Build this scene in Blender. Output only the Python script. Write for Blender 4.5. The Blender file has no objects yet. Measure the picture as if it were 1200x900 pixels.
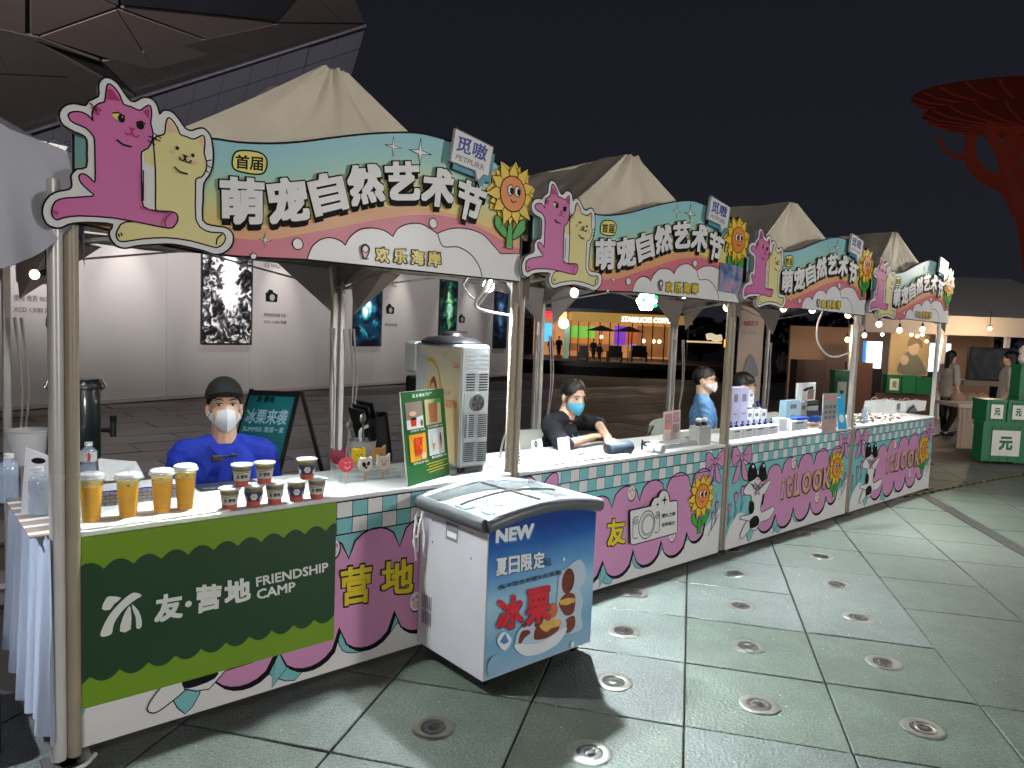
import bpy, math, random
import numpy as np
from mathutils import Matrix, Vector, noise as mnoise
from mathutils.geometry import tessellate_polygon
random.seed(7)
sc = bpy.context.scene
COL = sc.collection
PI = math.pi
# ------------------------------------------------------------------ camera
CP = np.array([-0.4836, -2.7893, 1.5363])
CR = np.array([0.75292848, -0.656977, 0.03846984])
CU = np.array([0.02028455, 0.0815956, 0.99645908])
CF = np.array([0.65778966, 0.74948208, -0.07476213])
FPX = 845.06
cd = bpy.data.cameras.new('camera'); cam = bpy.data.objects.new('camera', cd); COL.objects.link(cam)
cd.sensor_width = 36; cd.lens = FPX * 36 / 1200; cd.clip_start = 0.05; cd.clip_end = 2000
m = Matrix.Identity(4)
for i in range(3):
    m[i][0] = CR[i]; m[i][1] = CU[i]; m[i][2] = -CF[i]; m[i][3] = CP[i]
cam.matrix_world = m
sc.camera = cam
sc.view_settings.view_transform = 'Standard'; sc.view_settings.look = 'None'
sc.view_settings.exposure = 0; sc.view_settings.gamma = 1
sc.cycles.max_bounces = 8; sc.cycles.diffuse_bounces = 3; sc.cycles.glossy_bounces = 3
sc.cycles.transmission_bounces = 6; sc.cycles.transparent_max_bounces = 12
sc.cycles.sample_clamp_indirect = 4
# ------------------------------------------------------------------ night sky and lights
def C(r, g, b):
    f = lambda x: (x/255/12.92) if x/255 <= .04045 else ((x/255+.055)/1.055)**2.4
    return (f(r), f(g), f(b), 1)
w = bpy.data.worlds.new("World"); sc.world = w; w.use_nodes = True
nt = w.node_tree; bg = nt.nodes['Background']; bg.inputs[1].default_value = 1.0
tc = nt.nodes.new('ShaderNodeTexCoord'); sx = nt.nodes.new('ShaderNodeSeparateXYZ'); rp = nt.nodes.new('ShaderNodeValToRGB')
nt.links.new(tc.outputs['Generated'], sx.inputs[0]); nt.links.new(sx.outputs['Z'], rp.inputs[0]); nt.links.new(rp.outputs[0], bg.inputs[0])
rp.color_ramp.elements[0].position = 0.0; rp.color_ramp.elements[0].color = C(31, 31, 38)
rp.color_ramp.elements[1].position = 0.6; rp.color_ramp.elements[1].color = C(22, 24, 31)
def light(kind, loc, energy, color=(1, 1, 1), size=.05, to=None, spot=None, blend=.6):
    l = bpy.data.lights.new('lamp_or_fill', kind); l.energy = energy; l.color = color
    if kind == 'AREA': l.shape = 'DISK'; l.size = size
    elif kind == 'SUN': l.angle = size
    else: l.shadow_soft_size = size
    if spot: l.spot_size = math.radians(spot); l.spot_blend = blend
    o = bpy.data.objects.new('lamp_or_fill', l); COL.objects.link(o); o.location = loc
    if to is not None:
        o.rotation_euler = (Vector(to) - Vector(loc)).to_track_quat('-Z', 'Y').to_euler()
    return o
# added fill lights behind and beside the camera, in place of unseen street lamps
light('AREA', (-4.5, -10, 2.7), 285, (1, .94, .87), 1.4, (2, 0, 1.6))
light('AREA', (8, -12, 2.9), 520, (.99, .96, .93), 1.4, (5, 0, 1.6))
# LED lamps clipped under the stall fronts: (x, y, z, energy, colour)
LEDS = [(1.90, .14, 1.73, 72, (.86, .97, 1)), (.62, .18, 1.84, 30, (.92, 1, .97)), (2.6, .17, 1.84, 105, (.86, .97, 1)), (4.9, .15, 1.84, 62, (.86, .97, 1)),
        (6.9, .15, 1.84, 60, (.9, 1, .97)), (-.9, .5, 1.8, 40, (.85, .9, 1))]
for x, y, z, e, c in LEDS:
    light('SPOT', (x, y, z - .05), min(e, 58)*.9, c, .035, (x, y+.1, z-1), 140, .5)
    light('SPOT', (x, y-.03, z - .06), e*6.5, c, .03, (x, y-.5, z-1), 92, .9)
# ------------------------------------------------------------------ helpers
def ray(px, py):
    return CF*FPX + CR*(px-600) - CU*(py-450)
def onY(px, py, Y=0.0):
    d = ray(px, py); return CP + d*(Y-CP[1])/d[1]
def onZ(px, py, Z=0.0):
    d = ray(px, py); return CP + d*(Z-CP[2])/d[2]
def onX(px, py, X=0.0):
    d = ray(px, py); return CP + d*(X-CP[0])/d[0]
def onD(px, py, D):
    return CP + ray(px, py)*D/FPX
def onP(px, py, pt, n):
    d = ray(px, py); n = np.array(n, float); return CP + d*(np.dot(n, np.array(pt)-CP)/np.dot(n, d))
MATS = {}
def mat(name, col=None, rough=.5, metal=0, emit=0, ecol=None, var=.08, vs=6, bump=.0, bs=60, bd=.01, trans=0, ior=1.45, alpha=1, coat=0, spec=None, sub=0):
    if name in MATS: return MATS[name]
    M = bpy.data.materials.new(name); MATS[name] = M; M.use_nodes = True
    n = M.node_tree; b = n.nodes['Principled BSDF']; L = n.links.new
    c = C(*col) if max(col) > 1 else (*col, 1)
    b.inputs['Base Color'].default_value = c; b.inputs['Roughness'].default_value = rough; b.inputs['Metallic'].default_value = metal
    if trans: b.inputs['Transmission Weight'].default_value = trans; b.inputs['IOR'].default_value = ior
    if alpha < 1: b.inputs['Alpha'].default_value = alpha
    if coat: b.inputs['Coat Weight'].default_value = coat
    if spec is not None: b.inputs['Specular IOR Level'].default_value = spec
    if sub: b.inputs['Subsurface Weight'].default_value = sub; b.inputs['Subsurface Radius'].default_value = (.02, .008, .004)
    if emit:
        b.inputs['Emission Color'].default_value = C(*ecol) if ecol else c; b.inputs['Emission Strength'].default_value = emit
    tx = n.nodes.new('ShaderNodeTexCoord'); nz = n.nodes.new('ShaderNodeTexNoise'); nz.inputs['Scale'].default_value = vs; nz.inputs['Detail'].default_value = 4
    L(tx.outputs['Object'], nz.inputs['Vector'])
    if var:
        mx = n.nodes.new('ShaderNodeMix'); mx.data_type = 'RGBA'; mx.blend_type = 'MULTIPLY'; mx.inputs[0].default_value = 1
        rr = n.nodes.new('ShaderNodeMapRange'); rr.inputs[1].default_value = .25; rr.inputs[2].default_value = .75
        rr.inputs[3].default_value = 1-var; rr.inputs[4].default_value = 1+var*.4
        L(nz.outputs['Fac'], rr.inputs[0]); mx.inputs[6].default_value = c; L(rr.outputs[0], mx.inputs[7]); L(mx.outputs[2], b.inputs['Base Color'])
        r2 = n.nodes.new('ShaderNodeMapRange'); r2.inputs[3].default_value = max(rough-.08, .02); r2.inputs[4].default_value = min(rough+.1, 1)
        L(nz.outputs['Fac'], r2.inputs[0]); L(r2.outputs[0], b.inputs['Roughness'])
    if bump:
        n2 = n.nodes.new('ShaderNodeTexNoise'); n2.inputs['Scale'].default_value = bs; n2.inputs['Detail'].default_value = 5
        L(tx.outputs['Object'], n2.inputs['Vector']); bp = n.nodes.new('ShaderNodeBump'); bp.inputs['Strength'].default_value = bump; bp.inputs['Distance'].default_value = bd
        L(n2.outputs['Fac'], bp.inputs['Height']); L(bp.outputs[0], b.inputs['Normal'])
    return M
def ramp_mat(name, stops, axis='Z', lo=0, hi=1, rough=.4, noise=0.0, emit=0):
    if name in MATS: return MATS[name]
    M = mat(name, (128, 128, 128), rough, var=0); n = M.node_tree; L = n.links.new; b = n.nodes['Principled BSDF']
    tx = n.nodes.new('ShaderNodeTexCoord'); s = n.nodes.new('ShaderNodeSeparateXYZ'); L(tx.outputs['Object'], s.inputs[0])
    r = n.nodes.new('ShaderNodeMapRange'); r.inputs[1].default_value = lo; r.inputs[2].default_value = hi; L(s.outputs[axis], r.inputs[0])
    nz = n.nodes.new('ShaderNodeTexNoise'); nz.inputs['Scale'].default_value = 7; L(tx.outputs['Object'], nz.inputs['Vector'])
    ad = n.nodes.new('ShaderNodeMath'); ad.operation = 'MULTIPLY_ADD'; L(nz.outputs['Fac'], ad.inputs[0]); ad.inputs[1].default_value = noise; L(r.outputs[0], ad.inputs[2])
    cr = n.nodes.new('ShaderNodeValToRGB'); L(ad.outputs[0], cr.inputs[0])
    while len(cr.color_ramp.elements) < len(stops): cr.color_ramp.elements.new(.5)
    for e, (p, c) in zip(cr.color_ramp.elements, stops): e.position = p; e.color = C(*c)
    L(cr.outputs[0], b.inputs['Base Color'])
    if emit: L(cr.outputs[0], b.inputs['Emission Color']); b.inputs['Emission Strength'].default_value = emit
    return M
class MB:
    def __init__(s): s.v = []; s.f = []; s.m = []; s.ms = []; s.X = None
    def add(s, vs, fs, mt):
        o = len(s.v)
        if s.X is not None: vs = [tuple(s.X @ Vector(v)) for v in vs]
        s.v += [tuple(map(float, v)) for v in vs]
        if mt not in s.ms: s.ms.append(mt)
        k = s.ms.index(mt)
        s.f += [tuple(i+o for i in f) for f in fs]; s.m += [k]*len(fs); return s
    def box(s, a, b, mt, bev=0):
        (x0, y0, z0), (x1, y1, z1) = a, b
        if bev <= 0:
            v = [(x0,y0,z0),(x1,y0,z0),(x1,y1,z0),(x0,y1,z0),(x0,y0,z1),(x1,y0,z1),(x1,y1,z1),(x0,y1,z1)]
            return s.add(v, [(0,3,2,1),(4,5,6,7),(0,1,5,4),(1,2,6,5),(2,3,7,6),(3,0,4,7)], mt)
        c = [(x0+x1)/2, (y0+y1)/2, (z0+z1)/2]; h = [abs(x1-x0)/2, abs(y1-y0)/2, abs(z1-z0)/2]; e = min(bev, *[q*.99 for q in h])
        V = []; I = {}
        for sx_ in (-1, 1):
            for sy in (-1, 1):
                for sz in (-1, 1):
                    for ax in range(3):
                        p = [sx_*(h[0]-(0 if ax == 0 else e)), sy*(h[1]-(0 if ax == 1 else e)), sz*(h[2]-(0 if ax == 2 else e))]
                        I[(sx_, sy, sz, ax)] = len(V); V.append((c[0]+p[0], c[1]+p[1], c[2]+p[2]))
        F = []
        for ax in range(3):
            o = [k for k in range(3) if k != ax]
            for sg in (-1, 1):
                q = []
                for a_, b_ in ((-1,-1),(1,-1),(1,1),(-1,1)):
                    t = [0,0,0]; t[ax] = sg; t[o[0]] = a_; t[o[1]] = b_; q.append(I[(*t, ax)])
                F.append(tuple(q) if (sg > 0) == (ax != 1) else tuple(q[::-1]))
            for a_ in (-1, 1):
                for b_ in (-1, 1):
                    t = [0,0,0]; t[o[0]] = a_; t[o[1]] = b_; u = list(t); t[ax] = -1; u[ax] = 1
                    q = [I[(*t, o[0])], I[(*u, o[0])], I[(*u, o[1])], I[(*t, o[1])]]
                    F.append(tuple(q))
        for a_ in (-1, 1):
            for b_ in (-1, 1):
                for c_ in (-1, 1): F.append((I[(a_,b_,c_,0)], I[(a_,b_,c_,1)], I[(a_,b_,c_,2)]))
        return s.add(V, F, mt)
    def tube(s, path, r, mt, n=8, cap=True, closed=False):
        P = [Vector(p) for p in path]; k = len(P); V = []; F = []
        R = r if isinstance(r, (list, tuple)) else [r]*k
        up = None
        for i, p in enumerate(P):
            if closed: d = P[(i+1) % k] - P[i-1]
            else: d = (P[min(i+1, k-1)] - P[max(i-1, 0)])
            d = d.normalized() if d.length > 1e-9 else Vector((0, 0, 1))
            if up is None: up = Vector((0, 0, 1)) if abs(d.z) < .9 else Vector((1, 0, 0))
            x = up.cross(d)
            if x.length < 1e-6: x = Vector((1, 0, 0)).cross(d)
            x.normalize(); y = d.cross(x); up = y
            for j in range(n):
                a = 2*PI*j/n; V.append(p + (x*math.cos(a) + y*math.sin(a))*R[i])
        for i in range(k if closed else k-1):
            i2 = (i+1) % k
            for j in range(n): F.append((i*n+j, i*n+(j+1) % n, i2*n+(j+1) % n, i2*n+j))
        if cap and not closed: F.append(tuple(range(n))[::-1]); F.append(tuple((k-1)*n+j for j in range(n)))
        return s.add(V, F, mt)
    def lathe(s, prof, mt, c=(0, 0, 0), n=20, axis=None, cap=True):
        V = []; F = []; k = len(prof)
        for r, z in prof:
            for j in range(n):
                a = 2*PI*j/n; V.append((r*math.cos(a), r*math.sin(a), z))
        for i in range(k-1):
            for j in range(n): F.append((i*n+j, i*n+(j+1) % n, (i+1)*n+(j+1) % n, (i+1)*n+j))
        if cap: F.append(tuple(range(n))[::-1]); F.append(tuple((k-1)*n+j for j in range(n)))
        q = Vector(axis).to_track_quat('Z', 'Y').to_matrix() if axis is not None else Matrix.Identity(3)
        return s.add([q @ Vector(v) + Vector(c) for v in V], F, mt)
    def ell(s, c, r, mt, rot=None, nu=16, nv=10):
        if not isinstance(r, (list, tuple)): r = (r, r, r)
        V = []; F = []
        for i in range(nv+1):
            t = PI*i/nv
            for j in range(nu):
                a = 2*PI*j/nu; V.append((r[0]*math.sin(t)*math.cos(a), r[1]*math.sin(t)*math.sin(a), -r[2]*math.cos(t)))
        for i in range(nv):
            for j in range(nu): F.append((i*nu+j, i*nu+(j+1) % nu, (i+1)*nu+(j+1) % nu, (i+1)*nu+j))
        q = rot if rot is not None else Matrix.Identity(3)
        return s.add([q @ Vector(v) + Vector(c) for v in V], F, mt)
    def cap(s, a, ra, b, rb, mt, n=12):
        s.tube([a, b], [ra, rb], mt, n); s.ell(a, ra*1.0, mt, nu=12, nv=8); return s.ell(b, rb*1.0, mt, nu=12, nv=8)
    def quad(s, a, b, c, d, mt): return s.add([a, b, c, d], [(0, 1, 2, 3)], mt)
    def prism(s, pts, d0, d1, fn, mt, side=None):
        """closed polygon pts (u,v) extruded between depths d0 (front) and d1 (back)"""
        n = len(pts); t = tessellate_polygon([[Vector((p[0], p[1], 0)) for p in pts]])
        ar = sum(pts[i][0]*pts[(i+1) % n][1]-pts[(i+1) % n][0]*pts[i][1] for i in range(n))
        s.add([fn(u, v, d0) for u, v in pts], [tuple(x) for x in t], mt)
        s.add([fn(u, v, d1) for u, v in pts], [tuple(x)[::-1] for x in t], side or mt)
        V = [fn(u, v, d0) for u, v in pts] + [fn(u, v, d1) for u, v in pts]
        return s.add(V, [(i, (i+1) % n, n+(i+1) % n, n+i) for i in range(n)], side or mt)
    def build(s, name, parent=None, smooth=0, loc=None, world=True, **kw):
        me = bpy.data.meshes.new(name)
        v = s.v
        if parent is not None and world:
            iv = Matrix.Rotation(-parent.rotation_euler.z, 4, 'Z') @ Matrix.Translation(-parent.location)
            pp = parent.parent
            if pp is not None: iv = iv @ Matrix.Rotation(-pp.rotation_euler.z, 4, 'Z') @ Matrix.Translation(-pp.location)
            v = [tuple(iv @ Vector(p)) for p in v]
        elif loc is not None: v = [(p[0]-loc[0], p[1]-loc[1], p[2]-loc[2]) for p in v]
        me.from_pydata(v, [], s.f)
        for q in s.ms: me.materials.append(q)
        me.polygons.foreach_set('material_index', s.m)
        if smooth: me.shade_smooth(); me.set_sharp_from_angle(angle=math.radians(smooth))
        me.update()
        o = bpy.data.objects.new(name, me); COL.objects.link(o)
        if parent is not None: o.parent = parent
        elif loc is not None: o.location = loc
        for k, q in kw.items(): o[k] = q
        return o
def T(name, label, cat, loc, rz=0, group=None):
    o = bpy.data.objects.new(name, None); COL.objects.link(o); o.empty_display_size = .1
    o.location = tuple(float(q) for q in loc); o.rotation_euler = (0, 0, rz); o['label'] = label; o['category'] = cat
    if group: o['group'] = group
    return o
def tag(o, label, cat, group=None):
    o['label'] = label; o['category'] = cat
    if group: o['group'] = group
    return o
KIDS = {}
def dup(root, loc=None, rz=None, label=None, group=None, data=None):
    def cp(o, par):
        c = o.copy(); COL.objects.link(c); c.parent = par
        for k in [x for x in ALLCH(o)]: cp(k, c)
        return c
    r = cp(root, None)
    if loc is not None: r.location = tuple(float(q) for q in loc)
    if rz is not None: r.rotation_euler = (0, 0, rz)
    if label: r['label'] = label
    if group: r['group'] = group
    return r
def ALLCH(o): return list(o.children)
def cr(pts, closed=True, n=5):
    P = [np.array(p, float) for p in pts]; k = len(P); out = []
    for i in range(k if closed else k-1):
        if closed: a, b, c, d = P[i-1], P[i], P[(i+1) % k], P[(i+2) % k]
        else: a, b, c, d = P[max(i-1, 0)], P[i], P[i+1], P[min(i+2, k-1)]
        for j in range(n):
            t = j/n; out.append(tuple(.5*(2*b+(c-a)*t+(2*a-5*b+4*c-d)*t*t+(3*b-a-3*c+d)*t**3)))
    if not closed: out.append(tuple(P[-1]))
    return out
def scal(pts, n=6, h=.28):
    """scalloped line: bulges between the cusp points; positive h bulges to the left of travel"""
    out = []
    for (x0, y0), (x1, y1) in zip(pts[:-1], pts[1:]):
        dx, dy = x1-x0, y1-y0
        for j in range(n):
            t = j/n; k = math.sqrt(max(0, 1-(2*t-1)**2))*h*2
            out.append((x0+dx*t-dy*k*.9, y0+dy*t+dx*k*.9))
    out.append(tuple(pts[-1])); return out
def homog(src, dst):
    A = []; B = []
    for (x, y), (u, v) in zip(src, dst):
        A.append([x, y, 1, 0, 0, 0, -u*x, -u*y]); B.append(u); A.append([0, 0, 0, x, y, 1, -v*x, -v*y]); B.append(v)
    h = np.linalg.solve(np.array(A, float), np.array(B, float))
    return lambda x, y: ((h[0]*x+h[1]*y+h[2])/(h[6]*x+h[7]*y+1), (h[3]*x+h[4]*y+h[5])/(h[6]*x+h[7]*y+1))
GL = {}
def glyphs(s):
    if s in GL: return GL[s]
    c = bpy.data.curves.new('t', 'FONT'); c.body = s; c.size = 1; c.resolution_u = 2
    o = bpy.data.objects.new('t', c); COL.objects.link(o)
    dg = bpy.context.evaluated_depsgraph_get(); dg.update(); me = bpy.data.meshes.new_from_object(o.evaluated_get(dg))
    V = [(v.co.x, v.co.y) for v in me.vertices]; F = [tuple(p.vertices) for p in me.polygons]
    bpy.data.objects.remove(o); bpy.data.curves.remove(c); bpy.data.meshes.remove(me)
    xs = [v[0] for v in V]; ys = [v[1] for v in V]; bb = (min(xs), min(ys), max(xs), max(ys))
    GL[s] = (V, F, bb); return GL[s]
class Print:
    def __init__(s, mb, fn, step=3e-4, d=0): s.mb = mb; s.fn = fn; s.d = d; s.st = step
    def nx(s): s.d += s.st; return s.d
    def fill(s, pts, mt):
        d = s.nx(); t = tessellate_polygon([[Vector((p[0], p[1], 0)) for p in pts]])
        s.mb.add([s.fn(u, v, d) for u, v in pts], [tuple(x) for x in t], mt)
    def line(s, pts, w, mt, closed=False, bump=True):
        d = s.nx() if bump else s.d; P = [np.array(p, float) for p in pts]; n = len(P); V = []
        for i in range(n):
            a = P[i-1] if (i > 0 or closed) else P[i]; b = P[(i+1) % n] if (i < n-1 or closed) else P[i]
            t = b-a; L = np.hypot(*t); t = t/L if L > 1e-9 else np.array([1, 0]); q = np.array([-t[1], t[0]])*w/2
            V += [s.fn(*(P[i]+q), d), s.fn(*(P[i]-q), d)]
        F = [(2*i, 2*i+1, (2*i+3) % (2*n), (2*i+2) % (2*n)) for i in range(n if closed else n-1)]
        s.mb.add(V, F, mt)
    def out(s, pts, mt, lw, lm): s.fill(pts, mt); s.line(pts, lw, lm, True)
    def ell(s, c, rx, ry, mt, rot=0, n=20, lw=0, lm=None):
        p = [(c[0]+rx*math.cos(a)*math.cos(rot)-ry*math.sin(a)*math.sin(rot), c[1]+rx*math.cos(a)*math.sin(rot)+ry*math.sin(a)*math.cos(rot)) for a in [2*PI*i/n for i in range(n)]]
        if mt: s.fill(p, mt)
        if lw: s.line(p, lw, lm, True)
    def rect(s, a, b, mt): s.fill([(a[0], a[1]), (b[0], a[1]), (b[0], b[1]), (a[0], b[1])], mt)
    def text(s, st, quad, mt, bold=0.0, sh=(0, 0)):
        """quad = TL, TR, BR, BL in uv"""
        V, F, (x0, y0, x1, y1) = glyphs(st); TL, TR, BR, BL = [np.array(q, float) for q in quad]
        st_ = (-1, 0, 1) if bold < .038 else (-1, -.5, 0, .5, 1) if bold < .066 else (-1, -.6, -.2, .2, .6, 1)
        offs = [(0, 0)] if not bold else [(i*bold, j*bold) for i in st_ for j in st_]
        w_, h_ = x1-x0+2*bold, y1-y0+2*bold
        for k, (ox, oy) in enumerate(offs):
            d = s.d + s.st*(1+.025*k); W = []
            for x, y in V:
                a = (x+ox-x0+bold+sh[0])/w_; b = (y+oy-y0+bold+sh[1])/h_
                p = (BL*(1-a)+BR*a)*(1-b)+(TL*(1-a)+TR*a)*b; W.append(s.fn(p[0], p[1], d))
            s.mb.add(W, F, mt)
        s.d += s.st*2
    def star(s, c, r, mt, rot=0):
        p = []
        for i in range(8):
            a = rot+i*PI/4; q = r if i % 2 == 0 else r*.22
            p.append((c[0]+q*math.cos(a), c[1]+q*math.sin(a)))
        s.fill(p, mt)
# ------------------------------------------------------------------ common materials
WHITE = mat('white_print', (228, 228, 228), .35, var=.03)
BLACK = mat('black_print', (9, 9, 11), .6, spec=.2)
TEAL = mat('teal_print', (126, 194, 198), .38, var=.04)
PINK = mat('pink_print', (208, 144, 188), .38, var=.04)
CATP = mat('hot_pink_print', (208, 110, 168), .38, var=.03)
CATD = mat('dark_pink_print', (176, 40, 110), .38)
CREAM = mat('cream_print', (226, 216, 150), .38, var=.03)
PEACH = mat('peach_print', (235, 190, 165), .38)
YELL = mat('yellow_print', (236, 200, 60), .38)
LYEL = mat('pale_yellow_print', (232, 222, 110), .38)
ORAN = mat('orange_print', (232, 140, 60), .38)
GREEN = mat('green_print', (60, 165, 60), .38)
GREY = mat('grey_print', (120, 122, 126), .4)
RED = mat('red_print', (200, 30, 38), .4)
BLUE = mat('blue_print', (40, 60, 150), .4)
POLE = mat('white_steel_pole', (205, 203, 200), .32, .15, var=.1, vs=9, bump=.05)
POLEB = mat('beige_wrapped_pole', (160, 148, 130), .42, .1, var=.15, vs=7, bump=.1)
STEEL = mat('steel', (150, 150, 150), .3, .9)
DARK = mat('black_plastic', (18, 18, 20), .35)
PLW = mat('white_plastic', (225, 226, 228), .35)
FABRIC = mat('tent_fabric', (230, 220, 200), .8, var=.16, vs=2.5, bump=.6, bs=3.2, bd=.04)
FABIN = mat('tent_lining', (170, 160, 160), .85, var=.12, vs=2, bump=.4, bs=4)
BULB = mat('lit_bulb', (255, 236, 200), .3, emit=14, ecol=(255, 226, 180), var=0)
LEDM = mat('lit_led', (255, 255, 255), .3, emit=30, ecol=(235, 250, 255), var=0)
CLEAR = mat('clear_plastic', (235, 240, 243), .1, alpha=.05, var=0, coat=.5)
ACR = mat('clear_acrylic', (215, 228, 232), .06, alpha=.22, var=0, coat=1)
GLASS = mat('clear_glass', (225, 235, 235), .04, alpha=.10, var=0, coat=.0)
#%%PART2
# ================================================================== GROUND
def ground_z(x, y):
    d = math.hypot(x+.48, y+2.79)
    return 0 if d < 20 else -1.3*min(1, (d-20)/30)
STONE = mat('granite_tile', (84, 91, 87), .55, var=.10, vs=5, bump=.6, bs=70)
STONE2 = mat('granite_tile_green', (77, 86, 77), .55, var=.12, vs=4, bump=.6, bs=70)
STONE3 = mat('granite_tile_blue', (84, 90, 87), .55, var=.1, vs=6, bump=.6, bs=70)
SLAB = mat('dark_brown_slab', (86, 76, 70), .38, var=.35, vs=1.5, bump=.15, bs=40)
SLAB2 = mat('dark_grey_slab', (74, 70, 68), .32, var=.35, vs=1.7, bump=.15, bs=40)
def speck(M):
    n = M.node_tree; b = n.nodes['Principled BSDF']; L = n.links.new
    tx = n.nodes.new('ShaderNodeTexCoord')
    src = b.inputs['Base Color'].links[0].from_socket
    v = n.nodes.new('ShaderNodeTexNoise'); v.inputs['Scale'].default_value = 110; v.inputs['Detail'].default_value = 6; v.inputs['Roughness'].default_value = .85; L(tx.outputs['Object'], v.inputs['Vector'])
    r = n.nodes.new('ShaderNodeValToRGB'); r.color_ramp.elements[0].position = .40; r.color_ramp.elements[0].color = (.42, .43, .42, 1); r.color_ramp.elements[1].position = .62; r.color_ramp.elements[1].color = (1.75, 1.75, 1.72, 1)
    L(v.outputs['Fac'], r.inputs[0]); mx = n.nodes.new('ShaderNodeMix'); mx.data_type = 'RGBA'; mx.blend_type = 'MULTIPLY'; mx.inputs[0].default_value = 1
    L(src, mx.inputs[6]); L(r.outputs[0], mx.inputs[7])
    v2 = n.nodes.new('ShaderNodeTexNoise'); v2.inputs['Scale'].default_value = 5; v2.inputs['Detail'].default_value = 10; v2.inputs['Roughness'].default_value = .78; L(tx.outputs['Object'], v2.inputs['Vector'])
    r2 = n.nodes.new('ShaderNodeValToRGB'); r2.color_ramp.elements[0].position = .33; r2.color_ramp.elements[0].color = (.58, .59, .57, 1); r2.color_ramp.elements[1].position = .6; r2.color_ramp.elements[1].color = (1, 1, 1, 1)
    L(v2.outputs['Fac'], r2.inputs[0]); m2 = n.nodes.new('ShaderNodeMix'); m2.data_type = 'RGBA'; m2.blend_type = 'MULTIPLY'; m2.inputs[0].default_value = 1
    L(mx.outputs[2], m2.inputs[6]); L(r2.outputs[0], m2.inputs[7]); L(m2.outputs[2], b.inputs['Base Color'])
for q in (STONE, STONE2, STONE3): speck(q)
gm = MB(); N = 60
GDARK = mat('dark_ground', (70, 64, 60), .55, var=.3, vs=.6, bump=.2, bs=12)
xs = [-60+i*160/N for i in range(N+1)]; ys = [-30+i*170/N for i in range(N+1)]
gv = []; 
for y in ys:
    for x in xs: gv.append((x, y, ground_z(x, y)-.022))
gm.add(gv, [(j*(N+1)+i, j*(N+1)+i+1, (j+1)*(N+1)+i+1, (j+1)*(N+1)+i) for j in range(N) for i in range(N)], GDARK)
gm.add([(-900, -600, -1.9), (1200, -600, -1.9), (1200, 1200, -1.9), (-900, 1200, -1.9)], [(0, 1, 2, 3)], GDARK)
ground = gm.build('ground', kind='structure', smooth=40)
pav = bpy.data.objects.new('pavement', None); COL.objects.link(pav); pav['kind'] = 'structure'; pav['label'] = 'grey-green granite pavement in front of the stalls'
GX, GY, GA, TA, TB = 1.8795, -1.2092, -.961, .6183, .5745
ui = np.array([math.cos(GA), math.sin(GA)]); uj = np.array([-math.sin(GA), math.cos(GA)])
def gp(i, j): q = np.array([GX, GY])+ui*TA*i+uj*TB*j; return q
def infr(x, y, z=0, mrg=120):
    d = np.array([x, y, z])-CP; zz = d@CF
    if zz < .3: return False
    px, py = 600+FPX*(d@CR)/zz, 450-FPX*(d@CU)/zz
    return -mrg < px < 1200+mrg and -mrg < py < 900+mrg
tilemesh = {}
def tile_mesh(w_, h_, M, th=.02, g=.004, key='t'):
    k = (round(w_, 3), round(h_, 3), M.name)
    if k not in tilemesh:
        b = MB(); b.box((-w_/2+g, -h_/2+g, -th), (w_/2-g, h_/2-g, 0), M, .003); tilemesh[k] = b
        o = b.build('tmp'); tilemesh[k] = o.data; bpy.data.objects.remove(o)
    return tilemesh[k]
rt = random.Random(3)
merged = {(1, 2), (2, 1), (3, 3), (-1, 5), (4, 0), (0, 6), (2, 6), (5, 4)}; used = set(); ntile = 0
for i in range(-8, 9):
    for j in range(-5, 14):
        if (i, j) in used: continue
        l = 2 if (i, j) in merged else 1
        c = gp(i+.5, j+l/2)
        if c[1] > .9 or not infr(c[0], c[1]): continue
        if c[0] > 13: continue
        if l == 2: used.add((i, j+1))
        M = rt.choice([STONE, STONE, STONE2, STONE3])
        if 2 <= i <= 4: M = STONE2
        o = bpy.data.objects.new('tile', tile_mesh(TA, TB*l, M)); COL.objects.link(o); o.parent = pav
        o.location = (c[0], c[1], rt.uniform(-.0018, .0012)); o.rotation_euler = (rt.uniform(-.002, .002), rt.uniform(-.002, .002), GA); ntile += 1
back = bpy.data.objects.new('plaza_paving', None); COL.objects.link(back); back['kind'] = 'structure'; back['label'] = 'dark brown stone paving behind the stalls'
ns = 0
for r in range(0, 26):
    for k in range(-6, 22):
        x, y = -2+k*1.25+(r % 2)*.6, 2.0+r*.62
        if y > 17 or ns > 285 or not infr(x, y, 0, 10): continue
        if y > 9.8+.32*x: continue
        d = math.hypot(x, y+2.8)
        o = bpy.data.objects.new('slab', tile_mesh(1.25, .62, rt.choice([SLAB, SLAB2]), g=.006)); COL.objects.link(o); o.parent = back
        o.location = (x, y, rt.uniform(-.003, .002)); ns += 1
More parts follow.
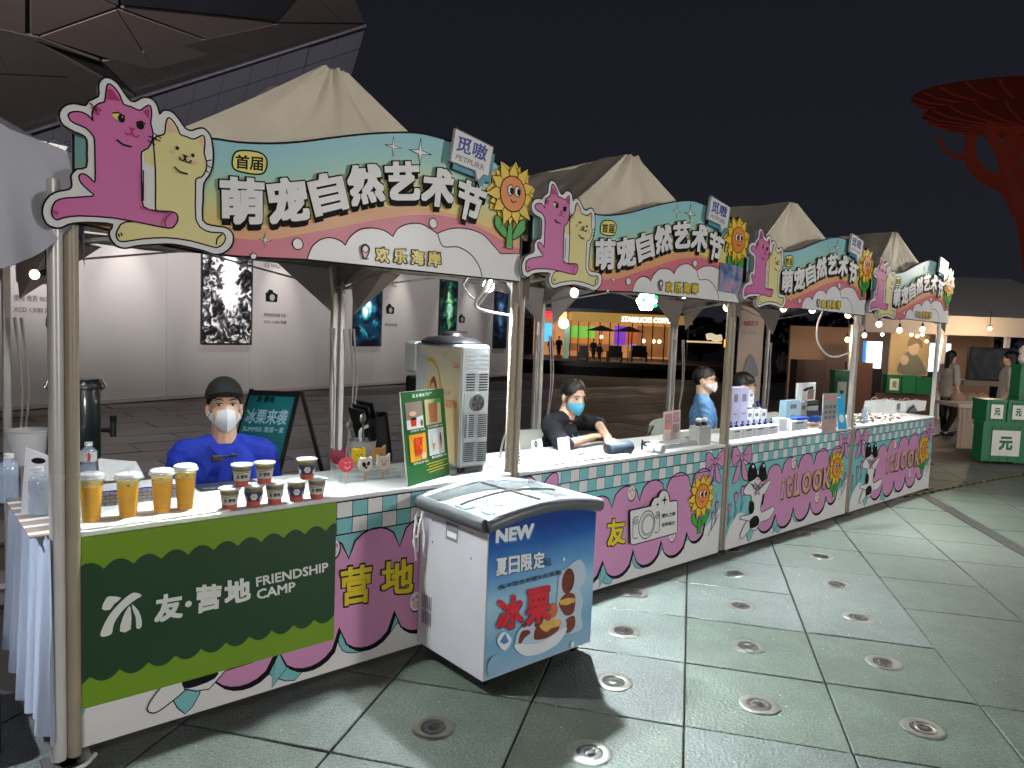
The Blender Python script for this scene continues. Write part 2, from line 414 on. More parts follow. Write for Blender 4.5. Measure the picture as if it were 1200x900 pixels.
# ground lights (discs set flush in the tiles)
RING = mat('worn_steel_ring', (112, 110, 104), .4, .6, var=.4, vs=14, bump=.15, bs=30)
b = MB(); b.lathe([(.050, .0005), (.051, .002), (.056, .003), (.080, .0025), (.084, .0005)], RING, n=28, cap=False)
gl0 = T('ground_light', 'x', 'ground light', (0, 0, 0), 0, 'round steel uplights set in the pavement')
b.build('ring', gl0, 40)
b = MB(); b.lathe([(0.001, .0025), (.019, .0025), (.022, .001)], DARK, n=20, cap=False); b.lathe([(.022, .001), (.030, .0022), (.04, .0022), (.05, .0008)], mat('frosted_lens', (52, 50, 48), .25, .3), n=24, cap=False); b.build('lens', gl0, 40)
glpos = [((691, 882), 'at the bottom edge of the photo right of the freezer'), ((719, 799), 'lying in the shadow corner right of the freezer'), ((731, 740), 'brightly lit beside the right edge of the freezer'),
 ((743, 695), 'half shaded by the counter right of the freezer'), ((890, 826), 'nearest one lying in the bright middle tiles'), ((877, 758), 'second nearest in the bright middle tiles'), ((868, 710), 'third in the bright middle column of tiles'),
 ((861, 672), 'fourth in the bright middle column of tiles'), ((858, 644), 'partly hidden in the shade of the second and third counters'), ((1082, 854), 'dull and near the lower right corner of the photo'),
 ((1036, 777), 'rusty rimmed one on the right'), ((1006, 724), 'third up in the right hand column'), ((981, 685), 'fourth up in the right hand column'), ((962, 652), 'small one fifth up in the right hand column'),
 ((943, 626), 'farthest one against the shade of the third counter'), ((508, 853), 'dark one in the shadow in front of the freezer')]
for k, ((px, py), lab) in enumerate(glpos):
    p = onZ(px, py, 0)
    o = gl0 if k == 0 else dup(gl0)
    o.location = (p[0], p[1], .0005); o.rotation_euler = (0, 0, k*1.3); o['label'] = 'round steel ground light ' + lab
r_ = random.Random(21); b = MB(); CHIP = [mat('pale_grit_glint', (190, 190, 180), .6), mat('dark_grit', (60, 58, 54), .7), mat('dry_leaf_bits', (110, 90, 60), .7)]  # pale chips stand in for white glints on the tiles as well as grit
for k in range(700):
    x, y = r_.uniform(-.5, 7), r_.uniform(-2.6, -.1); q = r_.uniform(.0012, .0035); a = r_.uniform(0, 6.28)
    if not infr(x, y, 0, 0): continue
    b.X = Matrix.Translation((x, y, .001)) @ Matrix.Rotation(a, 4, 'Z'); b.add([(-q, 0, 0), (q*.3, -q, 0), (q, q*.4, 0), (0, 0, q)], [(0, 1, 3), (1, 2, 3), (2, 0, 3)], r_.choice(CHIP[:1]*4+CHIP))
o = b.build('grit'); o['kind'] = 'stuff'; o['label'] = 'fine pale grit, crumbs and white glints scattered on the paving'
# drain channel on the right
a, c = onZ(1080, 579, 0), onZ(1260, 682, 0); b = MB(); d = (c-a)[:2]; d = d/np.hypot(*d); n_ = np.array([-d[1], d[0]])*.06
b.prism([tuple(a[:2]-n_), tuple(c[:2]-n_), tuple(c[:2]+n_), tuple(a[:2]+n_)], .006, .003, lambda u, v, z: (u, v, z), mat('drain_steel', (50, 50, 50), .5, .4))
tag(b.build('drain_channel', loc=tuple(a)), 'long dark slotted drain cover crossing the pavement on the right', 'drain')
# striped cable cover to the right of the last stall
b = MB(); a, c = onZ(1060, 583, 0), onZ(1215, 553, 0); YB = mat('yellow_rubber', (120, 110, 66), .7); n = 40
for k in range(n):
    p0, p1 = a+(c-a)*k/n, a+(c-a)*(k+1)/n; b.tube([p0+[0, 0, .006], p1+[0, 0, .006]], .014, YB if k % 2 else DARK, 6)
tag(b.build('cable_cover', loc=tuple(a)), 'black and yellow striped cable cover on the ground past the last counter', 'cable cover')
# ================================================================== EXHIBITION WALL
WA, WB = np.array([-9.0, 7.3, 0]), np.array([16.0, 15.65, 0])
wd = (WB-WA); wl = np.hypot(wd[0], wd[1]); wd = wd/wl; wn = np.array([wd[1], -wd[0], 0])   # towards the camera
def W(s, z, o=0): q = WA+wd*s+wn*o; return (q[0], q[1], z)
WALLM = mat('pale_wall_panel', (148, 145, 144), .6, var=.06, vs=.7, bump=.03, bs=8)
wallo = T('exhibition_wall', 'long pale grey exhibition wall hung with tall photo posters, behind the first stalls', 'wall', tuple(WA))
npn = 14
for k in range(npn):
    b = MB(); s0, s1 = wl*k/npn+.004, wl*(k+1)/npn-.004
    v = [W(s0, 0, 0), W(s1, 0, 0), W(s1, 0, -.25), W(s0, 0, -.25), W(s0, 4.2, 0), W(s1, 4.2, 0), W(s1, 4.2, -.25), W(s0, 4.2, -.25)]
    b.add(v, [(0, 1, 5, 4), (1, 2, 6, 5), (2, 3, 7, 6), (3, 0, 4, 7), (4, 5, 6, 7)], WALLM); b.build('panel', wallo)
b = MB(); b.add([W(0, .0, .03), W(wl, 0, .03), W(wl, .07, .03), W(0, .07, .03), W(wl, .07, 0), W(0, .07, 0)], [(0, 1, 2, 3), (3, 2, 4, 5)], mat('skirting', (140, 130, 128), .5)); b.build('skirting', wallo)
def on_wall(px, py, o=.0): return onP(px, py, WA+wn*o, wn)
def ws(px, py): q = on_wall(px, py); return float((q-WA)@wd), float(q[2])
def noise_art(name, stops, scale, dist=2, zc=None, seed=0, detail=8, emit=0):
    M = mat(name, (20, 20, 20), .5, var=0); n = M.node_tree; L = n.links.new; bs = n.nodes['Principled BSDF']
    tx = n.nodes.new('ShaderNodeTexCoord'); nz = n.nodes.new('ShaderNodeTexNoise'); nz.inputs['Scale'].default_value = scale; nz.inputs['Detail'].default_value = detail; nz.inputs['Distortion'].default_value = dist
    mp = n.nodes.new('ShaderNodeMapping'); mp.inputs['Location'].default_value = (seed, seed*2, 0); L(tx.outputs['Object'], mp.inputs[0]); L(mp.outputs[0], nz.inputs['Vector'])
    src = nz.outputs['Fac']
    if zc:
        sx_ = n.nodes.new('ShaderNodeSeparateXYZ'); L(tx.outputs['Object'], sx_.inputs[0])
        for (x_, z_, rx, rz, amp) in zc:
            a1 = n.nodes.new('ShaderNodeMath'); a1.operation = 'SUBTRACT'; L(sx_.outputs['X'], a1.inputs[0]); a1.inputs[1].default_value = x_
            a2 = n.nodes.new('ShaderNodeMath'); a2.operation = 'DIVIDE'; L(a1.outputs[0], a2.inputs[0]); a2.inputs[1].default_value = rx
            a3 = n.nodes.new('ShaderNodeMath'); a3.operation = 'MULTIPLY'; L(a2.outputs[0], a3.inputs[0]); L(a2.outputs[0], a3.inputs[1])
            b1 = n.nodes.new('ShaderNodeMath'); b1.operation = 'SUBTRACT'; L(sx_.outputs['Z'], b1.inputs[0]); b1.inputs[1].default_value = z_
            b2 = n.nodes.new('ShaderNodeMath'); b2.operation = 'DIVIDE'; L(b1.outputs[0], b2.inputs[0]); b2.inputs[1].default_value = rz
            b3 = n.nodes.new('ShaderNodeMath'); b3.operation = 'MULTIPLY_ADD'; L(b2.outputs[0], b3.inputs[0]); L(b2.outputs[0], b3.inputs[1]); L(a3.outputs[0], b3.inputs[2])
            e = n.nodes.new('ShaderNodeMapRange'); e.inputs[1].default_value = 0; e.inputs[2].default_value = 1; e.inputs[3].default_value = amp; e.inputs[4].default_value = 0; L(b3.outputs[0], e.inputs[0])
            ad = n.nodes.new('ShaderNodeMath'); ad.operation = 'ADD'; L(src, ad.inputs[0]); L(e.outputs[0], ad.inputs[1]); src = ad.outputs[0]
    crr = n.nodes.new('ShaderNodeValToRGB'); L(src, crr.inputs[0])
    while len(crr.color_ramp.elements) < len(stops): crr.color_ramp.elements.new(.5)
    for el, (p, c) in zip(crr.color_ramp.elements, stops): el.position = p; el.color = C(*c)
    L(crr.outputs[0], bs.inputs['Base Color'])
    if emit: L(crr.outputs[0], bs.inputs['Emission Color']); bs.inputs['Emission Strength'].default_value = emit
    return M
posters = [
 ((235, 300), (293, 403), 'tall black and white rocky waterfall poster on the grey wall, nearest the first stall', [(.42, (6, 6, 7)), (.52, (70, 70, 74)), (.6, (190, 190, 195)), (.8, (255, 255, 255))], 5.5, 1.5, [(.05, .35, .22, .9, .30)], 0),
 ((414, 316), (445, 405), 'dark blue poster of a white ruin on water, left of the ice cream machine', [(.45, (3, 8, 16)), (.62, (10, 60, 90)), (.78, (60, 170, 190)), (.95, (240, 250, 250))], 3.2, .6, [(0, .52, .25, .3, .38), (-.05, 0, .22, .32, .42), (0, -.45, .4, .4, .12)], 3),
 ((515, 328), (533, 404), 'dark green and blue aurora poster above the ice cream machine', [(.45, (4, 14, 18)), (.62, (20, 80, 70)), (.78, (110, 170, 90)), (.95, (160, 220, 250))], 3.0, 1.6, [(.05, .1, .2, .7, .3)], 5),
 ((579, 342), (592, 408), 'narrow dark blue poster partly hidden behind the stall pole', [(.45, (5, 10, 18)), (.62, (20, 50, 90)), (.78, (90, 130, 170)), (.95, (250, 250, 250))], 3.0, .8, [(0, .4, .2, .3, .3), (0, -.1, .25, .3, .3)], 7)]
spots = []
for k, (a, c, lab, st, scl, dst, zc, sd) in enumerate(posters):
    (s0, z1), (s1, z0) = ws(*a), ws(*c)
    z0 = ws((a[0]+c[0])/2, c[1])[1]; z1 = ws((a[0]+c[0])/2, a[1])[1]
    if k == 0: z1 += .25
    wdt = max(s1-s0, .8); h = z1-z0; cs, cz = (s0+s1)/2, (z0+z1)/2
    M = noise_art('poster_art_%s' % 'abcd'[k], st, scl, dst, [(q[0], q[1]*h/2/1.0, q[2], q[3]*h/2/.9, q[4]) for q in zc], sd)
    p = W(cs, cz, .04); th = math.atan2(wd[1], wd[0])
    o = T('photo_poster', lab, 'poster', p, th, 'tall posters hung on the exhibition wall')
    b = MB(); b.box((-wdt/2, -.0, -h/2), (wdt/2, .035, h/2), DARK); b.build('frame', o, world=False)
    b = MB(); b.quad((-wdt/2+.02, -.004, -h/2+.02), (wdt/2-.02, -.004, -h/2+.02), (wdt/2-.02, -.004, h/2-.02), (-wdt/2+.02, -.004, h/2-.02), M); b.build('print', o, world=False)
    spots.append((cs, cz)); spots.append((s1+.75, cz))
# camera pictures with captions printed on the wall
def wall_print(px, py, size, lab, kind, caps):
    s0, z0 = ws(px, py); th = math.atan2(wd[1], wd[0]); fn = lambda u, v, d: W(s0+u, z0+v, .004+d*4)
    t = T('wall_caption', lab, 'wall print', W(s0, z0, 0), 0, 'camera pictures with captions on the wall'); b = MB(); P = Print(b, fn)
    if kind == 0:
        P.fill([(-.26*size, -.13*size), (-.1*size, -.15*size), (-.1*size, .15*size), (-.22*size, .16*size), (-.27*size, .1*size)], BLACK); P.rect((-.24*size, -.07*size), (-.13*size, .07*size), GREY)
        P.rect((-.1*size, -.13*size), (.28*size, .13*size), mat('lens_brown', (58, 46, 42), .4)); P.rect((-.02*size, -.1*size), (.12*size, .1*size), mat('lens_grey', (130, 112, 104), .4)); P.rect((.2*size, -.12*size), (.25*size, .12*size), GREY)
    else:
        P.fill([(-.15*size, -.1*size), (.15*size, -.1*size), (.17*size, .06*size), (.05*size, .1*size), (.02*size, .15*size), (-.08*size, .15*size), (-.1*size, .1*size), (-.16*size, .08*size)], BLACK); P.ell((.02*size, -.01), .07*size, .07*size, GREY)
    b.build('camera_picture', t)
    for (tx_, dx, dz, w_, h_) in caps: b = MB(); P = Print(b, fn); P.text(tx_, [(dx, dz+h_), (dx+w_, dz+h_), (dx+w_, dz), (dx, dz)], mat('caption_grey', (90, 82, 84), .5), .012); b.build('caption_line', t)
wall_print(40, 322, 1.0, 'camera and lens picture with two caption lines on the far left of the wall', 0, [('使用 哈苏 907X', -.3, -.42, .55, .1), ('XCD 1,9/80 拍摄', -.3, -.6, .62, .1)])
wall_print(318, 348, 1.0, 'small black camera picture right of the black and white poster', 1, [('使用哈苏拍摄 作品', -.2, -.42, .6, .08), ('XCD 1,9/80 拍摄', -.2, -.57, .62, .08), ('ICE WALL', -.2, .62, .45, .08)])
wall_print(457, 363, 1.0, 'small black camera picture right of the blue ruin poster', 1, [('使用哈苏拍摄', -.2, -.42, .5, .07), ('NICE WALL', -.2, .6, .45, .07)])
wall_print(541, 374, 1.0, 'small black camera picture right of the green aurora poster', 1, [('使用哈苏拍摄', -.2, -.42, .5, .07)])
s_first = ws(30, 320)[0]
SPL = ['over the black and white poster', 'right of the black and white poster', 'over the dark blue ruin poster', 'right of the dark blue ruin poster', 'over the green aurora poster', 'right of the green aurora poster', 'over the narrow blue poster', 'past the narrow blue poster at the wall end', 'over the lens picture at far left', 'right of the lens picture at far left']
for k, (s_, z_) in enumerate(spots+[(s_first+.3, 2), (s_first+1.6, 2)]):
    p = W(s_, 3.95, .75); q = W(s_, 1.6, .05)
    light('SPOT', W(s_, 3.9, .72), 330, (1, .93, .84), .04, q, 40, 1)
    o = T('wall_spotlight', 'black arm spotlight on the wall top ' + SPL[k], 'spotlight', W(s_, 4.1, 0), 0, 'arm spotlights along the top of the exhibition wall')
    b = MB(); b.tube([W(s_, 4.15, -.05), W(s_, 4.2, .3), W(s_, 4.05, .72)], .012, DARK, 6); b.build('arm', o)
    b = MB(); b.tube([W(s_, 4.06, .78), W(s_, 3.96, .7)], [.05, .06], DARK, 10); b.build('lamp_head', o)
# ================================================================== MALL BUILDING (top left)
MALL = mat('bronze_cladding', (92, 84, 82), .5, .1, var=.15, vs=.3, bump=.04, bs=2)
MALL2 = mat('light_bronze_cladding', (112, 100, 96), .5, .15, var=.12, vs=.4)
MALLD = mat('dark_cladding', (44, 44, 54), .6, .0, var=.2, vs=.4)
MALLJ = mat('joint_shadow', (34, 30, 30), .8)
mall = T('mall_building', 'faceted dark bronze clad mall building looming over the first stall at top left', 'building', (2, 30, 0))
pc = onD(161, 114, 22); pe = onD(429, 29, 24); pu = onD(300, -160, 15)
nU = np.cross(pe-pc, pu-pc); nU = nU/np.linalg.norm(nU)
if nU@(CP-pc) < 0: nU = -nU
def U(px, py, o=0.0): return onP(px, py, pc+nU*o, nU)
pl = onD(300, 330, 27); nL = np.cross(pe-pc, pl-pc); nL = nL/np.linalg.norm(nL)
if nL@(CP-pc) < 0: nL = -nL
def Lw(px, py, o=0.0): return onP(px, py, pc+nL*o, nL)
SO = [0]
def slabp(fn0, n_, pts, M, name, par, t=.12, g=.0):
    SO[0] = (SO[0]+1) % 40; off = (SO[0]-40)*.0022-(.0 if M is MALL2 else .02); fn = lambda x, y, o=0: fn0(x, y, o+off)
    c = np.mean(pts, axis=0); pts = [tuple(np.array(p)+(c-np.array(p))/max(np.hypot(*(c-np.array(p))), 1e-6)*g) for p in pts]
    b = MB(); k = len(pts); A = [fn(*p, 0) for p in pts]; B_ = [fn(*p, 0)-n_*t for p in pts]
    tr = tessellate_polygon([[Vector((p[0], p[1], 0)) for p in pts]])
    b.add(A, [tuple(x) for x in tr], M); b.add(A+B_, [(i, (i+1) % k, k+(i+1) % k, k+i) for i in range(k)], M); return b.build(name, par)
b = MB(); b.add([U(-260, 245, -.16), U(161, 114, -.16), U(429, 29, -.16), U(405, -30, -.16), U(380, -260, -.16), U(-260, -260, -.16)], [(0, 1, 2, 3, 4, 5)], MALLJ); b.build('backing', mall)
b = MB(); b.add([Lw(-260, 245, -.15), Lw(161, 114, -.15), Lw(429, 29, -.15), Lw(410, 85, -.15), Lw(385, 170, -.15), Lw(-260, 640, -.15)], [(0, 1, 2, 3, 4, 5)], MALLJ); b.build('backing', mall)
# bright inset facets
inset = [[(47, 43), (137, 11), (180, 81), (128, 70)], [(137, 11), (270, 58), (188, 80), (180, 81)], [(141, 9), (319, 27), (324, 33), (315, 44), (270, 57)], [(36, -40), (137, 8), (45, 41), (36, 40)], [(42, -60), (140, -60), (139, 7), (42, -35)], [(-60, -60), (30, -60), (30, 40), (-60, 20)]]
for q in inset: slabp(U, nU, q, MALL2, 'facet_panel', mall, .1, 1.0)
slabp(U, nU, [(-60, 88), (0, 88), (60, 97), (76, 106), (72, 118), (40, 122), (-60, 96)], MALL2, 'facet_panel', mall, .1, 1)
# cladding strips between the inset facets and the lower edge, with slanted joints
def strip(lo, hi, n, M, g=.5):
    for k in range(n):
        f = lambda L_, t: tuple(np.array(L_[0])*(1-t)+np.array(L_[1])*t)
        t0, t1 = k/n, (k+1)/n; slabp(U, nU, [f(lo, t0), f(lo, t1), f(hi, t1), f(hi, t0)], M, 'cladding_panel', mall, .1, g)
strip([(161, 113), (429, 28)], [(120, 72), (327, 28)], 9, MALL)
strip([(-60, 184), (159, 114)], [(-90, 78), (34, 44)], 6, MALL)
strip([(36, 46), (118, 72)], [(30, 42), (45, 44)], 2, MALL)
strip([(-60, 20), (34, 42)], [(-60, 84), (80, 90)], 4, MALL)
strip([(329, 26), (428, 27)], [(190, 8), (405, -30)], 4, MALL)
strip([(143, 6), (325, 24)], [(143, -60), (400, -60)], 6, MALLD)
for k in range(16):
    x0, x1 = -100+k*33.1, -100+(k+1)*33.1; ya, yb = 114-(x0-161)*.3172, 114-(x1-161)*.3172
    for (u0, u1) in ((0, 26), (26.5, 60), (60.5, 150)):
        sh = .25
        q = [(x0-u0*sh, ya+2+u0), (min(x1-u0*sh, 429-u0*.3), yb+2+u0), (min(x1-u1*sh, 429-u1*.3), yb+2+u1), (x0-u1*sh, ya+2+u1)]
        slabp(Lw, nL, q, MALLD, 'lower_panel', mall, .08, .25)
b = MB(); b.tube([U(-260, 248, .05), U(161, 115, .05), U(429, 30, .05)], .06, mat('edge_trim', (90, 88, 100), .3, .7), 8); b.build('edge_trim', mall)
light('SPOT', (-5, -2, 7.2), 34000, (.98, .92, .92), .8, tuple(U(230, 30)), 62, .5)  # added spot without a fixture, brightens the mall cladding
# ================================================================== RED STEEL TREE
REDS = mat('red_painted_steel_glow', (96, 40, 32), .65, emit=.06, ecol=(130, 52, 42), var=.12, vs=.2)  # both reds glow faintly, standing in for lighting on the steel
REDL = mat('red_painted_steel_bright_glow', (120, 52, 40), .55, emit=.09, ecol=(160, 62, 48), var=.12, vs=.2)
D0 = 45
rtree = T('steel_tree_sculpture', 'giant red steel tree sculpture with dish shaped crown at the right edge', 'sculpture', tuple(onD(1215, 440, D0)-[0, 0, 1]))
def dish(cx, cy, rx, z_th, name, tilt):
    b = MB(); c = Vector(onD(cx, cy, D0)); R_ = rx*D0/FPX
    q = Matrix.Rotation(tilt, 3, Vector(CF)) @ Matrix.Rotation(math.radians(8), 3, Vector((CR[0], CR[1], 0)))
    V = []; F = []; n = 40
    prof = [(0, -.12), (.5, -.1), (.85, .0), (1.0, .16), (.98, .18), (.8, .06), (.5, -.02), (0, -.04)]
    for r, z in prof:
        for j in range(n): a = 2*PI*j/n; V.append(c + q @ Vector((r*R_*math.cos(a), r*R_*math.sin(a), z*R_*z_th)))
    for i in range(len(prof)-1):
        for j in range(n): F.append((i*n+j, i*n+(j+1) % n, (i+1)*n+(j+1) % n, (i+1)*n+j))
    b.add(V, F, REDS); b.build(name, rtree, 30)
    for k in range(24):
        a = 2*PI*k/24; b = MB(); pts = [c+q @ Vector((r*R_*math.cos(a), r*R_*math.sin(a), (z-.03)*R_*z_th)) for r, z in ((.1, -.12), (.5, -.1), (.85, 0), (.99, .15))]
        b.tube(pts, .05, REDL, 5); b.build('rib', rtree)
dish(1212, 124, 130, .3, 'upper_dish', .06)
dish(1216, 147, 122, .3, 'lower_dish', .08)
dish(1222, 100, 32, .3, 'top_dish', .0)
def br(pts, r, nm='branch'):
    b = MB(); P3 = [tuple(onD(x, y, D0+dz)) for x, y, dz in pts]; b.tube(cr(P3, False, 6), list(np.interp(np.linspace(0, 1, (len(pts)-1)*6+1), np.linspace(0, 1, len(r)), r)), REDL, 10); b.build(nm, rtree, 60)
br([(1232, 480, 0), (1222, 330, 0), (1206, 258, 0), (1186, 215, 0), (1180, 190, 0), (1190, 150, 0)], [1.3, 1.0, .7, .5, .45, .35], 'trunk')
br([(1196, 250, 0), (1182, 222, 0), (1150, 204, 0), (1137, 185, 0), (1138, 158, 0)], [.5, .4, .32])
br([(1184, 218, 0), (1176, 185, 0), (1163, 160, 0), (1161, 130, 0)], [.45, .3, .25])
br([(1190, 215, 2), (1215, 180, 2), (1240, 150, 2)], [.5, .35, .3])
br([(1184, 200, 3), (1200, 165, 3), (1212, 145, 3)], [.4, .3, .25])
br([(1100, 160, 0), (1108, 176, 0), (1124, 185, 0), (1138, 186, 0)], [.1, .12, .12])
# ================================================================== STALL TENTS (2 m square, four in a row)
NAMES = ['first', 'second', 'third', 'fourth']
def make_tent(X0, k):
    t = T('stall_tent', ['beige peaked tent over the first stall, nearest the camera', 'beige peaked tent over the second stall, above the woman with the blue mask', 'beige peaked tent over the third stall, above the skin care boxes', 'beige peaked tent over the fourth and farthest stall of the row', 'cool white tent of the neighbouring stall cut by the left edge of the photo'][k], 'tent', (X0+1, 1, 0), 0, 'peaked tents over the row of stalls')
    E_ = 1.96
    for (x, y, M, r) in (((X0+.022) if k else -.010, .02 if k else -.04, POLEB, .021 if k else .022), (X0+1.978 if k >= 0 else -.055, .02 if k >= 0 else -.04, POLE if k in (2, 3, -1) else POLEB, .021 if k >= 0 else .023), (X0+.03, 1.97, POLE, .02), (X0+1.97, 1.97, POLE, .02)):
        if k < 0 and y > 1: continue
        b = MB()
        if y < .1: b.tube([(x, y, .02), (x, y, E_)], r, M, 18)
        else: b.box((x-r, y-r, .02), (x+r, y+r, E_), M, .006)
        p = b.build('post', t, 40)
        b = MB(); b.tube([(x, y, .985), (x, y, 1.0)], r+.002, M, 18); b.build('sleeve_joint', p)
        b = MB(); b.box((x-.05, y-.05, 0), (x+.05, y+.05, .012), STEEL, .003); b.build('foot_plate', p)
    # leg wrap hanging on the back posts and struts under the roof
    for (a, c) in (((X0+.02, .05), (X0+1.98, .05)), ((X0+.03, 1.97), (X0+1.97, 1.97)), ((X0+.03, .02), (X0+.03, 1.97)), ((X0+1.97, .02), (X0+1.97, 1.97))):
        if k < 0: continue
        b = MB(); b.tube([(a[0], a[1], 1.955), (c[0], c[1], 1.955)], .012, POLE, 6)
        mx, my = (a[0]+c[0])/2, (a[1]+c[1])/2
        b.build('rail', t)
        b = MB(); b.tube([(a[0], a[1], 1.78), (mx, my, 1.955)], .007, POLE, 6); b.build('strut', t)
        b = MB(); b.tube([(c[0], c[1], 1.78), (mx, my, 1.955)], .007, POLE, 6); b.build('strut', t)
    # roof: ridge running back from a peak close to the front
    rr = random.Random(k*5+1)
    pk = [X0+1.02, .16, 2.63]; pb = [X0+1.0, 1.85, 2.60]; z = 2.0
    def panel(c0, c1, t0, t1, n=40, m_=22, sag=.05):
        V = []; 
        for i in range(m_+1):
            for j in range(n+1):
                u, v = j/n, i/m_
                p = (np.array(c0)*(1-u)+np.array(c1)*u)*(1-v)+(np.array(t0)*(1-u)+np.array(t1)*u)*v
                p[2] -= sag*math.sin(PI*v)*(.6+.4*math.sin(u*9+k)) + .012*math.sin(u*14+k+v*3)*(1-v)
                nn = np.cross(np.array(c1)-np.array(c0), np.array(t0)-np.array(c0)); nn = nn/np.linalg.norm(nn)
                q = Vector((u*4.5+k*3.1, v*1.3+c0[1]*5, k*2.0)); p = p + nn*((.016*mnoise.noise(q)+.010*mnoise.noise(q*2.7))*(.25+math.sin(PI*u))*2 + (.010*abs(math.sin(u*PI*5+k)) if sag > .08 else 0)*(1-v*.6))
                V.append(p)
        return V, [(i*(n+1)+j, i*(n+1)+j+1, (i+1)*(n+1)+j+1, (i+1)*(n+1)+j) for i in range(m_) for j in range(n)]
    FL, FR, BR, BL = (X0-.03, -.03, z), (X0+2.03, -.03, z), (X0+2.03, 2.03, z), (X0-.03, 2.03, z)
    pkL, pkR = [pk[0]-.06, pk[1], pk[2]], [pk[0]+.06, pk[1], pk[2]]; pbL, pbR = [pb[0]-.06, pb[1], pb[2]], [pb[0]+.06, pb[1], pb[2]]
    b = MB()
    for (c0, c1, t0, t1, s_) in ((FL, FR, pkL, pkR, .03), (FR, BR, pkR, pbR, .09), (BR, BL, pbR, pbL, .04), (BL, FL, pbL, pkL, .09)):
        V, F = panel(c0, c1, t0, t1, sag=s_); b.add(V, F, FABRIC)
    b.add([pkL, pkR, pbR, pbL], [(0, 1, 2, 3)], FABRIC)
    ro = b.build('roof', t, 50)
    # creases in the side slope and a scalloped valance round the edge
    b = MB()
    for kk in range(5):
        y0 = .25+kk*.37; b.tube(cr([(X0-.02, y0+.2, z+.02), (X0+.4, y0*.8+.15, 2.2-.02), (X0+.92, .2+y0*.5, 2.55)], False, 5), .008, FABRIC, 5)
    b.build('crease', ro)
    b = MB()
    for (a, c) in ((FL, BL), (FR, BR), (BL, BR)):
        n = 16; V = []
        for j in range(n+1):
            u = j/n; p = np.array(a)*(1-u)+np.array(c)*u; hang = (.06 if a is not FL else .08)+.26*(2*u-1)**6+.008*math.sin(u*20+k)
            V += [p, p-np.array([0, 0, hang])+np.array([0, 0, 0])+np.array([rr.uniform(-.006, .006), rr.uniform(-.006, .006), 0])]
        b.add(V, [(2*j, 2*j+2, 2*j+3, 2*j+1) for j in range(n)], FABIN)
    V = []; n = 16
    for j in range(n+1):
        u = j/n; p = np.array(FL)*(1-u)+np.array(FR)*u; V += [p, p-np.array([0, 0, .17])]
    b.add(V, [(2*j, 2*j+2, 2*j+3, 2*j+1) for j in range(n)], FABIN)
    b.build('valance', t, 60)
    # gathered corner drapes at the back posts
    for (x, y, dx) in ((X0+.06, 1.93, 1), (X0+1.94, 1.93, -1)) if k >= 0 else ():
        b = MB(); b.add([(x, y, 1.98), (x+dx*.42, y-.02, 1.92), (x+dx*.02, y-.05, 1.60), (x+dx*.15, y-.22, 1.9)], [(0, 1, 2), (0, 2, 3), (1, 2, 3)], FABIN)
        for q in (0, .03): b.tube(cr([(x+q*dx, y-.03, 1.5), (x+.03*dx+q, y-.04, 1.1), (x+.01*dx+q*.5, y-.03, .75), (x+q, y, .5)], False, 4), [.009, .008]+[.006]*11, FABIN, 6)
        b.build('gathered_drape', t, 40)
    return t
for k in range(4): make_tent(2*k, k)
FABRIC, FAB0 = mat('cool_white_tent_fabric', (200, 202, 212), .8, var=.1, vs=2.5, bump=.35, bs=3), FABRIC
FABIN, FI0 = mat('cool_tent_lining', (186, 188, 200), .8, var=.1, vs=3, bump=.4, bs=4), FABIN
make_tent(-2, -1); FABRIC = FAB0; CTL = FABIN; FABIN = FI0
# ================================================================== HEADER SIGNS
SY = -.075
def Z2(x, y): return (250+x/3.243, 120+y/3.243)
def S(px, py, Y=SY): q = onY(px, py, Y); return (float(q[0]), float(q[2]))
def S2(x, y): return S(*Z2(x, y))
def Sp(pts): return [S2(*p) for p in pts]
_b = [(146, 202, 212), (148, 206, 208), (154, 210, 202), (176, 214, 182), (196, 212, 152), (218, 208, 132), (230, 202, 116)]
bands = [tuple(np.interp(i/20*6, range(7), [q[j] for q in _b]) for j in range(3)) for i in range(21)]
BM = [mat('sky_band_%s' % 'abcdefghijklmnopqrstu'[i], c, .38, var=.02) for i, c in enumerate(bands)]
SORA = mat('sunset_orange_print', (226, 164, 112), .38, var=.03); SPIN = mat('sunset_rose_print', (212, 112, 130), .38, var=.03)
ubound = lambda pts, n=40: cr(pts, False, 6)
def resample(pts, xs_): P = sorted(pts); return [(x, float(np.interp(x, [p[0] for p in P], [p[1] for p in P]))) for x in xs_]
uL = S(86, 200)[0]; uR = S(609, 300)[0]
top_px = [(S(86, 154)[0], S(86, 154)[1]), S(140, 150), S(200, 158), S2(0, 138), S2(100, 152), S2(220, 156), S2(330, 150), S2(440, 136), S2(560, 122), S2(680, 115), S2(790, 118), S2(900, 148), S2(1000, 190), S2(1100, 245), S2(1165, 290)]
uX = list(np.linspace(uL, uR, 60))
top = resample(ubound(top_px), uX)
oran = resample(ubound([S(86, 262), S(180, 262), S2(60, 474), S2(200, 478), S2(330, 460), S2(450, 430), S2(600, 405), S2(700, 395), S2(800, 400), S2(900, 420), S2(1000, 456), S2(1165, 520)]), uX)
rose = resample(ubound([S(86, 275), S(180, 275), S2(70, 516), S2(200, 523), S2(340, 500), S2(500, 470), S2(650, 440), S2(760, 428), S2(880, 432), S2(1000, 470), S2(1165, 560)]), uX)
zb_c = S2(600, 625)[1]
bot = resample([S(86, 262), S(110, 265), S(140, 273), S(180, 285), S(230, 295), S2(72, 584), S2(200, 592), S2(350, 598), (S2(350, 596)[0]+.01, S2(350, 598)[1]), S2(1165, 681)], uX)
def fnS(Y=SY): return lambda u, v, d: (u, Y-d, v)
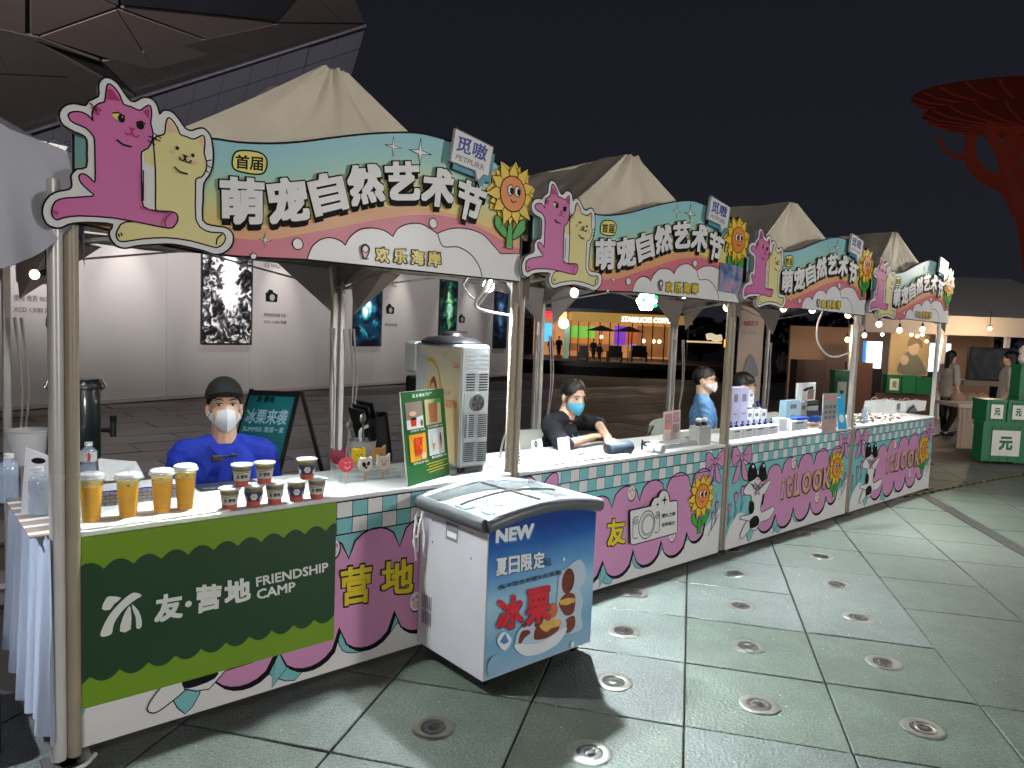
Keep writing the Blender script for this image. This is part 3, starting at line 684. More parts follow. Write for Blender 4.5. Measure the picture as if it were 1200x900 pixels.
def copyset(root, n, dx, labels, group=None):
    r = [root]
    for k in range(1, n): r.append(dup(root, (root.location[0]+dx*k, root.location[1], root.location[2]), label=labels[k]))
    return r
SL = ['large header board of the first stall with pastel rainbow and bold white characters', 'header board of the second stall, with a small photo card taped on its cloud', 'header board of the third stall from the camera', 'smallest looking header board at the far end of the stall row']
sg = T('header_sign', SL[0], 'sign', (0, SY, 1.8), 0, 'wavy header signs across the stall fronts')
b = MB(); P_all = top + bot[::-1]
def strip2(mb, A, B_, Y, M, d): 
    n = len(A); mb.add([(a[0], Y-d, a[1]) for a in A]+[(q[0], Y-d, q[1]) for q in B_], [(i, n+i, n+i+1, i+1) for i in range(n-1)], M)
b.prism(P_all, 0, -.03, fnS(), mat('board_edge', (90, 90, 92), .5), DARK); b.build('board', sg)
b = MB(); nb = len(BM)
oc = [(u, max(o, bt)) for (u, o), (_, bt) in zip(oran, bot)]; rc = [(u, max(o, bt)) for (u, o), (_, bt) in zip(rose, bot)]
for i in range(nb):
    f = lambda t: [(a[0], a[1]*(1-t)+c[1]*t) for a, c in zip(top, oc)]
    strip2(b, f(i/nb), f((i+1)/nb), SY, BM[i], .001)
strip2(b, oc, rc, SY, SORA, .001); strip2(b, rc, bot, SY, SPIN, .001)
P = Print(b, fnS(), d=.0012)
P.line(P_all, .008, BLACK, True)
cloud = [S2(355, 597)] + cr([S2(356, 594), S2(375, 548), S2(410, 520), S2(450, 515), S2(485, 528), S2(500, 543)], False, 5) + cr([S2(502, 540), S2(520, 510), S2(560, 482), S2(610, 478), S2(650, 488), S2(682, 510)], False, 5) + cr([S2(683, 507), S2(700, 480), S2(740, 462), S2(790, 462), S2(830, 485), S2(852, 500)], False, 5) + cr([S2(853, 497), S2(900, 480), S2(960, 480), S2(1020, 500), S2(1060, 540), S2(1090, 575)], False, 5) + [S2(1165, 575), S2(1165, 681)]
P.fill(cloud, WHITE); P.line(cloud, .005, BLACK, True)
P.line(cr(Sp([(852, 500), (872, 547), (930, 550), (980, 580), (1010, 625), (1020, 662)]), False), .005, BLACK)
for (x, y, r) in ((683, 168, 28), (785, 190, 38), (195, 523, 22)):
    c = S2(x, y); rr_ = abs(S2(x+r, y)[0]-c[0])*1.0; P.star(c, rr_*1.25, BLACK); P.star(c, rr_*.95, WHITE)
    P.star(c, rr_*.9, WHITE)
for (x, y, r) in ((319, 538, 11), (833, 460, 10)): c = S2(x, y); P.ell(c, .022, .022, WHITE, lw=.004, lm=BLACK)
P.ell(S2(150, 585), .012, .012, WHITE, lw=.003, lm=BLACK)
b.build('rainbow_print', sg)
b = MB(); P = Print(b, fnS(), d=.004)
pc_ = [S2(*q) for q in ((70, 225), (80, 193), (110, 183), (170, 190), (198, 210), (202, 240), (190, 268), (160, 274), (100, 264), (75, 250))]
P.out(cr(pc_, True, 3), LYEL, .006, BLACK)
P.text('首届', Sp([(82, 198), (188, 207), (186, 262), (82, 252)]), BLACK, .022); b.build('small_title_pill', sg)
TIT = '萌宠自然艺术节'
TQ = [[(25, 290), (180, 300), (180, 458), (28, 458)], [(190, 302), (335, 290), (355, 440), (215, 458)], [(350, 290), (472, 268), (503, 400), (385, 430)], [(497, 252), (620, 237), (640, 370), (522, 392)],
      [(647, 235), (765, 232), (773, 368), (652, 368)], [(795, 255), (905, 262), (895, 398), (783, 385)], [(930, 292), (1030, 335), (990, 462), (912, 425)]]
b = MB(); P = Print(b, fnS(), d=.005)
for ch, q in zip(TIT, TQ):
    Q = Sp(q); 
    c = np.mean(Q, axis=0); Q = [tuple(c+(np.array(p)-c)*1.08) for p in Q]
    for t in range(2): P.text(ch, [(u+.002, v-.012-.012*t) for u, v in Q], BLACK, .066)
for ch, q in zip(TIT, TQ):
    Q = Sp(q); c = np.mean(Q, axis=0); Q2 = [tuple(c+(np.array(p)-c)*1.17) for p in Q]
    P.text(ch, Q2, BLACK, .085); 
for ch, q in zip(TIT, TQ):
    Q = Sp(q); c = np.mean(Q, axis=0); P.text(ch, [tuple(c+(np.array(p)-c)*1.10) for p in Q], WHITE, .046)
b.build('title_lettering', sg)
b = MB(); P = Print(b, fnS(), d=.005)
for ch, x in zip('欢乐海岸', (640, 707, 773, 836)):
    y = 580+(x-640)*.085; Q = Sp([(x-25, y-31), (x+25, y-26), (x+25, y+30), (x-25, y+25)]); c = np.mean(Q, axis=0)
    P.text(ch, [tuple(c+(np.array(p)-c)*1.14) for p in Q], BLACK, .075); P.text(ch, Q, mat('gold_print', (222, 200, 40), .35), .035)
pin = cr(Sp([(573, 596), (560, 572), (558, 552), (573, 540), (588, 552), (586, 572)]), True, 4); P.out(pin, PINK, .005, BLACK); P.ell(S2(573, 558), .014, .014, WHITE, lw=.003, lm=BLACK)
P.line(Sp([(560, 592), (572, 597), (586, 594)]), .004, BLACK)
b.build('venue_lettering', sg)
# speech bubble plaque
b = MB(); Yb = SY-.03
bub = [S(*Z2(*q), Yb) for q in ((915, 100), (1058, 172), (1040, 282), (1022, 276), (998, 299), (990, 262), (895, 224))]
sh = [(u+.02, v-.028) for u, v in bub]
b.prism(sh, .002, -.022, fnS(Yb), mat('teal_block', (70, 140, 160), .4), DARK); b.prism(bub, .012, -.004, fnS(Yb), WHITE)
P = Print(b, fnS(Yb), d=.013); P.line(bub, .006, GREY, True)
SB = lambda pts: [S(*Z2(*q), Yb) for q in pts]
P.text('觅嗷', SB([(925, 125), (1040, 170), (1028, 228), (915, 184)]), BLUE, .02); P.text('PETPURR', SB([(918, 198), (1024, 240), (1020, 262), (912, 216)]), GREY, .008)
b.build('speech_bubble_plaque', sg)
# sunflower
def flower(mk, P, cx, cy, r, fat=1.0, leaves=True, face=True, stemlen=1.9, big=1.0):
    """flower printed in uv with inner radius r"""
    if leaves:
        st = [(cx-.14*r, cy-r*1.0), (cx+.16*r, cy-r*1.0), (cx+.22*r, cy-r*(1.2+stemlen)), (cx-.3*r, cy-r*(1.15+stemlen))]
        for sx_ in (-1, 1):
            lf = [(cx+sx_*.1*r, cy-r*2.55), (cx+sx_*.65*r, cy-r*2.35), (cx+sx_*1.15*r, cy-r*1.9), (cx+sx_*1.1*r, cy-r*1.35), (cx+sx_*.7*r, cy-r*1.45), (cx+sx_*.35*r, cy-r*1.95)]
            P.out(cr(lf, True, 4), GREEN, r*.06, BLACK)
        P.out(st, GREEN, r*.06, BLACK)
    n = 11; ro = random.Random(2)
    for lay in range(2):
        for k in range(n):
            a = 2*PI*(k+lay*.5)/n+.1; L_ = r*(1.95 if k % 2 else 1.75)*fat; h = .30
            p = [(cx+r*.8*math.cos(a-h), cy+r*.8*math.sin(a-h)), (cx+r*1.25*math.cos(a-h*.95), cy+r*1.25*math.sin(a-h*.95)), (cx+L_*math.cos(a), cy+L_*math.sin(a)), (cx+r*1.25*math.cos(a+h*.95), cy+r*1.25*math.sin(a+h*.95)), (cx+r*.8*math.cos(a+h), cy+r*.8*math.sin(a+h))]
            if lay == 0 and k % 2: continue
            P.out(p, YELL, r*.05, BLACK)
    P.ell((cx, cy), r*.95, r, ORAN, lw=r*.06, lm=BLACK)
    for sx_ in (-1, 1):
        P.ell((cx+sx_*.26*r+.05*r, cy+.18*r), .22*r, .3*r, WHITE, lw=r*.05, lm=BLACK); P.ell((cx+sx_*.26*r+.13*r, cy+.16*r), .12*r, .19*r, BLACK)
    P.line([(cx-.2*r, cy-.35*r), (cx, cy-.48*r), (cx+.25*r, cy-.38*r)], r*.06, BLACK)
fc = S2(1128, 350); fr = abs(S2(1128, 282)[1]-S2(1128, 418)[1])/2
b = MB(); YF = SY-.006
# cut out backing for the flower
P = Print(b, fnS(YF), d=.004); flower(None, P, fc[0], fc[1], fr)
b.build('sunflower_print', sg)
b = MB(); bp_ = [(fc[0]+fr*1.86*math.cos(2*PI*k/22)*(1 if k % 2 else .8), fc[1]+fr*1.86*math.sin(2*PI*k/22)*(1 if k % 2 else .8)) for k in range(22)]
b.prism(bp_, .003, -.02, fnS(YF), YELL, DARK); b.build('sunflower_cutout', sg)
# cats cut-out board
YC = SY-.035
def K(pts): return [S(x, y, YC) for x, y in pts]
cut = [(122,91),(130,92),(138,98),(145,108),(152,117),(158,119),(165,115),(172,114),(180,117),(185,125),(187,134),(190,130),(196,129),(203,132),(210,140),(217,150),(224,153),(230,151),(238,150),(244,155),(248,163),(250,180),(249,195),(245,206),(239,215),(238,235),(237.5,258),(248,264),(262,266),(270,270),(273.6,278),(271,289),(261,297),(250,298),(239,294),(211,287.5),(194,286),(167,287.5),(155,289.4),(146,291),(136,288),(129,279),(128,271),(132,263),(112,261),(94,261),(80.5,263),(72,267),(64,267),(54,262),(49.4,250),(51,239),(58,229),(69,224),(80.5,222),(84,217),(83,208),(84,204),(90,198),(101,196),(101.8,180),(101.6,164),(96,158),(88,155),(74,147),(69,136),(72,127),(80,122),(90,121.6),(100,123.6),(104,118),(115,113),(115.5,105),(116,97)]
b = MB(); cu = cr(K(cut), True, 2); b.prism(cu, 0, -.025, fnS(YC), WHITE, mat('foam_edge', (190, 190, 190), .6))
b.build('cutout_board', sg)
b = MB(); P = Print(b, fnS(YC), d=.0005); P.line(cu, .006, BLACK, True)
cream = [(192.5,157),(194,146),(196,139),(200,139),(207.5,149),(211,157.5),(218,160),(225,163),(230,162),(236,159),(239,160),(240,168),(239,180),(242,190),(241,200),(236,207.5),(229.5,210),(229,225),(229.5,258),(240,270),(252,272.5),(261,273),(264,279),(261,286),(254,290),(244,288),(222,282),(194,278.6),(167,280),(147,283),(139,282),(136,275),(139,267),(147,260),(180,258),(182,241),(182,200),(180,172),(180,163),(186,159)]
pink = [(122.5,119),(124,108),(126,98.6),(132.5,101),(140,111),(144.5,122),(153,125),(163,129.5),(168,127),(172.5,124),(176,124),(177.5,132.5),(176.5,145),(179,155),(178,165),(173,174),(166,178),(165.5,190),(166,225),(168,242),(183,247),(200,248),(207,251),(208,258),(204,265),(197,267.5),(167,261.7),(133,255.5),(92,253),(73.6,255.5),(66.7,257.8),(61.7,254),(60.5,246),(65,236),(78,232),(108,230),(107,226),(98,218),(93,211),(93,205),(98.6,204),(106,209),(110.5,214),(111.5,203),(111,180),(110.5,164),(108,158),(100,150),(86,144),(81,139),(80,134),(86,131),(96,131.6),(104,136),(109,142),(108,138),(108,131),(112,124),(117,121)]
P.fill(K([(169, 172), (182, 176), (182, 196), (168, 190)]), CREAM)
cc = cr(K(cream), True, 2); P.out(cc, CREAM, .005, BLACK)
b2 = cr(K(pink), True, 2); P.out(b2, CATP, .005, BLACK)
P.fill(K([(196.5, 143), (200, 143), (205, 150), (208, 156), (196, 155)]), PEACH); P.fill(K([(231, 165), (236, 161), (238, 164), (238, 174)]), PEACH)
P.fill(K([(126, 104), (131, 105), (137, 113), (141, 119), (125, 117)]), CATD); P.fill(K([(167, 131), (173, 127), (175, 130), (174, 140)]), CATD)
# faces
def E2(x, y, rx, ry, M, rot=0): 
    c = S(x, y, YC); sx_ = abs(S(x+rx, y, YC)[0]-c[0]); sy = abs(S(x, y+ry, YC)[1]-c[1]); P.ell(c, sx_, sy, M, rot)
E2(138, 136.5, 7.5, 4.2, LYEL, -.4); E2(142, 139, 4.2, 5, BLACK); E2(164, 147.5, 4.6, 4.4, BLACK); E2(143, 137.5, 1.2, 1.2, GREY)
P.line(K([(131, 133), (138, 132), (146, 137)]), .005, BLACK); P.line(K([(159, 144), (165, 142.5), (170, 146)]), .005, BLACK)
P.fill(K([(150, 149), (159, 151), (154, 154.5)]), CATD); P.line(K([(154, 154), (152, 158), (148, 158), (146, 155)]), .005, CATD); P.line(K([(154, 154), (156, 160), (160, 161), (162, 159)]), .005, CATD)
P.line(K([(136, 164), (144, 170), (154, 172.5)]), .006, BLACK)
for q in ([(104.5, 121), (111, 127)], [(106, 126), (114, 131)], [(173, 160), (183, 163)], [(172, 165), (181, 170)]): P.line(K(q), .004, BLACK)
for q in ([(112, 126), (118, 131)], [(109, 131), (116, 135)]): P.line(K(q), .008, CATD)
E2(207, 174, 2.1, 2.2, BLACK); E2(225, 182.5, 2.1, 2.2, BLACK); E2(200, 179, 3.5, 2.3, PEACH); E2(227.5, 191, 3.5, 2.3, PEACH)
P.fill(K([(212.5, 180.5), (220, 184), (215, 185.5)]), BLACK); P.line(K([(216, 185), (214, 189), (210, 187.5), (209, 184)]), .005, BLACK); P.line(K([(216, 185), (217, 190), (221, 191), (223, 188)]), .005, BLACK)
P.line(K([(203, 196), (210, 202), (219, 204.5)]), .006, BLACK)
for q in ([(179.5, 157), (188, 163)], [(178.5, 163), (187, 166)], [(241, 189), (247, 188)], [(241, 194), (246, 197)], [(239, 199), (243, 203)]): P.line(K(q), .004, BLACK)
P.line(cr(K([(163, 243), (172, 246), (183, 249), (195, 250)]), False), .004, CATD); P.line(cr(K([(193, 266), (192, 259), (197, 252), (201, 249.5)]), False), .006, CATD)
P.line(cr(K([(252, 287), (253, 280), (259, 274.5)]), False), .005, BLACK); P.line(K([(137.5, 274), (139, 278)]), .005, BLACK); P.line(K([(140.5, 273), (142, 277)]), .005, BLACK)
P.line(K([(62, 247), (63.5, 251)]), .006, CATD); P.line(K([(65, 248), (66.5, 252)]), .006, CATD)
P.line(K([(166.5, 236), (166.5, 200)]), .004, BLACK)
b.build('cat_pair_print', sg)
signs = copyset(sg, 4, 2.0, SL)
# a little alternative hue on the fourth sign's cats comes from light only
o = MB(); fn = fnS(SY-.012); X2 = 2.0
o.prism([(3.66, 1.845), (3.93, 1.835), (3.93, 2.02), (3.66, 2.03)], .002, 0, fn, noise_art('photo_card', [(.4, (60, 80, 130)), (.5, (120, 140, 180)), (.6, (190, 140, 160)), (.75, (220, 190, 200))], 9, .5), WHITE)
tag(o.build('photo_card', loc=(3.8, SY, 1.93)), 'small blue and pink photo card stuck on the second header sign', 'card')
# ================================================================== COUNTERS
HC = .77
z6 = homog([(105, 212), (683, 144), (692, 531), (90, 693)], [(.045, HC), (1.955, HC), (1.955, 0.02), (.045, 0.02)])
def Q6(pts): return [z6(*p) for p in pts]
CT_W = mat('white_tabletop', (226, 228, 228), .35, var=.04)
def art(k, X0):
    FY = -.012; fn = lambda u, v, d: (X0+u, FY-d, v)
    b = MB(); P = Print(b, fn)
    L_, R_ = (.045 if k else .0), 1.955
    P.rect((L_, .02), (R_, HC), TEAL)
    if k != 99:
        hills = Q6([(90, 693), (110, 625), (150, 545), (185, 560), (240, 620), (330, 600), (420, 560), (560, 520), (640, 480), (700, 405)])
        P.fill([(L_, .02), (L_, .10)] + cr([(L_, .10), (L_+.06, .2), (L_+.17, .27), (L_+.3, .22), (.6, .16), (1.0, .14), (1.5, .16), (1.72, .2), (R_-.02, .33), (R_, .33)], False, 5) + [(R_, .02)], WHITE)
    # teal shadow shapes under the pink cloud
    for q in ([(.72, .17), (.86, .14), (.80, .03), (.68, .1)], [(1.02, .2), (1.3, .2), (1.24, .1), (1.12, .07), (1.02, .1)], [(.3, .16), (.42, .13), (.36, .03)]):
        P.out(cr(q, True, 3), TEAL, .004, BLACK)
    P.fill([(.70, .2), (.86, .2), (.70, .03)], TEAL); P.line([(.86, .2), (.70, .03), (.72, .2)], .004, BLACK)
    bot_c = [(.42, .24), (.60, .17), (.92, .2), (1.24, .22), (1.5, .24), (1.76, .22)]
    topc = [(1.78, .56), (1.74, .62), (1.44, .58), (1.12, .56), (.84, .53), (.58, .5)]
    cl = scal([(.44, .22), (.72, .19), (1.0, .21), (1.28, .22), (1.56, .23), (1.76, .26)], 8, -.26)
    rt_ = [(1.80, .3), (1.84, .4), (1.8, .5), (1.84, .58)]
    tpp = scal([(1.84, .54), (1.58, .53), (1.30, .52), (1.04, .51), (.78, .5), (.56, .48)], 8, -.24)
    lf = [(.50, .45), (.53, .36), (.50, .28)]
    pol = cl + rt_ + tpp + lf
    P.fill([(u+.012, v-.018) for u, v in cl]+[(1.8, .4), (.5, .4)], BLACK); P.fill(pol, PINK); P.line(pol, .008, BLACK, True)
    b.build('pink_cloud_print', fp)
    b = MB(); P = Print(b, fn, d=.003)
    # checker rows
    n = 26; rh = .072; cw = (R_-L_)/n
    for r in range(2):
        for i in range(n):
            v1 = HC-r*rh; P.d = .003
            P.rect((L_+i*cw, v1-rh), (L_+(i+1)*cw, v1), WHITE if (i+r) % 2 else TEAL)
    P.d = .0036
    for r in range(3): P.line([(L_, HC-r*rh-.002), (R_, HC-r*rh-.002)], .006, BLACK, bump=(r == 0))
    for i in range(n+1): P.line([(L_+i*cw, HC), (L_+i*cw, HC-2*rh)], .003, BLACK, bump=(i == 0))
    b.build('checker_border', fp)
    # bows
    b = MB(); P = Print(b, fn, d=.0045)
    def bow(cx, cy, s_):
        for m_ in (-1, 1):
            P.out(cr([(cx, cy-.01*s_), (cx+m_*.07*s_, cy-.09*s_), (cx+m_*.11*s_, cy-.2*s_), (cx+m_*.03*s_, cy-.17*s_), (cx+m_*.01*s_, cy-.08*s_)], True, 3), PINK, .005, BLACK)
            P.out(cr([(cx, cy), (cx+m_*.07*s_, cy+.075*s_), (cx+m_*.13*s_, cy+.08*s_), (cx+m_*.14*s_, cy), (cx+m_*.12*s_, cy-.06*s_), (cx+m_*.05*s_, cy-.03*s_)], True, 3), PINK, .006, BLACK)
            P.line([(cx+m_*.03*s_, cy+.01), (cx+m_*.08*s_, cy+.02)], .005, BLACK)
        P.ell((cx, cy), .024*s_, .03*s_, PINK, lw=.005, lm=BLACK)
    bow(L_+.14, HC-.085, .92); b.build('bow_print', fp); b = MB(); P = Print(b, fn, d=.0045); bow(R_-.11, HC-.085, .8)
    b.build('bow_print', fp)
    b = MB(); P = Print(b, fn, d=.0045)
    flower(None, P, 1.70, .46, .085, leaves=True, stemlen=1.9)
    b.build('sunflower_print', fp)
    for (x, y, s_) in ((1.855, .28, .7), (1.90, .34, .8), (.065, .3, .8), (.145, .36, 1), (.225, .4, 1)):
        b = MB(); P = Print(b, fn, d=.0045); P.line([(x, y), (x-.01, y-.13*s_)], .007, mat('stem_green', (50, 120, 110), .4)); P.line([(x-.01, y-.12*s_), (x+.03, y-.05*s_)], .007, MATS['stem_green'])
        P.out(cr([(x-.022*s_, y+.02), (x-.02*s_, y+.07*s_), (x-.008*s_, y+.055*s_), (x, y+.08*s_), (x+.01*s_, y+.055*s_), (x+.022*s_, y+.07*s_), (x+.022*s_, y+.02), (x, y-.01)], True, 2), PINK, .004, BLACK); b.build('tulip_print', fp)
    for (x, y, r) in ((.2, .52, .035), (1.56, .53, .03), (1.9, .45, .03), (1.82, .17, .02), (1.1, .47, .02)): b = MB(); P = Print(b, fn, d=.0045); P.star((x, y), r, BLACK); P.star((x, y), r*.7, WHITE); b.build('sparkle_print', fp)
    for (x, y) in ((.96, .565), (1.40, .235)):
        if True:
            b = MB(); P = Print(b, fn, d=.0045); P.ell((x, y), .04, .05, BLACK); P.ell((x-.002, y+.004), .036, .046, WHITE); P.ell((x, y-.012), .02, .018, PEACH)
            for dx, dy in ((-.018, .016), (0, .026), (.018, .016)): P.ell((x+dx, y+dy), .008, .010, PINK)
            b.build('paw_print', fp)
    if k != 1:
        b = MB(); P = Print(b, fn, d=.0062)
        body = Q6([(195, 372), (168, 412), (182, 432), (206, 432), (212, 470), (205, 520), (170, 528), (158, 545), (205, 555), (208, 590), (240, 600), (262, 560), (300, 548), (326, 505), (318, 488), (262, 515), (258, 470), (272, 430), (300, 376), (294, 364), (262, 392), (238, 410), (215, 395)])
        tail = Q6([(200, 545), (172, 590), (160, 625), (168, 638), (182, 628), (212, 590), (222, 570)])
        P.out(cr(tail, True, 2), WHITE, .005, BLACK)
        bodyc = cr(body, True, 2); P.out(bodyc, WHITE, .005, BLACK)
        P.fill(cr(Q6([(205, 460), (222, 468), (224, 505), (210, 522), (200, 500)]), True, 3), BLACK); P.fill(cr(Q6([(210, 545), (235, 528), (252, 545), (248, 575), (212, 590), (205, 570)]), True, 3), BLACK); P.fill(cr(Q6([(262, 435), (272, 430), (268, 470), (262, 480)]), True, 3), BLACK)
        P.out(cr(Q6([(188, 340), (196, 375), (238, 388), (272, 368), (276, 330), (255, 320), (215, 320)]), True, 2), WHITE, .004, BLACK)
        P.fill(cr(Q6([(186, 345), (190, 315), (200, 290), (213, 285), (222, 300), (232, 330), (230, 350), (208, 366), (190, 368)]), True, 2), BLACK); P.fill(cr(Q6([(240, 350), (238, 325), (246, 300), (258, 282), (268, 290), (275, 330), (278, 350), (262, 372), (250, 365)]), True, 2), BLACK)
        P.fill(Q6([(204, 296), (212, 293), (214, 305), (205, 308)]), WHITE); P.fill(Q6([(256, 292), (263, 290), (266, 302), (258, 306)]), WHITE)
        P.ell(z6(237, 344), .018, .012, BLACK); P.line(Q6([(228, 356), (237, 362), (246, 354)]), .004, BLACK)
        c = z6(234, 385)
        for m_ in (-1, 1): P.out([(c[0], c[1]), (c[0]+m_*.05, c[1]+.03), (c[0]+m_*.055, c[1]-.03)], PINK, .004, BLACK); P.out([(c[0], c[1]), (c[0]+m_*.035, c[1]-.08), (c[0]+m_*.01, c[1]-.07)], PINK, .004, BLACK)
        b.build('dog_print', fp)
    return fn
CL = ['first stall counter, white top, front panel mostly under a green banner', 'second stall counter with a white camera plaque printed on its pink front', 'third stall counter, dog printed on its front, crowded with skin care boxes', 'fourth and farthest stall counter, heaped with small black and white goods']
counters = []
for k in range(4):
    X0 = 2*k; ct = T('stall_counter', CL[k], 'counter', (X0+1, .3, 0), 0, 'decorated counters in a row'); counters.append(ct)
    if k in (0, 1, 2):
        b = MB(); b.box((X0+(.045 if k else .0), -.012, .02), (X0+1.955, .006, HC), WHITE, .002); fp = b.build('front_panel', ct)
        fn = art(k, X0)
        b = MB(); P = Print(b, fn, d=.0066)
        if k == 0:
            F0 = lambda x, y: (lambda q: (float(q[0]), float(q[2])))(onY(380+x/7.5, 620+y/7.5, -.02))
            for ch, q in (('营', [(145, 345), (420, 300), (405, 640), (150, 685)]), ('地', [(505, 290), (790, 250), (780, 560), (500, 580)])):
                Q = [F0(*p) for p in q]; c = np.mean(Q, axis=0); P.text(ch, [tuple(c+(np.array(p)-c)*1.09) for p in Q], BLACK, .055); P.text(ch, Q, mat('gold_print', (222, 200, 40), .35), .03)
        elif k == 1:
            F1 = lambda x, y: (lambda q: (float(q[0])-2, float(q[2])))(onY(700+x/11.25, 560+y/11.25, -.02))
            Q = [F1(*p) for p in ((125, 550), (370, 530), (370, 860), (135, 915))]; c = np.mean(Q, axis=0); P.text('友', [tuple(c+(np.array(p)-c)*1.09) for p in Q], BLACK, .055); P.text('友', Q, mat('gold_print', (222, 200, 40), .35), .03)
        else:
            x = .78; 
            for ch, w_, h_ in (('i', .045, .17), ('t', .09, .17), ('L', .1, .18), ('O', .15, .18), ('O', .15, .18), ('K', .13, .18)):
                Q = [(x, .30+h_), (x+w_, .30+h_), (x+w_, .30), (x, .30)]; c = np.mean(Q, axis=0)
                P.text(ch, [(u+.006, v-.006) for u, v in [tuple(c+(np.array(p)-c)*1.06) for p in Q]], BLACK, .05); P.text(ch, Q, mat('gold_print', (222, 200, 40), .35), .03); 
                Q3 = [tuple(c+(np.array(p)-c)*.93) for p in Q]; P.text(ch, Q3, PINK, .0); x += w_+.03
        b.build('company_lettering', fp)
        if k == 1:
            b = MB(); fn5 = lambda u, v, d: (2+u, -.03-d, v)
            o = [F1(*p) for p in ((412, 445), (425, 425), (690, 365), (700, 320), (735, 262), (790, 248), (805, 200), (840, 160), (880, 158), (915, 190), (930, 250), (935, 305), (1020, 295), (1040, 315), (1038, 700), (1015, 725), (450, 880), (418, 860))]
            b.prism(o, .001, -.014, fn5, WHITE, DARK); P = Print(b, fn5, d=.0012); P.line(o, .007, BLACK, True)
            for (x, y, rx, ry, M, lw) in ((632, 612, 103, 180, WHITE, .006), (640, 610, 88, 150, mat('silver_print', (180, 186, 186), .35), .0), (645, 612, 70, 118, WHITE, .003)):
                c = F1(x, y); P.ell(c, abs(F1(x+rx, y)[0]-c[0]), abs(F1(x, y+ry)[1]-c[1]), M, lw=lw, lm=BLACK if lw else None)
            P.line([F1(*p) for p in ((525, 500), (465, 520), (450, 540), (445, 770), (460, 795), (515, 782))], .005, BLACK); P.line([F1(*p) for p in ((750, 450), (780, 440), (797, 455), (795, 690), (770, 715), (730, 712))], .005, BLACK)
            for (x, y) in ((492, 570), (765, 500)): c = F1(x, y); P.ell(c, .018, .018, MATS['silver_print'], lw=.002, lm=BLACK)
            P.text('潮头之眼', [F1(*p) for p in ((825, 470), (1005, 435), (1005, 490), (825, 525))], BLACK, .01); P.text('自带高光', [F1(*p) for p in ((825, 592), (1000, 553), (1000, 608), (825, 642))], BLACK, .01)
            P.star(F1(768, 345), .022, BLACK); P.star(F1(860, 285), .035, BLACK); b.build('camera_plaque', fp)
    else:
        # fourth counter repeats the third counter's front
        src = [o for o in counters[2].children if o.name.startswith('front_panel')][0]
        c = src.copy(); COL.objects.link(c); c.parent = ct
        for q in src.children: d_ = q.copy(); COL.objects.link(d_); d_.parent = c
    b = MB(); b.box((X0+(.03 if k else -.005), -.015, HC), (X0+1.97, .52, HC+.022), CT_W, .004); b.build('tabletop', ct)
    b = MB(); b.box((X0+.045, .008, HC-.03), (X0+1.955, .03, HC), POLE); b.build('front_rail', ct)
    for x in (X0+.08, X0+1.92):
        for y in (.04, .48): b = MB(); b.tube([(x, y, 0), (x, y, HC)], .013, POLE, 8); b.build('leg', ct)
TOP = HC+.022
# green banner over the first counter
bn = T('green_banner', 'green banner with wavy dark band and white camp lettering hung on the first counter', 'banner', (1, -.03, .7))
G1 = mat('lime_banner', (110, 150, 16), .45, var=.06, vs=3); G2 = mat('dark_green_banner', (16, 62, 26), .45, var=.08, vs=3); BW = mat('banner_white', (225, 230, 225), .45)
Bq = [onY(x, y, -.03) for x, y in ((91.5, 630), (394, 586), (393.5, 748), (92.5, 832))]
u0, u1 = float(Bq[0][0])+.004, float(Bq[1][0]); vt, vb = HC+.006, float((Bq[2][2]+Bq[3][2])/2)
fnB = lambda u, v, d: (u, -.036-d-.003*math.sin(u*5), v)
b = MB(); n = 30; m_ = 8; V = [fnB(u0+(u1-u0)*i/n, vb+(vt-vb)*j/m_, 0) for j in range(m_+1) for i in range(n+1)]
b.add(V, [(j*(n+1)+i, j*(n+1)+i+1, (j+1)*(n+1)+i+1, (j+1)*(n+1)+i) for j in range(m_) for i in range(n)], G1); b.build('cloth', bn)
b = MB(); P = Print(b, fnB, d=.0008); H = vt-vb; N_ = 120
A = []; B_ = []
for i in range(N_+1):
    t = i/N_; u = u0+(u1-u0)*t; wv = abs(math.sin(t*PI*10.3+.7))**.8
    A.append((u, vb+H*.80+.03*wv)); B_.append((u, vb+H*.19-.03*abs(math.sin(t*PI*10.3+2.2))**.7))
for i in range(N_): P.mb.add([fnB(*A[i], .001), fnB(*A[i+1], .001), fnB(*B_[i+1], .001), fnB(*B_[i], .001)], [(0, 3, 2, 1)], G2)
b.build('dark_wave_print', bn)
b = MB(); P = Print(b, fnB, d=.0025)
F3 = lambda x, y: (lambda q: (float(q[0]), float(q[2])))(onY(x/3, 620+y/3, -.036))
def FQ(pts): return [F3(*p) for p in pts]
P.fill(cr(FQ([(352, 374), (372, 320), (400, 280), (440, 240), (470, 222), (497, 232), (470, 250), (430, 285), (400, 330), (390, 368)]), True, 3), BW)
P.fill(cr(FQ([(357, 280), (370, 245), (385, 235), (425, 240), (400, 262), (385, 282)]), True, 2), BW)
P.fill(cr(FQ([(462, 262), (485, 285), (497, 320), (494, 345), (478, 346), (476, 310), (468, 290)]), True, 2), BW); P.fill(cr(FQ([(448, 275), (458, 275), (458, 350), (420, 358), (430, 310)]), True, 2), BW)
for ch, q in (('友', [(545, 232), (640, 218), (640, 308), (540, 330)]), ('营', [(688, 195), (778, 190), (775, 275), (685, 298)]), ('地', [(785, 180), (878, 168), (880, 245), (788, 272)])): P.text(ch, FQ(q), BW, .04)
P.ell(F3(660, 261), .012, .012, BW)
P.text('FRIENDSHIP', FQ([(897, 168), (1153, 115), (1153, 148), (899, 202)]), BW, .025); P.text('CAMP', FQ([(899, 212), (1037, 183), (1037, 217), (901, 247)]), BW, .025)
b.build('camp_lettering', bn)
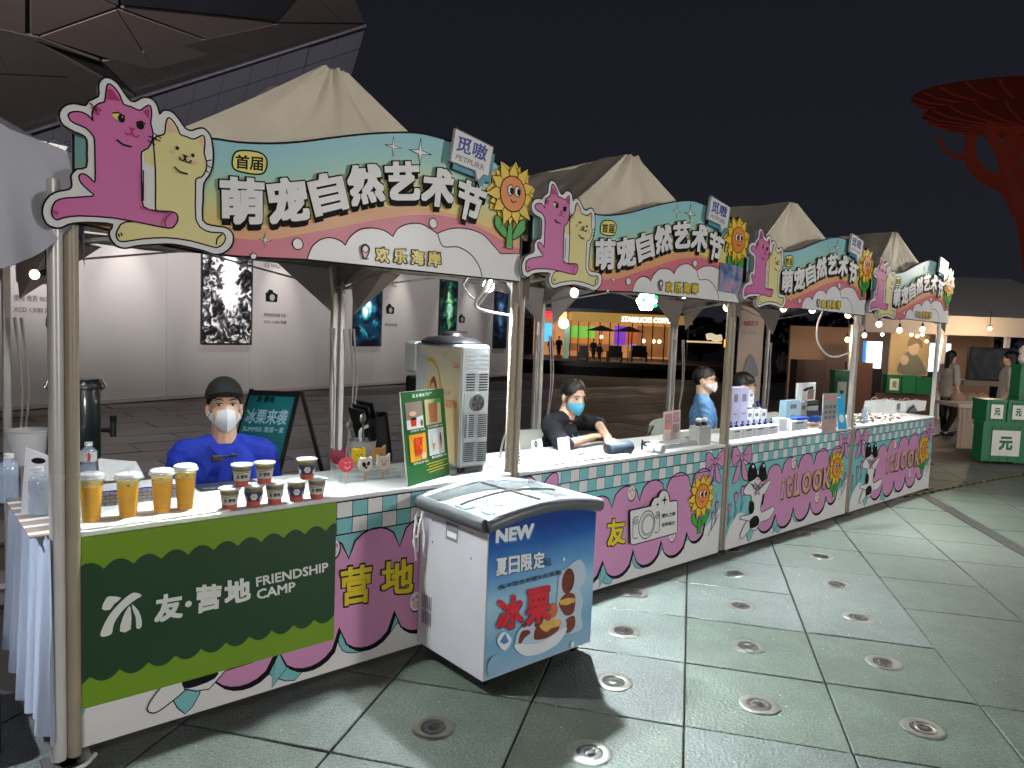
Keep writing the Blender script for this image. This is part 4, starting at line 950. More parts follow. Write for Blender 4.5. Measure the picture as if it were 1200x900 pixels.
# ================================================================== THINGS ON THE FIRST COUNTER
def tp(px, py, z=TOP): q = onZ(px, py, z); return (float(q[0]), float(q[1]), z)
TEA = mat('orange_tea', (255, 190, 0), .12, var=.2, vs=18); TEAD = mat('deep_orange_tea', (224, 120, 20), .2, var=.2, vs=30)
LIDM = mat('cup_lid', (225, 228, 230), .2, alpha=.75, var=0); ICE = mat('foam_and_fruit', (240, 215, 120), .3, var=.4, vs=40)
REDT = mat('red_jelly', (214, 72, 38), .25, var=.25, vs=30); OLIVE = mat('olive_layer', (120, 104, 40), .4, var=.3, vs=40); LEAF = mat('mint_leaf', (50, 110, 30), .5)
def at(o, p): return lambda r, z: (r, z)
def tall_cup(loc, lab, h=.165, seed=0):
    r_ = random.Random(seed); x, y, z = loc
    t = T('iced_tea_cup', lab, 'drink', loc, r_.uniform(0, 6), 'tall orange iced teas on the first counter')
    b = MB(); b.lathe([(.026, .003), (.028, .004), (.0335, h*.55), (.037, h*.86)], TEA, loc, 20); b.build('tea', t, 40)
    b = MB(); b.lathe([(.0265, .0035), (.0295, h*.16), (.0295, h*.165)], TEAD, loc, 20, cap=False)
    for i in range(7): a = r_.uniform(0, 6.28); b.ell((x+.024*math.cos(a), y+.024*math.sin(a), z+r_.uniform(.01, h*.5)), (.006, .006, .004), TEAD, nu=8, nv=5)
    b.build('fruit_pieces', t, 40)
    b = MB(); b.lathe([(.0365, h*.80), (.0375, h*.93), (.03, h*.94)], ICE, loc, 20, cap=False)
    for i in range(5): a = r_.uniform(0, 6.28); b.ell((x+.030*math.cos(a), y+.030*math.sin(a), z+h*r_.uniform(.80, .9)), (.010, .008, .006), LEAF if i < 2 else REDT if i == 2 else ICE, nu=8, nv=6)
    b.build('garnish', t, 40)
    b = MB(); b.lathe([(.028, 0), (.030, .002), (.042, h*.97), (.0405, h*.97), (.029, .004)], CLEAR, loc, 24, cap=False); b.build('cup', t, 40)
    b = MB(); b.lathe([(.043, h*.95), (.0465, h*.96), (.0465, h*1.0), (.043, h*1.01), (.042, h*1.06), (.036, h*1.09), (.0, h*1.09)], LIDM, loc, 24, cap=False); ld = b.build('lid', t, 40)
    b = MB(); b.ell((x+.012, y, z+h*1.1), (.012, .006, .004), LIDM, nu=10, nv=6); b.build('sip_tab', ld)
    return t
for k, (px, py, h, lab) in enumerate(((107, 612, .165, 'tall orange iced tea standing right beside the front pole, leftmost of the four'), (150, 607, .155, 'second tall orange iced tea from the front pole, with a dark garnish'),
      (190, 601, .155, 'third tall orange iced tea, left one of the touching pair'), (217, 598, .165, 'tall orange iced tea with a green leaf under its lid, nearest to the short cups'))):
    tall_cup(tp(px, py), lab, h, k)
NAVY = mat('navy_label', (32, 38, 110), .4); LABW = mat('white_label', (215, 215, 210), .45)
def short_cup(loc, lab, kind, seed=0, rz=None):
    x, y, z = loc; t = T('dessert_cup', lab, 'dessert cup', loc, 0, 'short layered dessert cups on the first counter'); h = .088
    fa = math.atan2(CP[1]-y, CP[0]-x)
    b = MB(); b.lathe([(.0255, .002), (.0285, .026), (.0285, .027)], REDT, loc, 20); b.build('red_layer', t, 40)
    b = MB(); b.lathe([(.0335, .062), (.0355, .074), (.034, .078), (0, .079)], OLIVE, loc, 20, cap=False); b.build('top_layer', t, 40)
    M = NAVY if kind else LABW
    b = MB(); b.lathe([(.0295, .024), (.0345, .062)], M, loc, 24, cap=False); lb = b.build('label', t, 40)
    fn = lambda u, v, d: (lambda r, a: (x+r*math.cos(a), y+r*math.sin(a), z+v))(.0297+(v-.024)*.132+.0004+d, fa+u/.032)
    b = MB(); P = Print(b, fn, step=1e-4)
    if kind:
        for cx, cy, s_ in ((.002, .044, 1.0), (-.036, .035, .8), (.034, .034, .8), (.06, .05, .8), (-.062, .05, .8)):
            for j in range(6): a = j*PI/3; P.ell((cx+.0085*s_*math.cos(a), cy+.0085*s_*math.sin(a)), .0058*s_, .0058*s_, WHITE, n=10)
            P.ell((cx, cy), .006*s_, .006*s_, YELL, n=10)
    else:
        P.text('友·营地', [(-.022, .05), (.022, .05), (.022, .034), (-.022, .034)], BLACK, .03); P.line([(-.02, .029), (.02, .029)], .0012, GREEN); P.line(cr([(-.03, .058), (-.01, .055), (.01, .06), (.03, .056)], False), .003, OLIVE)
    b.build('label_print', lb)
    b = MB(); b.lathe([(.0265, 0), (.0275, .001), (.038, h*.95), (.0365, h*.95), (.027, .003)], CLEAR, loc, 24, cap=False); b.build('cup', t, 40)
    b = MB(); b.lathe([(.038, h*.90), (.0415, h*.92), (.0415, h*.99), (.039, h*1.0), (.0, h*1.0)], LIDM, loc, 24, cap=False); b.build('lid', t, 40)
    return t
sc_ = [((269, 597), 0, 'white labelled dessert cup at the left end of the bottom row'), ((297, 593), 1, 'navy flower dessert cup second from left in the bottom row'), ((322, 590), 0, 'white labelled dessert cup in the middle of the bottom row'),
       ((347, 587), 1, 'navy flower dessert cup fourth in the bottom row'), ((371, 584), 0, 'white labelled dessert cup at the right end of the bottom row')]
bp = []
for k, (q, kd, lab) in enumerate(sc_): p = tp(*q); bp.append(p); short_cup(p, lab, kd, k)
for (a, c, kd, lab) in ((0, 1, 0, 'white labelled dessert cup stacked on the left of the row'), (1, 2, 0, 'white labelled dessert cup stacked on top, second from left'), (3, 4, 1, 'navy flower dessert cup stacked on top at the right')):
    short_cup(((bp[a][0]+bp[c][0])/2, (bp[a][1]+bp[c][1])/2, TOP+.0885), lab, kd)
# water bottles
WAT = mat('water_bottle_plastic', (190, 210, 235), .08, alpha=.35, coat=1, var=0)
def bottle(loc, lab, red=False, h=.2):
    t = T('water_bottle', lab, 'bottle', loc, .4)
    b = MB(); pr = [(.001, 0), (.03, 0), (.033, .01), (.033, h*.36), (.029, h*.45), (.033, h*.52), (.033, h*.74), (.026, h*.82), (.0135, h*.88), (.0135, h*.92)]
    b.lathe(pr, WAT, loc, 24, cap=False); b.build('bottle_body', t, 40)
    b = MB(); b.lathe([(.001, h*.91), (.0165, h*.91), (.0165, h), (.001, h)], PLW, loc, 16, cap=False); b.build('cap', t, 40)
    b = MB(); b.lathe([(.027, .006), (.0295, .012), (.0295, h*.36), (.026, h*.45), (.0295, h*.52), (.0295, h*.7)], mat('water', (200, 220, 245), .05, alpha=.3, var=0), loc, 20); b.build('water', t, 40)
    if red:
        b = MB(); b.lathe([(.0335, h*.5), (.0335, h*.76)], LABW, loc, 24, cap=False); lb = b.build('label', t, 40)
        x, y, z = loc; fa = math.atan2(CP[1]-y, CP[0]-x); fn = lambda u, v, d: (x+(.034+d)*math.cos(fa+u/.034), y+(.034+d)*math.sin(fa+u/.034), z+v)
        b = MB(); P = Print(b, fn, 1e-4); P.text('Freely', [(-.008, h*.52), (-.008, h*.75), (.012, h*.75), (.012, h*.52)], RED, .04); b.build('label_print', lb)
    return t
bottle(tp(11, 588), 'clear water bottle with white cap at the far left edge of the first counter', h=.19)
bottle(tp(46, 606), 'clear water bottle in front of the upright white menu stand', h=.185)
bottle(tp(104, 562), 'small bottle with red writing on a white label beside the front pole', True, h=.17)
# menu stand with handle hole
p = np.array(tp(24, 604)); q = np.array(tp(63, 606)); dv = (q-p); L_ = np.hypot(dv[0], dv[1]); dv /= L_; nv = np.array([-dv[1], dv[0], 0])
fn = lambda u, v, d: tuple(p+dv*u+nv*(v*.12-d)+np.array([0, 0, v]))
t = T('menu_stand', 'white upright plastic menu card with an oval handle hole behind a water bottle', 'menu card', tuple(p))
b = MB(); b.prism([(0, 0), (L_, 0), (L_, .20), (L_*.8, .215), (0, .245)], 0, -.006, fn, PLW); b.build('card', t)
b = MB(); P = Print(b, fn); P.ell((L_*.42, .20), L_*.22, .011, DARK); 
for r in range(5): P.line([(L_*.2, .165-r*.022), (L_*(.6+.1*(r % 2)), .165-r*.022)], .002, GREY)
b.build('card_print', t)
# papers and carton tray behind the drinks
t = T('carton_tray', 'white flat carton with brick like black line print behind the tall drinks', 'carton', tp(165, 590), math.radians(4))
p0 = tp(165, 585)
b = MB(); b.box((p0[0]-.16, p0[1]-.05, TOP), (p0[0]+.15, p0[1]+.11, TOP+.055), PLW, .004); b.build('carton', t)
b = MB(); fn = lambda u, v, d: (p0[0]-.16+u, p0[1]-.0505-d, TOP+v); P = Print(b, fn)
for r in range(1, 4): P.line([(.01, r*.013), (.3, r*.013)], .0016, BLACK)
for r in range(4):
    for i in range(9): P.line([(.02+i*.033+(r % 2)*.016, r*.013), (.02+i*.033+(r % 2)*.016, r*.013+.013)], .0016, BLACK)
b.build('line_print', t); b = MB(); b.tube([(p0[0]-.155, p0[1]-.052, TOP+.057), (p0[0]+.14, p0[1]-.052, TOP+.057)], .003, mat('blue_ribbon', (30, 50, 200), .5), 6); b.build('ribbon', t)
p1 = tp(135, 563)
b = MB(); b.add([(p1[0]-.06, p1[1], TOP+.002), (p1[0]+.12, p1[1]-.02, TOP+.002), (p1[0]+.11, p1[1]+.1, TOP+.06), (p1[0]-.05, p1[1]+.1, TOP+.09), (p1[0]-.05, p1[1]+.15, TOP+.002), (p1[0]+.12, p1[1]+.14, TOP+.002)], [(0, 1, 2, 3), (3, 2, 5, 4), (0, 3, 4), (1, 5, 2), (0, 4, 5, 1)], PLW)
tag(b.build('paper_bag', loc=p1), 'crumpled white paper bag lying behind the second tall drink', 'paper bag')
# fabric runner edge
b = MB(); a, c = tp(96, 622), tp(262, 594); b.box((a[0], a[1]-.005, TOP), (c[0], c[1]+.09, TOP+.007), mat('white_cloth', (235, 235, 230), .9, bump=.3, bs=25), .002)
tag(b.build('counter_mat', loc=a), 'white cloth mat under the four tall drinks', 'mat')
# black insulated barrel with tap
bl = tp(88, 545); bx, by = bl[0]+.02, bl[1]+.08
BAR = mat('black_barrel_paint', (26, 34, 40), .3, .2, coat=.4, var=.15, vs=5)
t = T('drink_dispenser', 'large black insulated drink barrel with a tap, behind the front pole', 'drink dispenser', (bx, by, TOP))
hb = float((onY(88, 429, by)-onY(88, 560, by))[2]); hb = .40
b = MB(); b.lathe([(.001, .0), (.10, 0), (.108, .02), (.108, hb-.02), (.10, hb), (.001, hb)], BAR, (bx, by, TOP), 32, cap=False); b.build('barrel', t, 40)
b = MB(); b.lathe([(.112, hb-.03), (.114, hb-.01), (.098, hb+.02), (.001, hb+.025)], DARK, (bx, by, TOP), 32, cap=False); ld = b.build('lid', t, 40)
b = MB()
for sx_ in (-1, 1): b.tube([(bx+sx_*.1, by, TOP+hb-.05), (bx+sx_*.13, by, TOP+hb-.02), (bx+sx_*.11, by, TOP+hb+.02)], .008, STEEL, 6)
b.build('clasp', t, kind='stuff')
b = MB(); b.tube([(bx+.10, by-.03, TOP+.16), (bx+.16, by-.05, TOP+.16)], .012, DARK, 8); b.tube([(bx+.155, by-.05, TOP+.20), (bx+.155, by-.05, TOP+.125)], .014, DARK, 8); b.box((bx+.14, by-.06, TOP+.20), (bx+.17, by-.04, TOP+.235), DARK, .003); b.build('tap', t, 40)
p = tp(36, 545)
b = MB(); b.lathe([(.07, 0), (.092, .16), (.098, .165), (.095, .168), (.089, .16), (.068, .004)], mat('frosted_tub', (205, 205, 205), .4, alpha=.55, var=0), (p[0], p[1]+.05, TOP), 28)
tag(b.build('clear_tub', smooth=40, loc=(p[0], p[1]+.05, TOP)), 'frosted clear plastic tub left of the black barrel', 'tub')
p = tp(268, 571); b = MB(); b.box((p[0]-.13, p[1]-.03, TOP), (p[0]+.13, p[1]+.07, TOP+.014), mat('slate_tablet', (62, 66, 74), .3), .004)
tag(b.build('tablet', loc=p), 'dark slate coloured tablet lying on the counter in front of the worker', 'tablet')
# popsicle stand
p = np.array(tp(432, 562)); t = T('acrylic_riser', 'clear acrylic two step riser holding animal shaped popsicles', 'riser', tuple(p))
for (dy, h_, w_) in ((-.02, .035, .30), (.06, .06, .26)):
    b = MB(); x0, x1, y0, y1 = p[0]-w_/2, p[0]+w_/2, p[1]+dy-.03, p[1]+dy+.04
    b.box((x0, y0, TOP+h_), (x1, y1, TOP+h_+.004), ACR, .001); b.box((x0, y0, TOP), (x0+.004, y1, TOP+h_), ACR); b.box((x1-.004, y0, TOP), (x1, y1, TOP+h_), ACR); b.box((x0+.004, y1-.004, TOP), (x1-.004, y1, TOP+h_), ACR); b.build('step', t)
MAR = mat('maroon_ice', (130, 34, 56), .35, sub=.2); PIR = mat('pink_red_ice', (224, 66, 82), .35, sub=.2); YEI = mat('yellow_ice', (240, 205, 40), .35, sub=.2); WHI = mat('cream_ice', (238, 228, 215), .35, sub=.2); BRI = mat('caramel_ice', (196, 150, 90), .35, sub=.2); STK = mat('popsicle_stick', (214, 186, 140), .6)
def pop(px, py, dy, z, M, lab, ears, face):
    q = onY(px, py, p[1]+dy); x, y, zc = q; t = T('popsicle', lab, 'popsicle', (x, y, TOP+z), 0, 'animal face popsicles on the riser')
    b = MB(); r = .034; pts = [(x+r*1.05*math.cos(2*PI*k/24), zc+r*math.sin(2*PI*k/24)) for k in range(24)]
    b.prism(pts, 0, -.018, lambda u, v, d: (u, y-d, v), M)
    if ears:
        for s_ in (-1, 1):
            if ears == 1: b.prism([(x+s_*r*.3, zc+r*.8), (x+s_*r*1.0, zc+r*.35), (x+s_*r*1.0, zc+r*1.35)], .001, -.015, lambda u, v, d: (u, y-d, v), M)
            else: b.ell((x+s_*r*.75, y+.008, zc+r*.8), (r*.36, .008, r*.36), M, nu=12, nv=8)
    b.build('ice_body', t, 30); P = Print(MB(), lambda u, v, d: (u, y-d-.0005, v))
    if face == 'smile': P.line([(x-.015, zc+.01), (x-.008, zc+.013), (x-.003, zc+.009)], .003, WHITE); P.line([(x+.005, zc+.01), (x+.012, zc+.013), (x+.017, zc+.009)], .003, WHITE); P.line(cr([(x-.014, zc-.006), (x, zc-.017), (x+.014, zc-.006)], False), .004, WHITE)
    elif face == 'panda': P.ell((x-.011, zc+.003), .01, .013, BLACK, .5); P.ell((x+.012, zc+.006), .008, .011, BLACK, -.5); P.ell((x, zc-.012), .008, .005, BLACK)
    elif face == 'pig': P.ell((x, zc-.004), .012, .009, mat('pig_pink', (230, 150, 140), .4)); P.ell((x-.012, zc+.012), .003, .003, BLACK); P.ell((x+.012, zc+.012), .003, .003, BLACK)
    else: P.ell((x-.011, zc+.004), .003, .004, BLACK); P.ell((x+.011, zc+.004), .003, .004, BLACK); P.ell((x, zc-.008), .005, .004, BLACK)
    P.mb.build('face', t)
    b = MB(); b.box((x-.006, y+.006, TOP+z), (x+.006, y+.010, zc-r*.9), STK, .001); b.build('stick', t)
pop(407, 545, -.02, .0, PIR, 'round pink red smiling popsicle at the front left of the riser', 0, 'smile'); pop(429, 545, -.02, .0, WHI, 'white panda face popsicle in the middle of the front step', 2, 'panda'); pop(450, 543, -.02, .0, WHI, 'cream pig face popsicle at the front right of the riser', 1, 'pig')
pop(397, 536, .06, .06, MAR, 'dark maroon cat shaped popsicle at the back left of the riser', 1, ''); pop(421, 534, .06, .06, YEI, 'bright yellow bear popsicle on the back step of the riser', 2, ''); pop(445, 533, .06, .06, BRI, 'caramel brown popsicle on the back right of the riser', 1, '')
# clear tub with scoops, black jugs, tongs
p = tp(440, 548); q = (p[0]-.01, p[1]+.12, TOP)
t = T('utensil_tub', 'clear plastic tub holding steel scoops behind the popsicles', 'tub', q)
b = MB(); b.lathe([(.06, 0), (.072, .13), (.076, .132), (.072, .128), (.058, .003)], mat('frosted_tub', (205, 205, 205)), q, 24); b.build('tub', t, 40)
for (dx, dy, tx, ty, h_) in ((-.02, 0, -.06, .0, .2), (.02, .02, .0, .02, .22), (.0, -.02, -.03, -.03, .24)):
    b = MB(); b.tube([(q[0]+dx, q[1]+dy, TOP+.02), (q[0]+dx+tx, q[1]+dy+ty, TOP+h_)], .006, STEEL, 6); b.ell((q[0]+dx+tx, q[1]+dy+ty, TOP+h_+.015), (.02, .008, .025), STEEL, nu=10, nv=6); b.build('scoop', t, 40)
q = (p[0]+.13, p[1]+.13, TOP); t = T('black_jug', 'glossy black mixing jug leaning between the tub and the machine', 'jug', q)
b = MB(); b.X = Matrix.Translation(q) @ Matrix.Rotation(-.22, 4, 'Y'); b.lathe([(.045, 0), (.05, .02), (.062, .26), (.066, .265), (.06, .26), (.043, .01)], DARK, n=24); b.build('jug_body', t, 40)
b = MB(); b.X = Matrix.Translation(q) @ Matrix.Rotation(-.22, 4, 'Y'); b.tube(cr([(-.055, 0, .22), (-.11, 0, .2), (-.11, 0, .08), (-.05, 0, .05)], False), .009, PLW, 8); b.build('handle', t, 40)
q = (p[0]+.09, p[1]+.22, TOP); b = MB(); b.X = Matrix.Translation(q) @ Matrix.Rotation(-.3, 4, 'Y')
for k in range(3): b.X = Matrix.Translation((q[0]+k*.03, q[1], q[2])) @ Matrix.Rotation(-.3, 4, 'Y'); b.box((-.004, -.09, 0.02), (.004, .09, .30+k*.02), DARK, .003)
tag(b.build('black_trays', loc=q, kind='stuff'), 'stack of thin black trays leaning by the ice cream machine', 'trays')
# green menu board
A = np.array(onD(477, 569, 1)); 
base = np.array(tp(478, 571)); br_ = np.array(tp(527, 556)); dv = br_-base; L_ = np.hypot(dv[0], dv[1]); dv /= L_; nv = np.array([-dv[1], dv[0], 0]); Hm = L_*1.9
hz = lambda a, py: float(onY(a[0], py, base[1])[2])
Hm = float(onP(468, 462, base, -nv)[2])-TOP
MG = mat('menu_green', (28, 96, 38), .4, var=.05)
fn = lambda u, v, d: tuple(base+dv*u+nv*(v*.10-d)+np.array([0, 0, v])-dv*v*.04)
t = T('menu_board', 'green drinks menu board with four product pictures leaning by the freezer', 'menu board', tuple(base))
b = MB(); b.prism([(0, 0), (L_, 0), (L_, Hm), (0, Hm)], 0, -.008, fn, MG, PLW); b.build('board', t)
b = MB(); P = Print(b, fn); g_ = lambda x, y: (L_*(x-130)/400, Hm*(890-y)/805)
P.text('友·营地', [g_(260, 110), g_(340, 110), g_(340, 140), g_(260, 140)], BW, .03); P.text('FRIENDSHIP', [g_(345, 108), g_(410, 108), g_(410, 120), g_(345, 120)], BW, .02); P.text('CAMP', [g_(345, 124), g_(385, 124), g_(385, 136), g_(345, 136)], BW, .02); P.text('X', [g_(225, 110), g_(250, 110), g_(250, 140), g_(225, 140)], BW, .04)
for (x0, y0, x1, y1, M) in ((158, 175, 308, 408, mat('photo_brown', (150, 130, 120), .4)), (332, 170, 484, 395, mat('photo_cream', (214, 200, 150), .4)), (168, 455, 318, 690, mat('photo_orange', (230, 160, 40), .4)), (342, 435, 492, 672, mat('photo_white', (220, 224, 222), .4))): P.fill([g_(x0, y1), g_(x1, y1), g_(x1, y0), g_(x0, y0)], M)
P.fill([g_(158, 408), g_(308, 408), g_(308, 300), g_(158, 330)], WHITE); P.fill([g_(195, 385), g_(240, 385), g_(245, 320), g_(190, 320)], REDT); P.ell(g_(290, 365), .012, .016, OLIVE); P.ell(g_(215, 275), .03, .012, PEACH); P.fill([g_(200, 330), g_(245, 330), g_(245, 310), g_(195, 310)], BLACK)
P.fill([g_(375, 380), g_(435, 380), g_(448, 205), g_(362, 205)], mat('milk_tea', (176, 110, 70), .4)); P.fill([g_(400, 205), g_(484, 210), g_(484, 170), g_(440, 170)], GREEN)
P.fill([g_(215, 640), g_(275, 640), g_(285, 485), g_(210, 485)], REDT); P.ell(g_(285, 650), .02, .016, PEACH)
for x in (385, 455): P.fill([g_(x, 630), g_(x+14, 560), g_(x-14, 560)], BRI); P.ell(g_(x, 530), .008, .022, WHITE if x < 400 else mat('choc', (90, 60, 45), .4)); P.ell(g_(x, 500), .005, .014, WHITE if x < 400 else MATS['choc'])
for (t_, x0, x1, y0, y1) in (('冰栗杯 ¥28', 175, 310, 412, 432), ('手打柠檬茶 ¥20', 335, 485, 402, 420), ('草莓冰沙 ¥22', 180, 320, 695, 715), ('意式冰淇淋 ¥18', 350, 495, 675, 698)): P.text(t_, [g_(x0, y0), g_(x1, y0), g_(x1, y1), g_(x0, y1)], BW, .012)
for r in range(4): P.line([g_(295+20*(r % 2), 735+r*25), g_(500-40*(r % 2), 730+r*24)], .003, YELL)
b.build('menu_print', t)
# soft serve machine
MW = mat('machine_white', (225, 230, 232), .3, .1, var=.04); MV = mat('machine_panel', (190, 200, 204), .35, .3, var=.05)
xA, yA, _ = tp(537, 556); xB = float(onY(570, 545, yA)[0]); yC_ = float(onX(466, 480, xA)[1]); zt = float(onY(536, 404, yA)[2])
yC_ = yA+.42
t = T('ice_cream_machine', 'white countertop ice cream machine with yellow banana print side and vented panel', 'ice cream machine', (xA, yA, TOP))
b = MB(); b.box((xA, yA, TOP+.03), (xB, yC_, zt), MW, .012); b.build('body', t, 30)
for (x, y) in ((xA+.03, yA+.03), (xB-.03, yA+.03), (xA+.03, yC_-.03), (xB-.03, yC_-.03)): b = MB(); b.tube([(x, y, TOP), (x, y, TOP+.035)], .014, DARK, 8); b.build('foot', t)
w_ = xB-xA; fn = lambda u, v, d: (xA+u*w_, yA-d, TOP+.03+v*(zt-TOP-.03))
b = MB(); b.prism([(.03, .02), (.97, .02), (.97, .98), (.03, .98)], .0015, .0, fn, MV); vp = b.build('vent_panel', t)
b = MB(); P = Print(b, fn, d=.002)
for cx in (.14, .55):
    for r in range(4): P.rect((cx, .80+r*.035), (cx+.32, .81+r*.035), MATS['silver_print']); P.rect((cx, .81+r*.035), (cx+.32, .822+r*.035), WHITE)
    for r in range(7): P.rect((cx, .63+r*.021), (cx+.32, .642+r*.021), DARK)
    for r in range(11): P.rect((cx, .25+r*.0175), (cx+.32, .260+r*.0175), DARK)
    for r in range(10): P.rect((cx, .05+r*.0165), (cx+.32, .060+r*.0165), DARK)
P.rect((.14, .235), (.2, .44), MV)
b.build('vent_slots', vp, kind='stuff')
b = MB(); fc_ = (xA+w_*.55, yA-.003, TOP+.03+.53*(zt-TOP-.03)); b.box((xA+w_*.1, yA-.004, fc_[2]-.055), (xA+w_*.93, yA, fc_[2]+.055), MV, .002)
b.lathe([(.046, 0), (.046, .008), (.04, .008), (.04, .0)], STEEL, (fc_[0], yA-.004, fc_[2]), 24, axis=(0, -1, 0), cap=False); b.lathe([(.001, .004), (.04, .004)], DARK, (fc_[0], yA-.004, fc_[2]), 24, axis=(0, -1, 0), cap=False)
for r in (.012, .02, .028, .036): b.tube([(fc_[0]+r*math.cos(a), yA-.012, fc_[2]+r*math.sin(a)) for a in np.linspace(0, 2*PI, 20)], .0012, STEEL, 4)
for k in range(5): a = k*2*PI/5; b.add([(fc_[0], yA-.010, fc_[2]), (fc_[0]+.036*math.cos(a), yA-.0095, fc_[2]+.036*math.sin(a)), (fc_[0]+.036*math.cos(a+.7), yA-.0095, fc_[2]+.036*math.sin(a+.7))], [(0, 1, 2)], GREY)
b.build('fan', t, 40)
D_ = yC_-yA; Hh = zt-TOP-.03; fn = lambda u, v, d: (xA-d, yC_-u*D_, TOP+.03+v*Hh)
b = MB(); YP = ramp_mat('banana_panel', [(0, (242, 224, 180)), (.5, (240, 216, 160)), (1, (246, 236, 210))], 'Z', 0, .6, .35, .1); b.prism([(.12, .03), (.985, .03), (.985, .97), (.12, .97)], .0015, 0, fn, YP); sp = b.build('side_panel', t)
b = MB(); P = Print(b, fn, d=.002)
P.line(cr([(.15, .72), (.22, .83), (.36, .86), (.5, .8), (.58, .66), (.6, .5)], False), .035, YELL); P.line(cr([(.3, .6), (.38, .68), (.46, .68)], False), .03, YELL)
P.fill([(.2, .55), (.3, .9), (.12, .9), (.12, .4)], mat('machine_white', (1, 1, 1)))
SKP = mat('print_skin', (236, 200, 176), .4); HRP = mat('print_hair', (150, 84, 50), .4)
P.fill(cr([(.36, .62), (.42, .72), (.5, .66), (.55, .4), (.5, .12), (.42, .12), (.40, .4)], True), HRP); P.ell((.42, .6), .05, .07, SKP); P.fill(cr([(.28, .2), (.3, .42), (.36, .5), (.44, .45), (.46, .1), (.3, .08)], True), SKP); P.fill([(.3, .3), (.34, .06), (.46, .04), (.42, .28), (.36, .22)], YELL)
P.fill([(.28, .44), (.34, .52), (.38, .5), (.3, .38)], SKP)
P.text('好心情', [(.66, .62), (.8, .62), (.8, .58), (.66, .58)], ORAN, .0); P.text('从这里开始', [(.66, .55), (.95, .55), (.95, .48), (.66, .48)], ORAN, .01); P.text('Cool', [(.84, .86), (.96, .86), (.96, .81), (.84, .81)], ORAN, .01); P.line(cr([(.62, .93), (.68, .89), (.7, .94)], False), .02, LYEL)
b.build('side_print', sp)
b = MB(); b.box((xA-.0, yC_-.02, TOP+.03), (xA+w_*.85, yC_+.10, zt-.19), DARK, .01); b.box((xA, yC_, zt-.17), (xB, yC_+.12, zt), MW, .012); b.build('dispensing_head', t, 30)
b = MB(); lc = (xA+w_*.5, yA+.22, zt)
b.lathe([(.16, 0), (.165, .008), (.13, .03), (.06, .04), (.055, .055), (.03, .065), (.001, .067)], DARK, lc, 32, cap=False); b.build('hopper_lid', t, 50)
b = MB(); b.box((xA+w_*.2, yA+.0, TOP+.005), (xA+w_*.9, yA+.03, TOP+.03), DARK, .004); b.build('skirt', t)
# ================================================================== CHEST FREEZER
FX0, FX1, FY0, FY1 = 1.395, 2.06, -.535, -.04
FZ0, FZ1 = .055, .74
fz = T('chest_freezer', 'blue and white chest freezer with curved glass top and red lettered chestnut dessert ad', 'freezer', ((FX0+FX1)/2, (FY0+FY1)/2, 0))
FW = mat('freezer_side', (205, 205, 214), .35, .1, var=.08, vs=4, coat=.3)
FB = ramp_mat('freezer_wrap', [(0, (150, 186, 210)), (.25, (116, 168, 204)), (.5, (160, 200, 222)), (.7, (90, 150, 205)), (.88, (22, 90, 172)), (1, (8, 56, 136))], 'Z', .08, .72, .3, .10)
def arch(u): t_ = (u-FX0)/(FX1-FX0); return FZ1-.045+.04*math.sin(PI*min(max(t_*1.0, 0), 1))**.8
b = MB(); n = 16; xs_ = np.linspace(FX0, FX1, n+1)
prof = [(FX0, FZ0), (FX1, FZ0)] + [(x, arch(x)) for x in xs_[::-1]]
b.prism(prof, -FY0-.0, -FY1, lambda u, v, d: (u, -d, v), FW); b.build('cabinet', fz)
# ad wrap on the front
b = MB(); fnF = lambda u, v, d: (u, FY0-.002-d, v)
P = Print(b, fnF); P.fill([(FX0+.004, FZ0+.004), (FX1-.004, FZ0+.004)]+[(min(max(x, FX0+.004), FX1-.004), arch(x)-.004) for x in xs_[::-1]], FB)
wr = b.build('front_wrap', fz, loc=None)
b = MB(); P = Print(b, fnF, d=.001)
F8 = lambda x, y: (lambda q: (float(q[0]), float(q[2])))(onY(570+x/6.923, 640+y/6.923, FY0))
F9 = lambda x, y: (lambda q: (float(q[0]), float(q[2])))(onY(460+x/3.215, 540+y/3.215, FY0))
q8 = lambda pts: [F8(*p) for p in pts]; q9 = lambda pts: [F9(*p) for p in pts]
WP = mat('wrap_white', (228, 236, 240), .35)
P.text('NEW', [(u+.004, v-.005) for u, v in q9([(388, 262), (532, 236), (528, 292), (386, 312)])], mat('wrap_blue', (70, 130, 180), .4), .05); P.text('NEW', q9([(388, 260), (532, 234), (528, 290), (386, 310)]), WP, .045)
for i, ch in enumerate('夏日限定'):
    x0 = 388+i*46; y0 = 362-i*7; Q = q9([(x0, y0+6-i), (x0+42, y0-i), (x0+42, y0+66-i*2), (x0, y0+72-i*2)])
    P.text(ch, [(u+.004, v-.004) for u, v in Q], mat('wrap_dark', (40, 60, 90), .4), .05); P.text(ch, Q, WP, .035)
P.text('新品', q9([(566, 368), (592, 362), (592, 392), (568, 398)]), MATS['wrap_dark'], .02)
P.text('(童年甜品老罐头的浪漫)', q8([(82, 315), (600, 185), (600, 228), (84, 358)]), MATS['wrap_dark'], .02)
RW = mat('wrap_red', (214, 22, 44), .35)
for ch, q in (('冰', [(82, 410), (285, 375), (285, 635), (65, 700)]), ('栗', [(315, 350), (505, 308), (505, 590), (305, 650)])):
    P.text(ch, [(u+.005, v-.006) for u, v in q8(q)], MATS['wrap_dark'], .04); P.text(ch, q8(q), RW, .036)
b.build('dessert_ad_lettering', wr); b = MB(); P = Print(b, fnF, d=.004)
CH = mat('chestnut', (120, 50, 28), .3, var=.3, vs=30); CHL = mat('chestnut_filling', (226, 180, 90), .4, var=.2, vs=40); ICW = mat('ice_white', (190, 210, 226), .3)
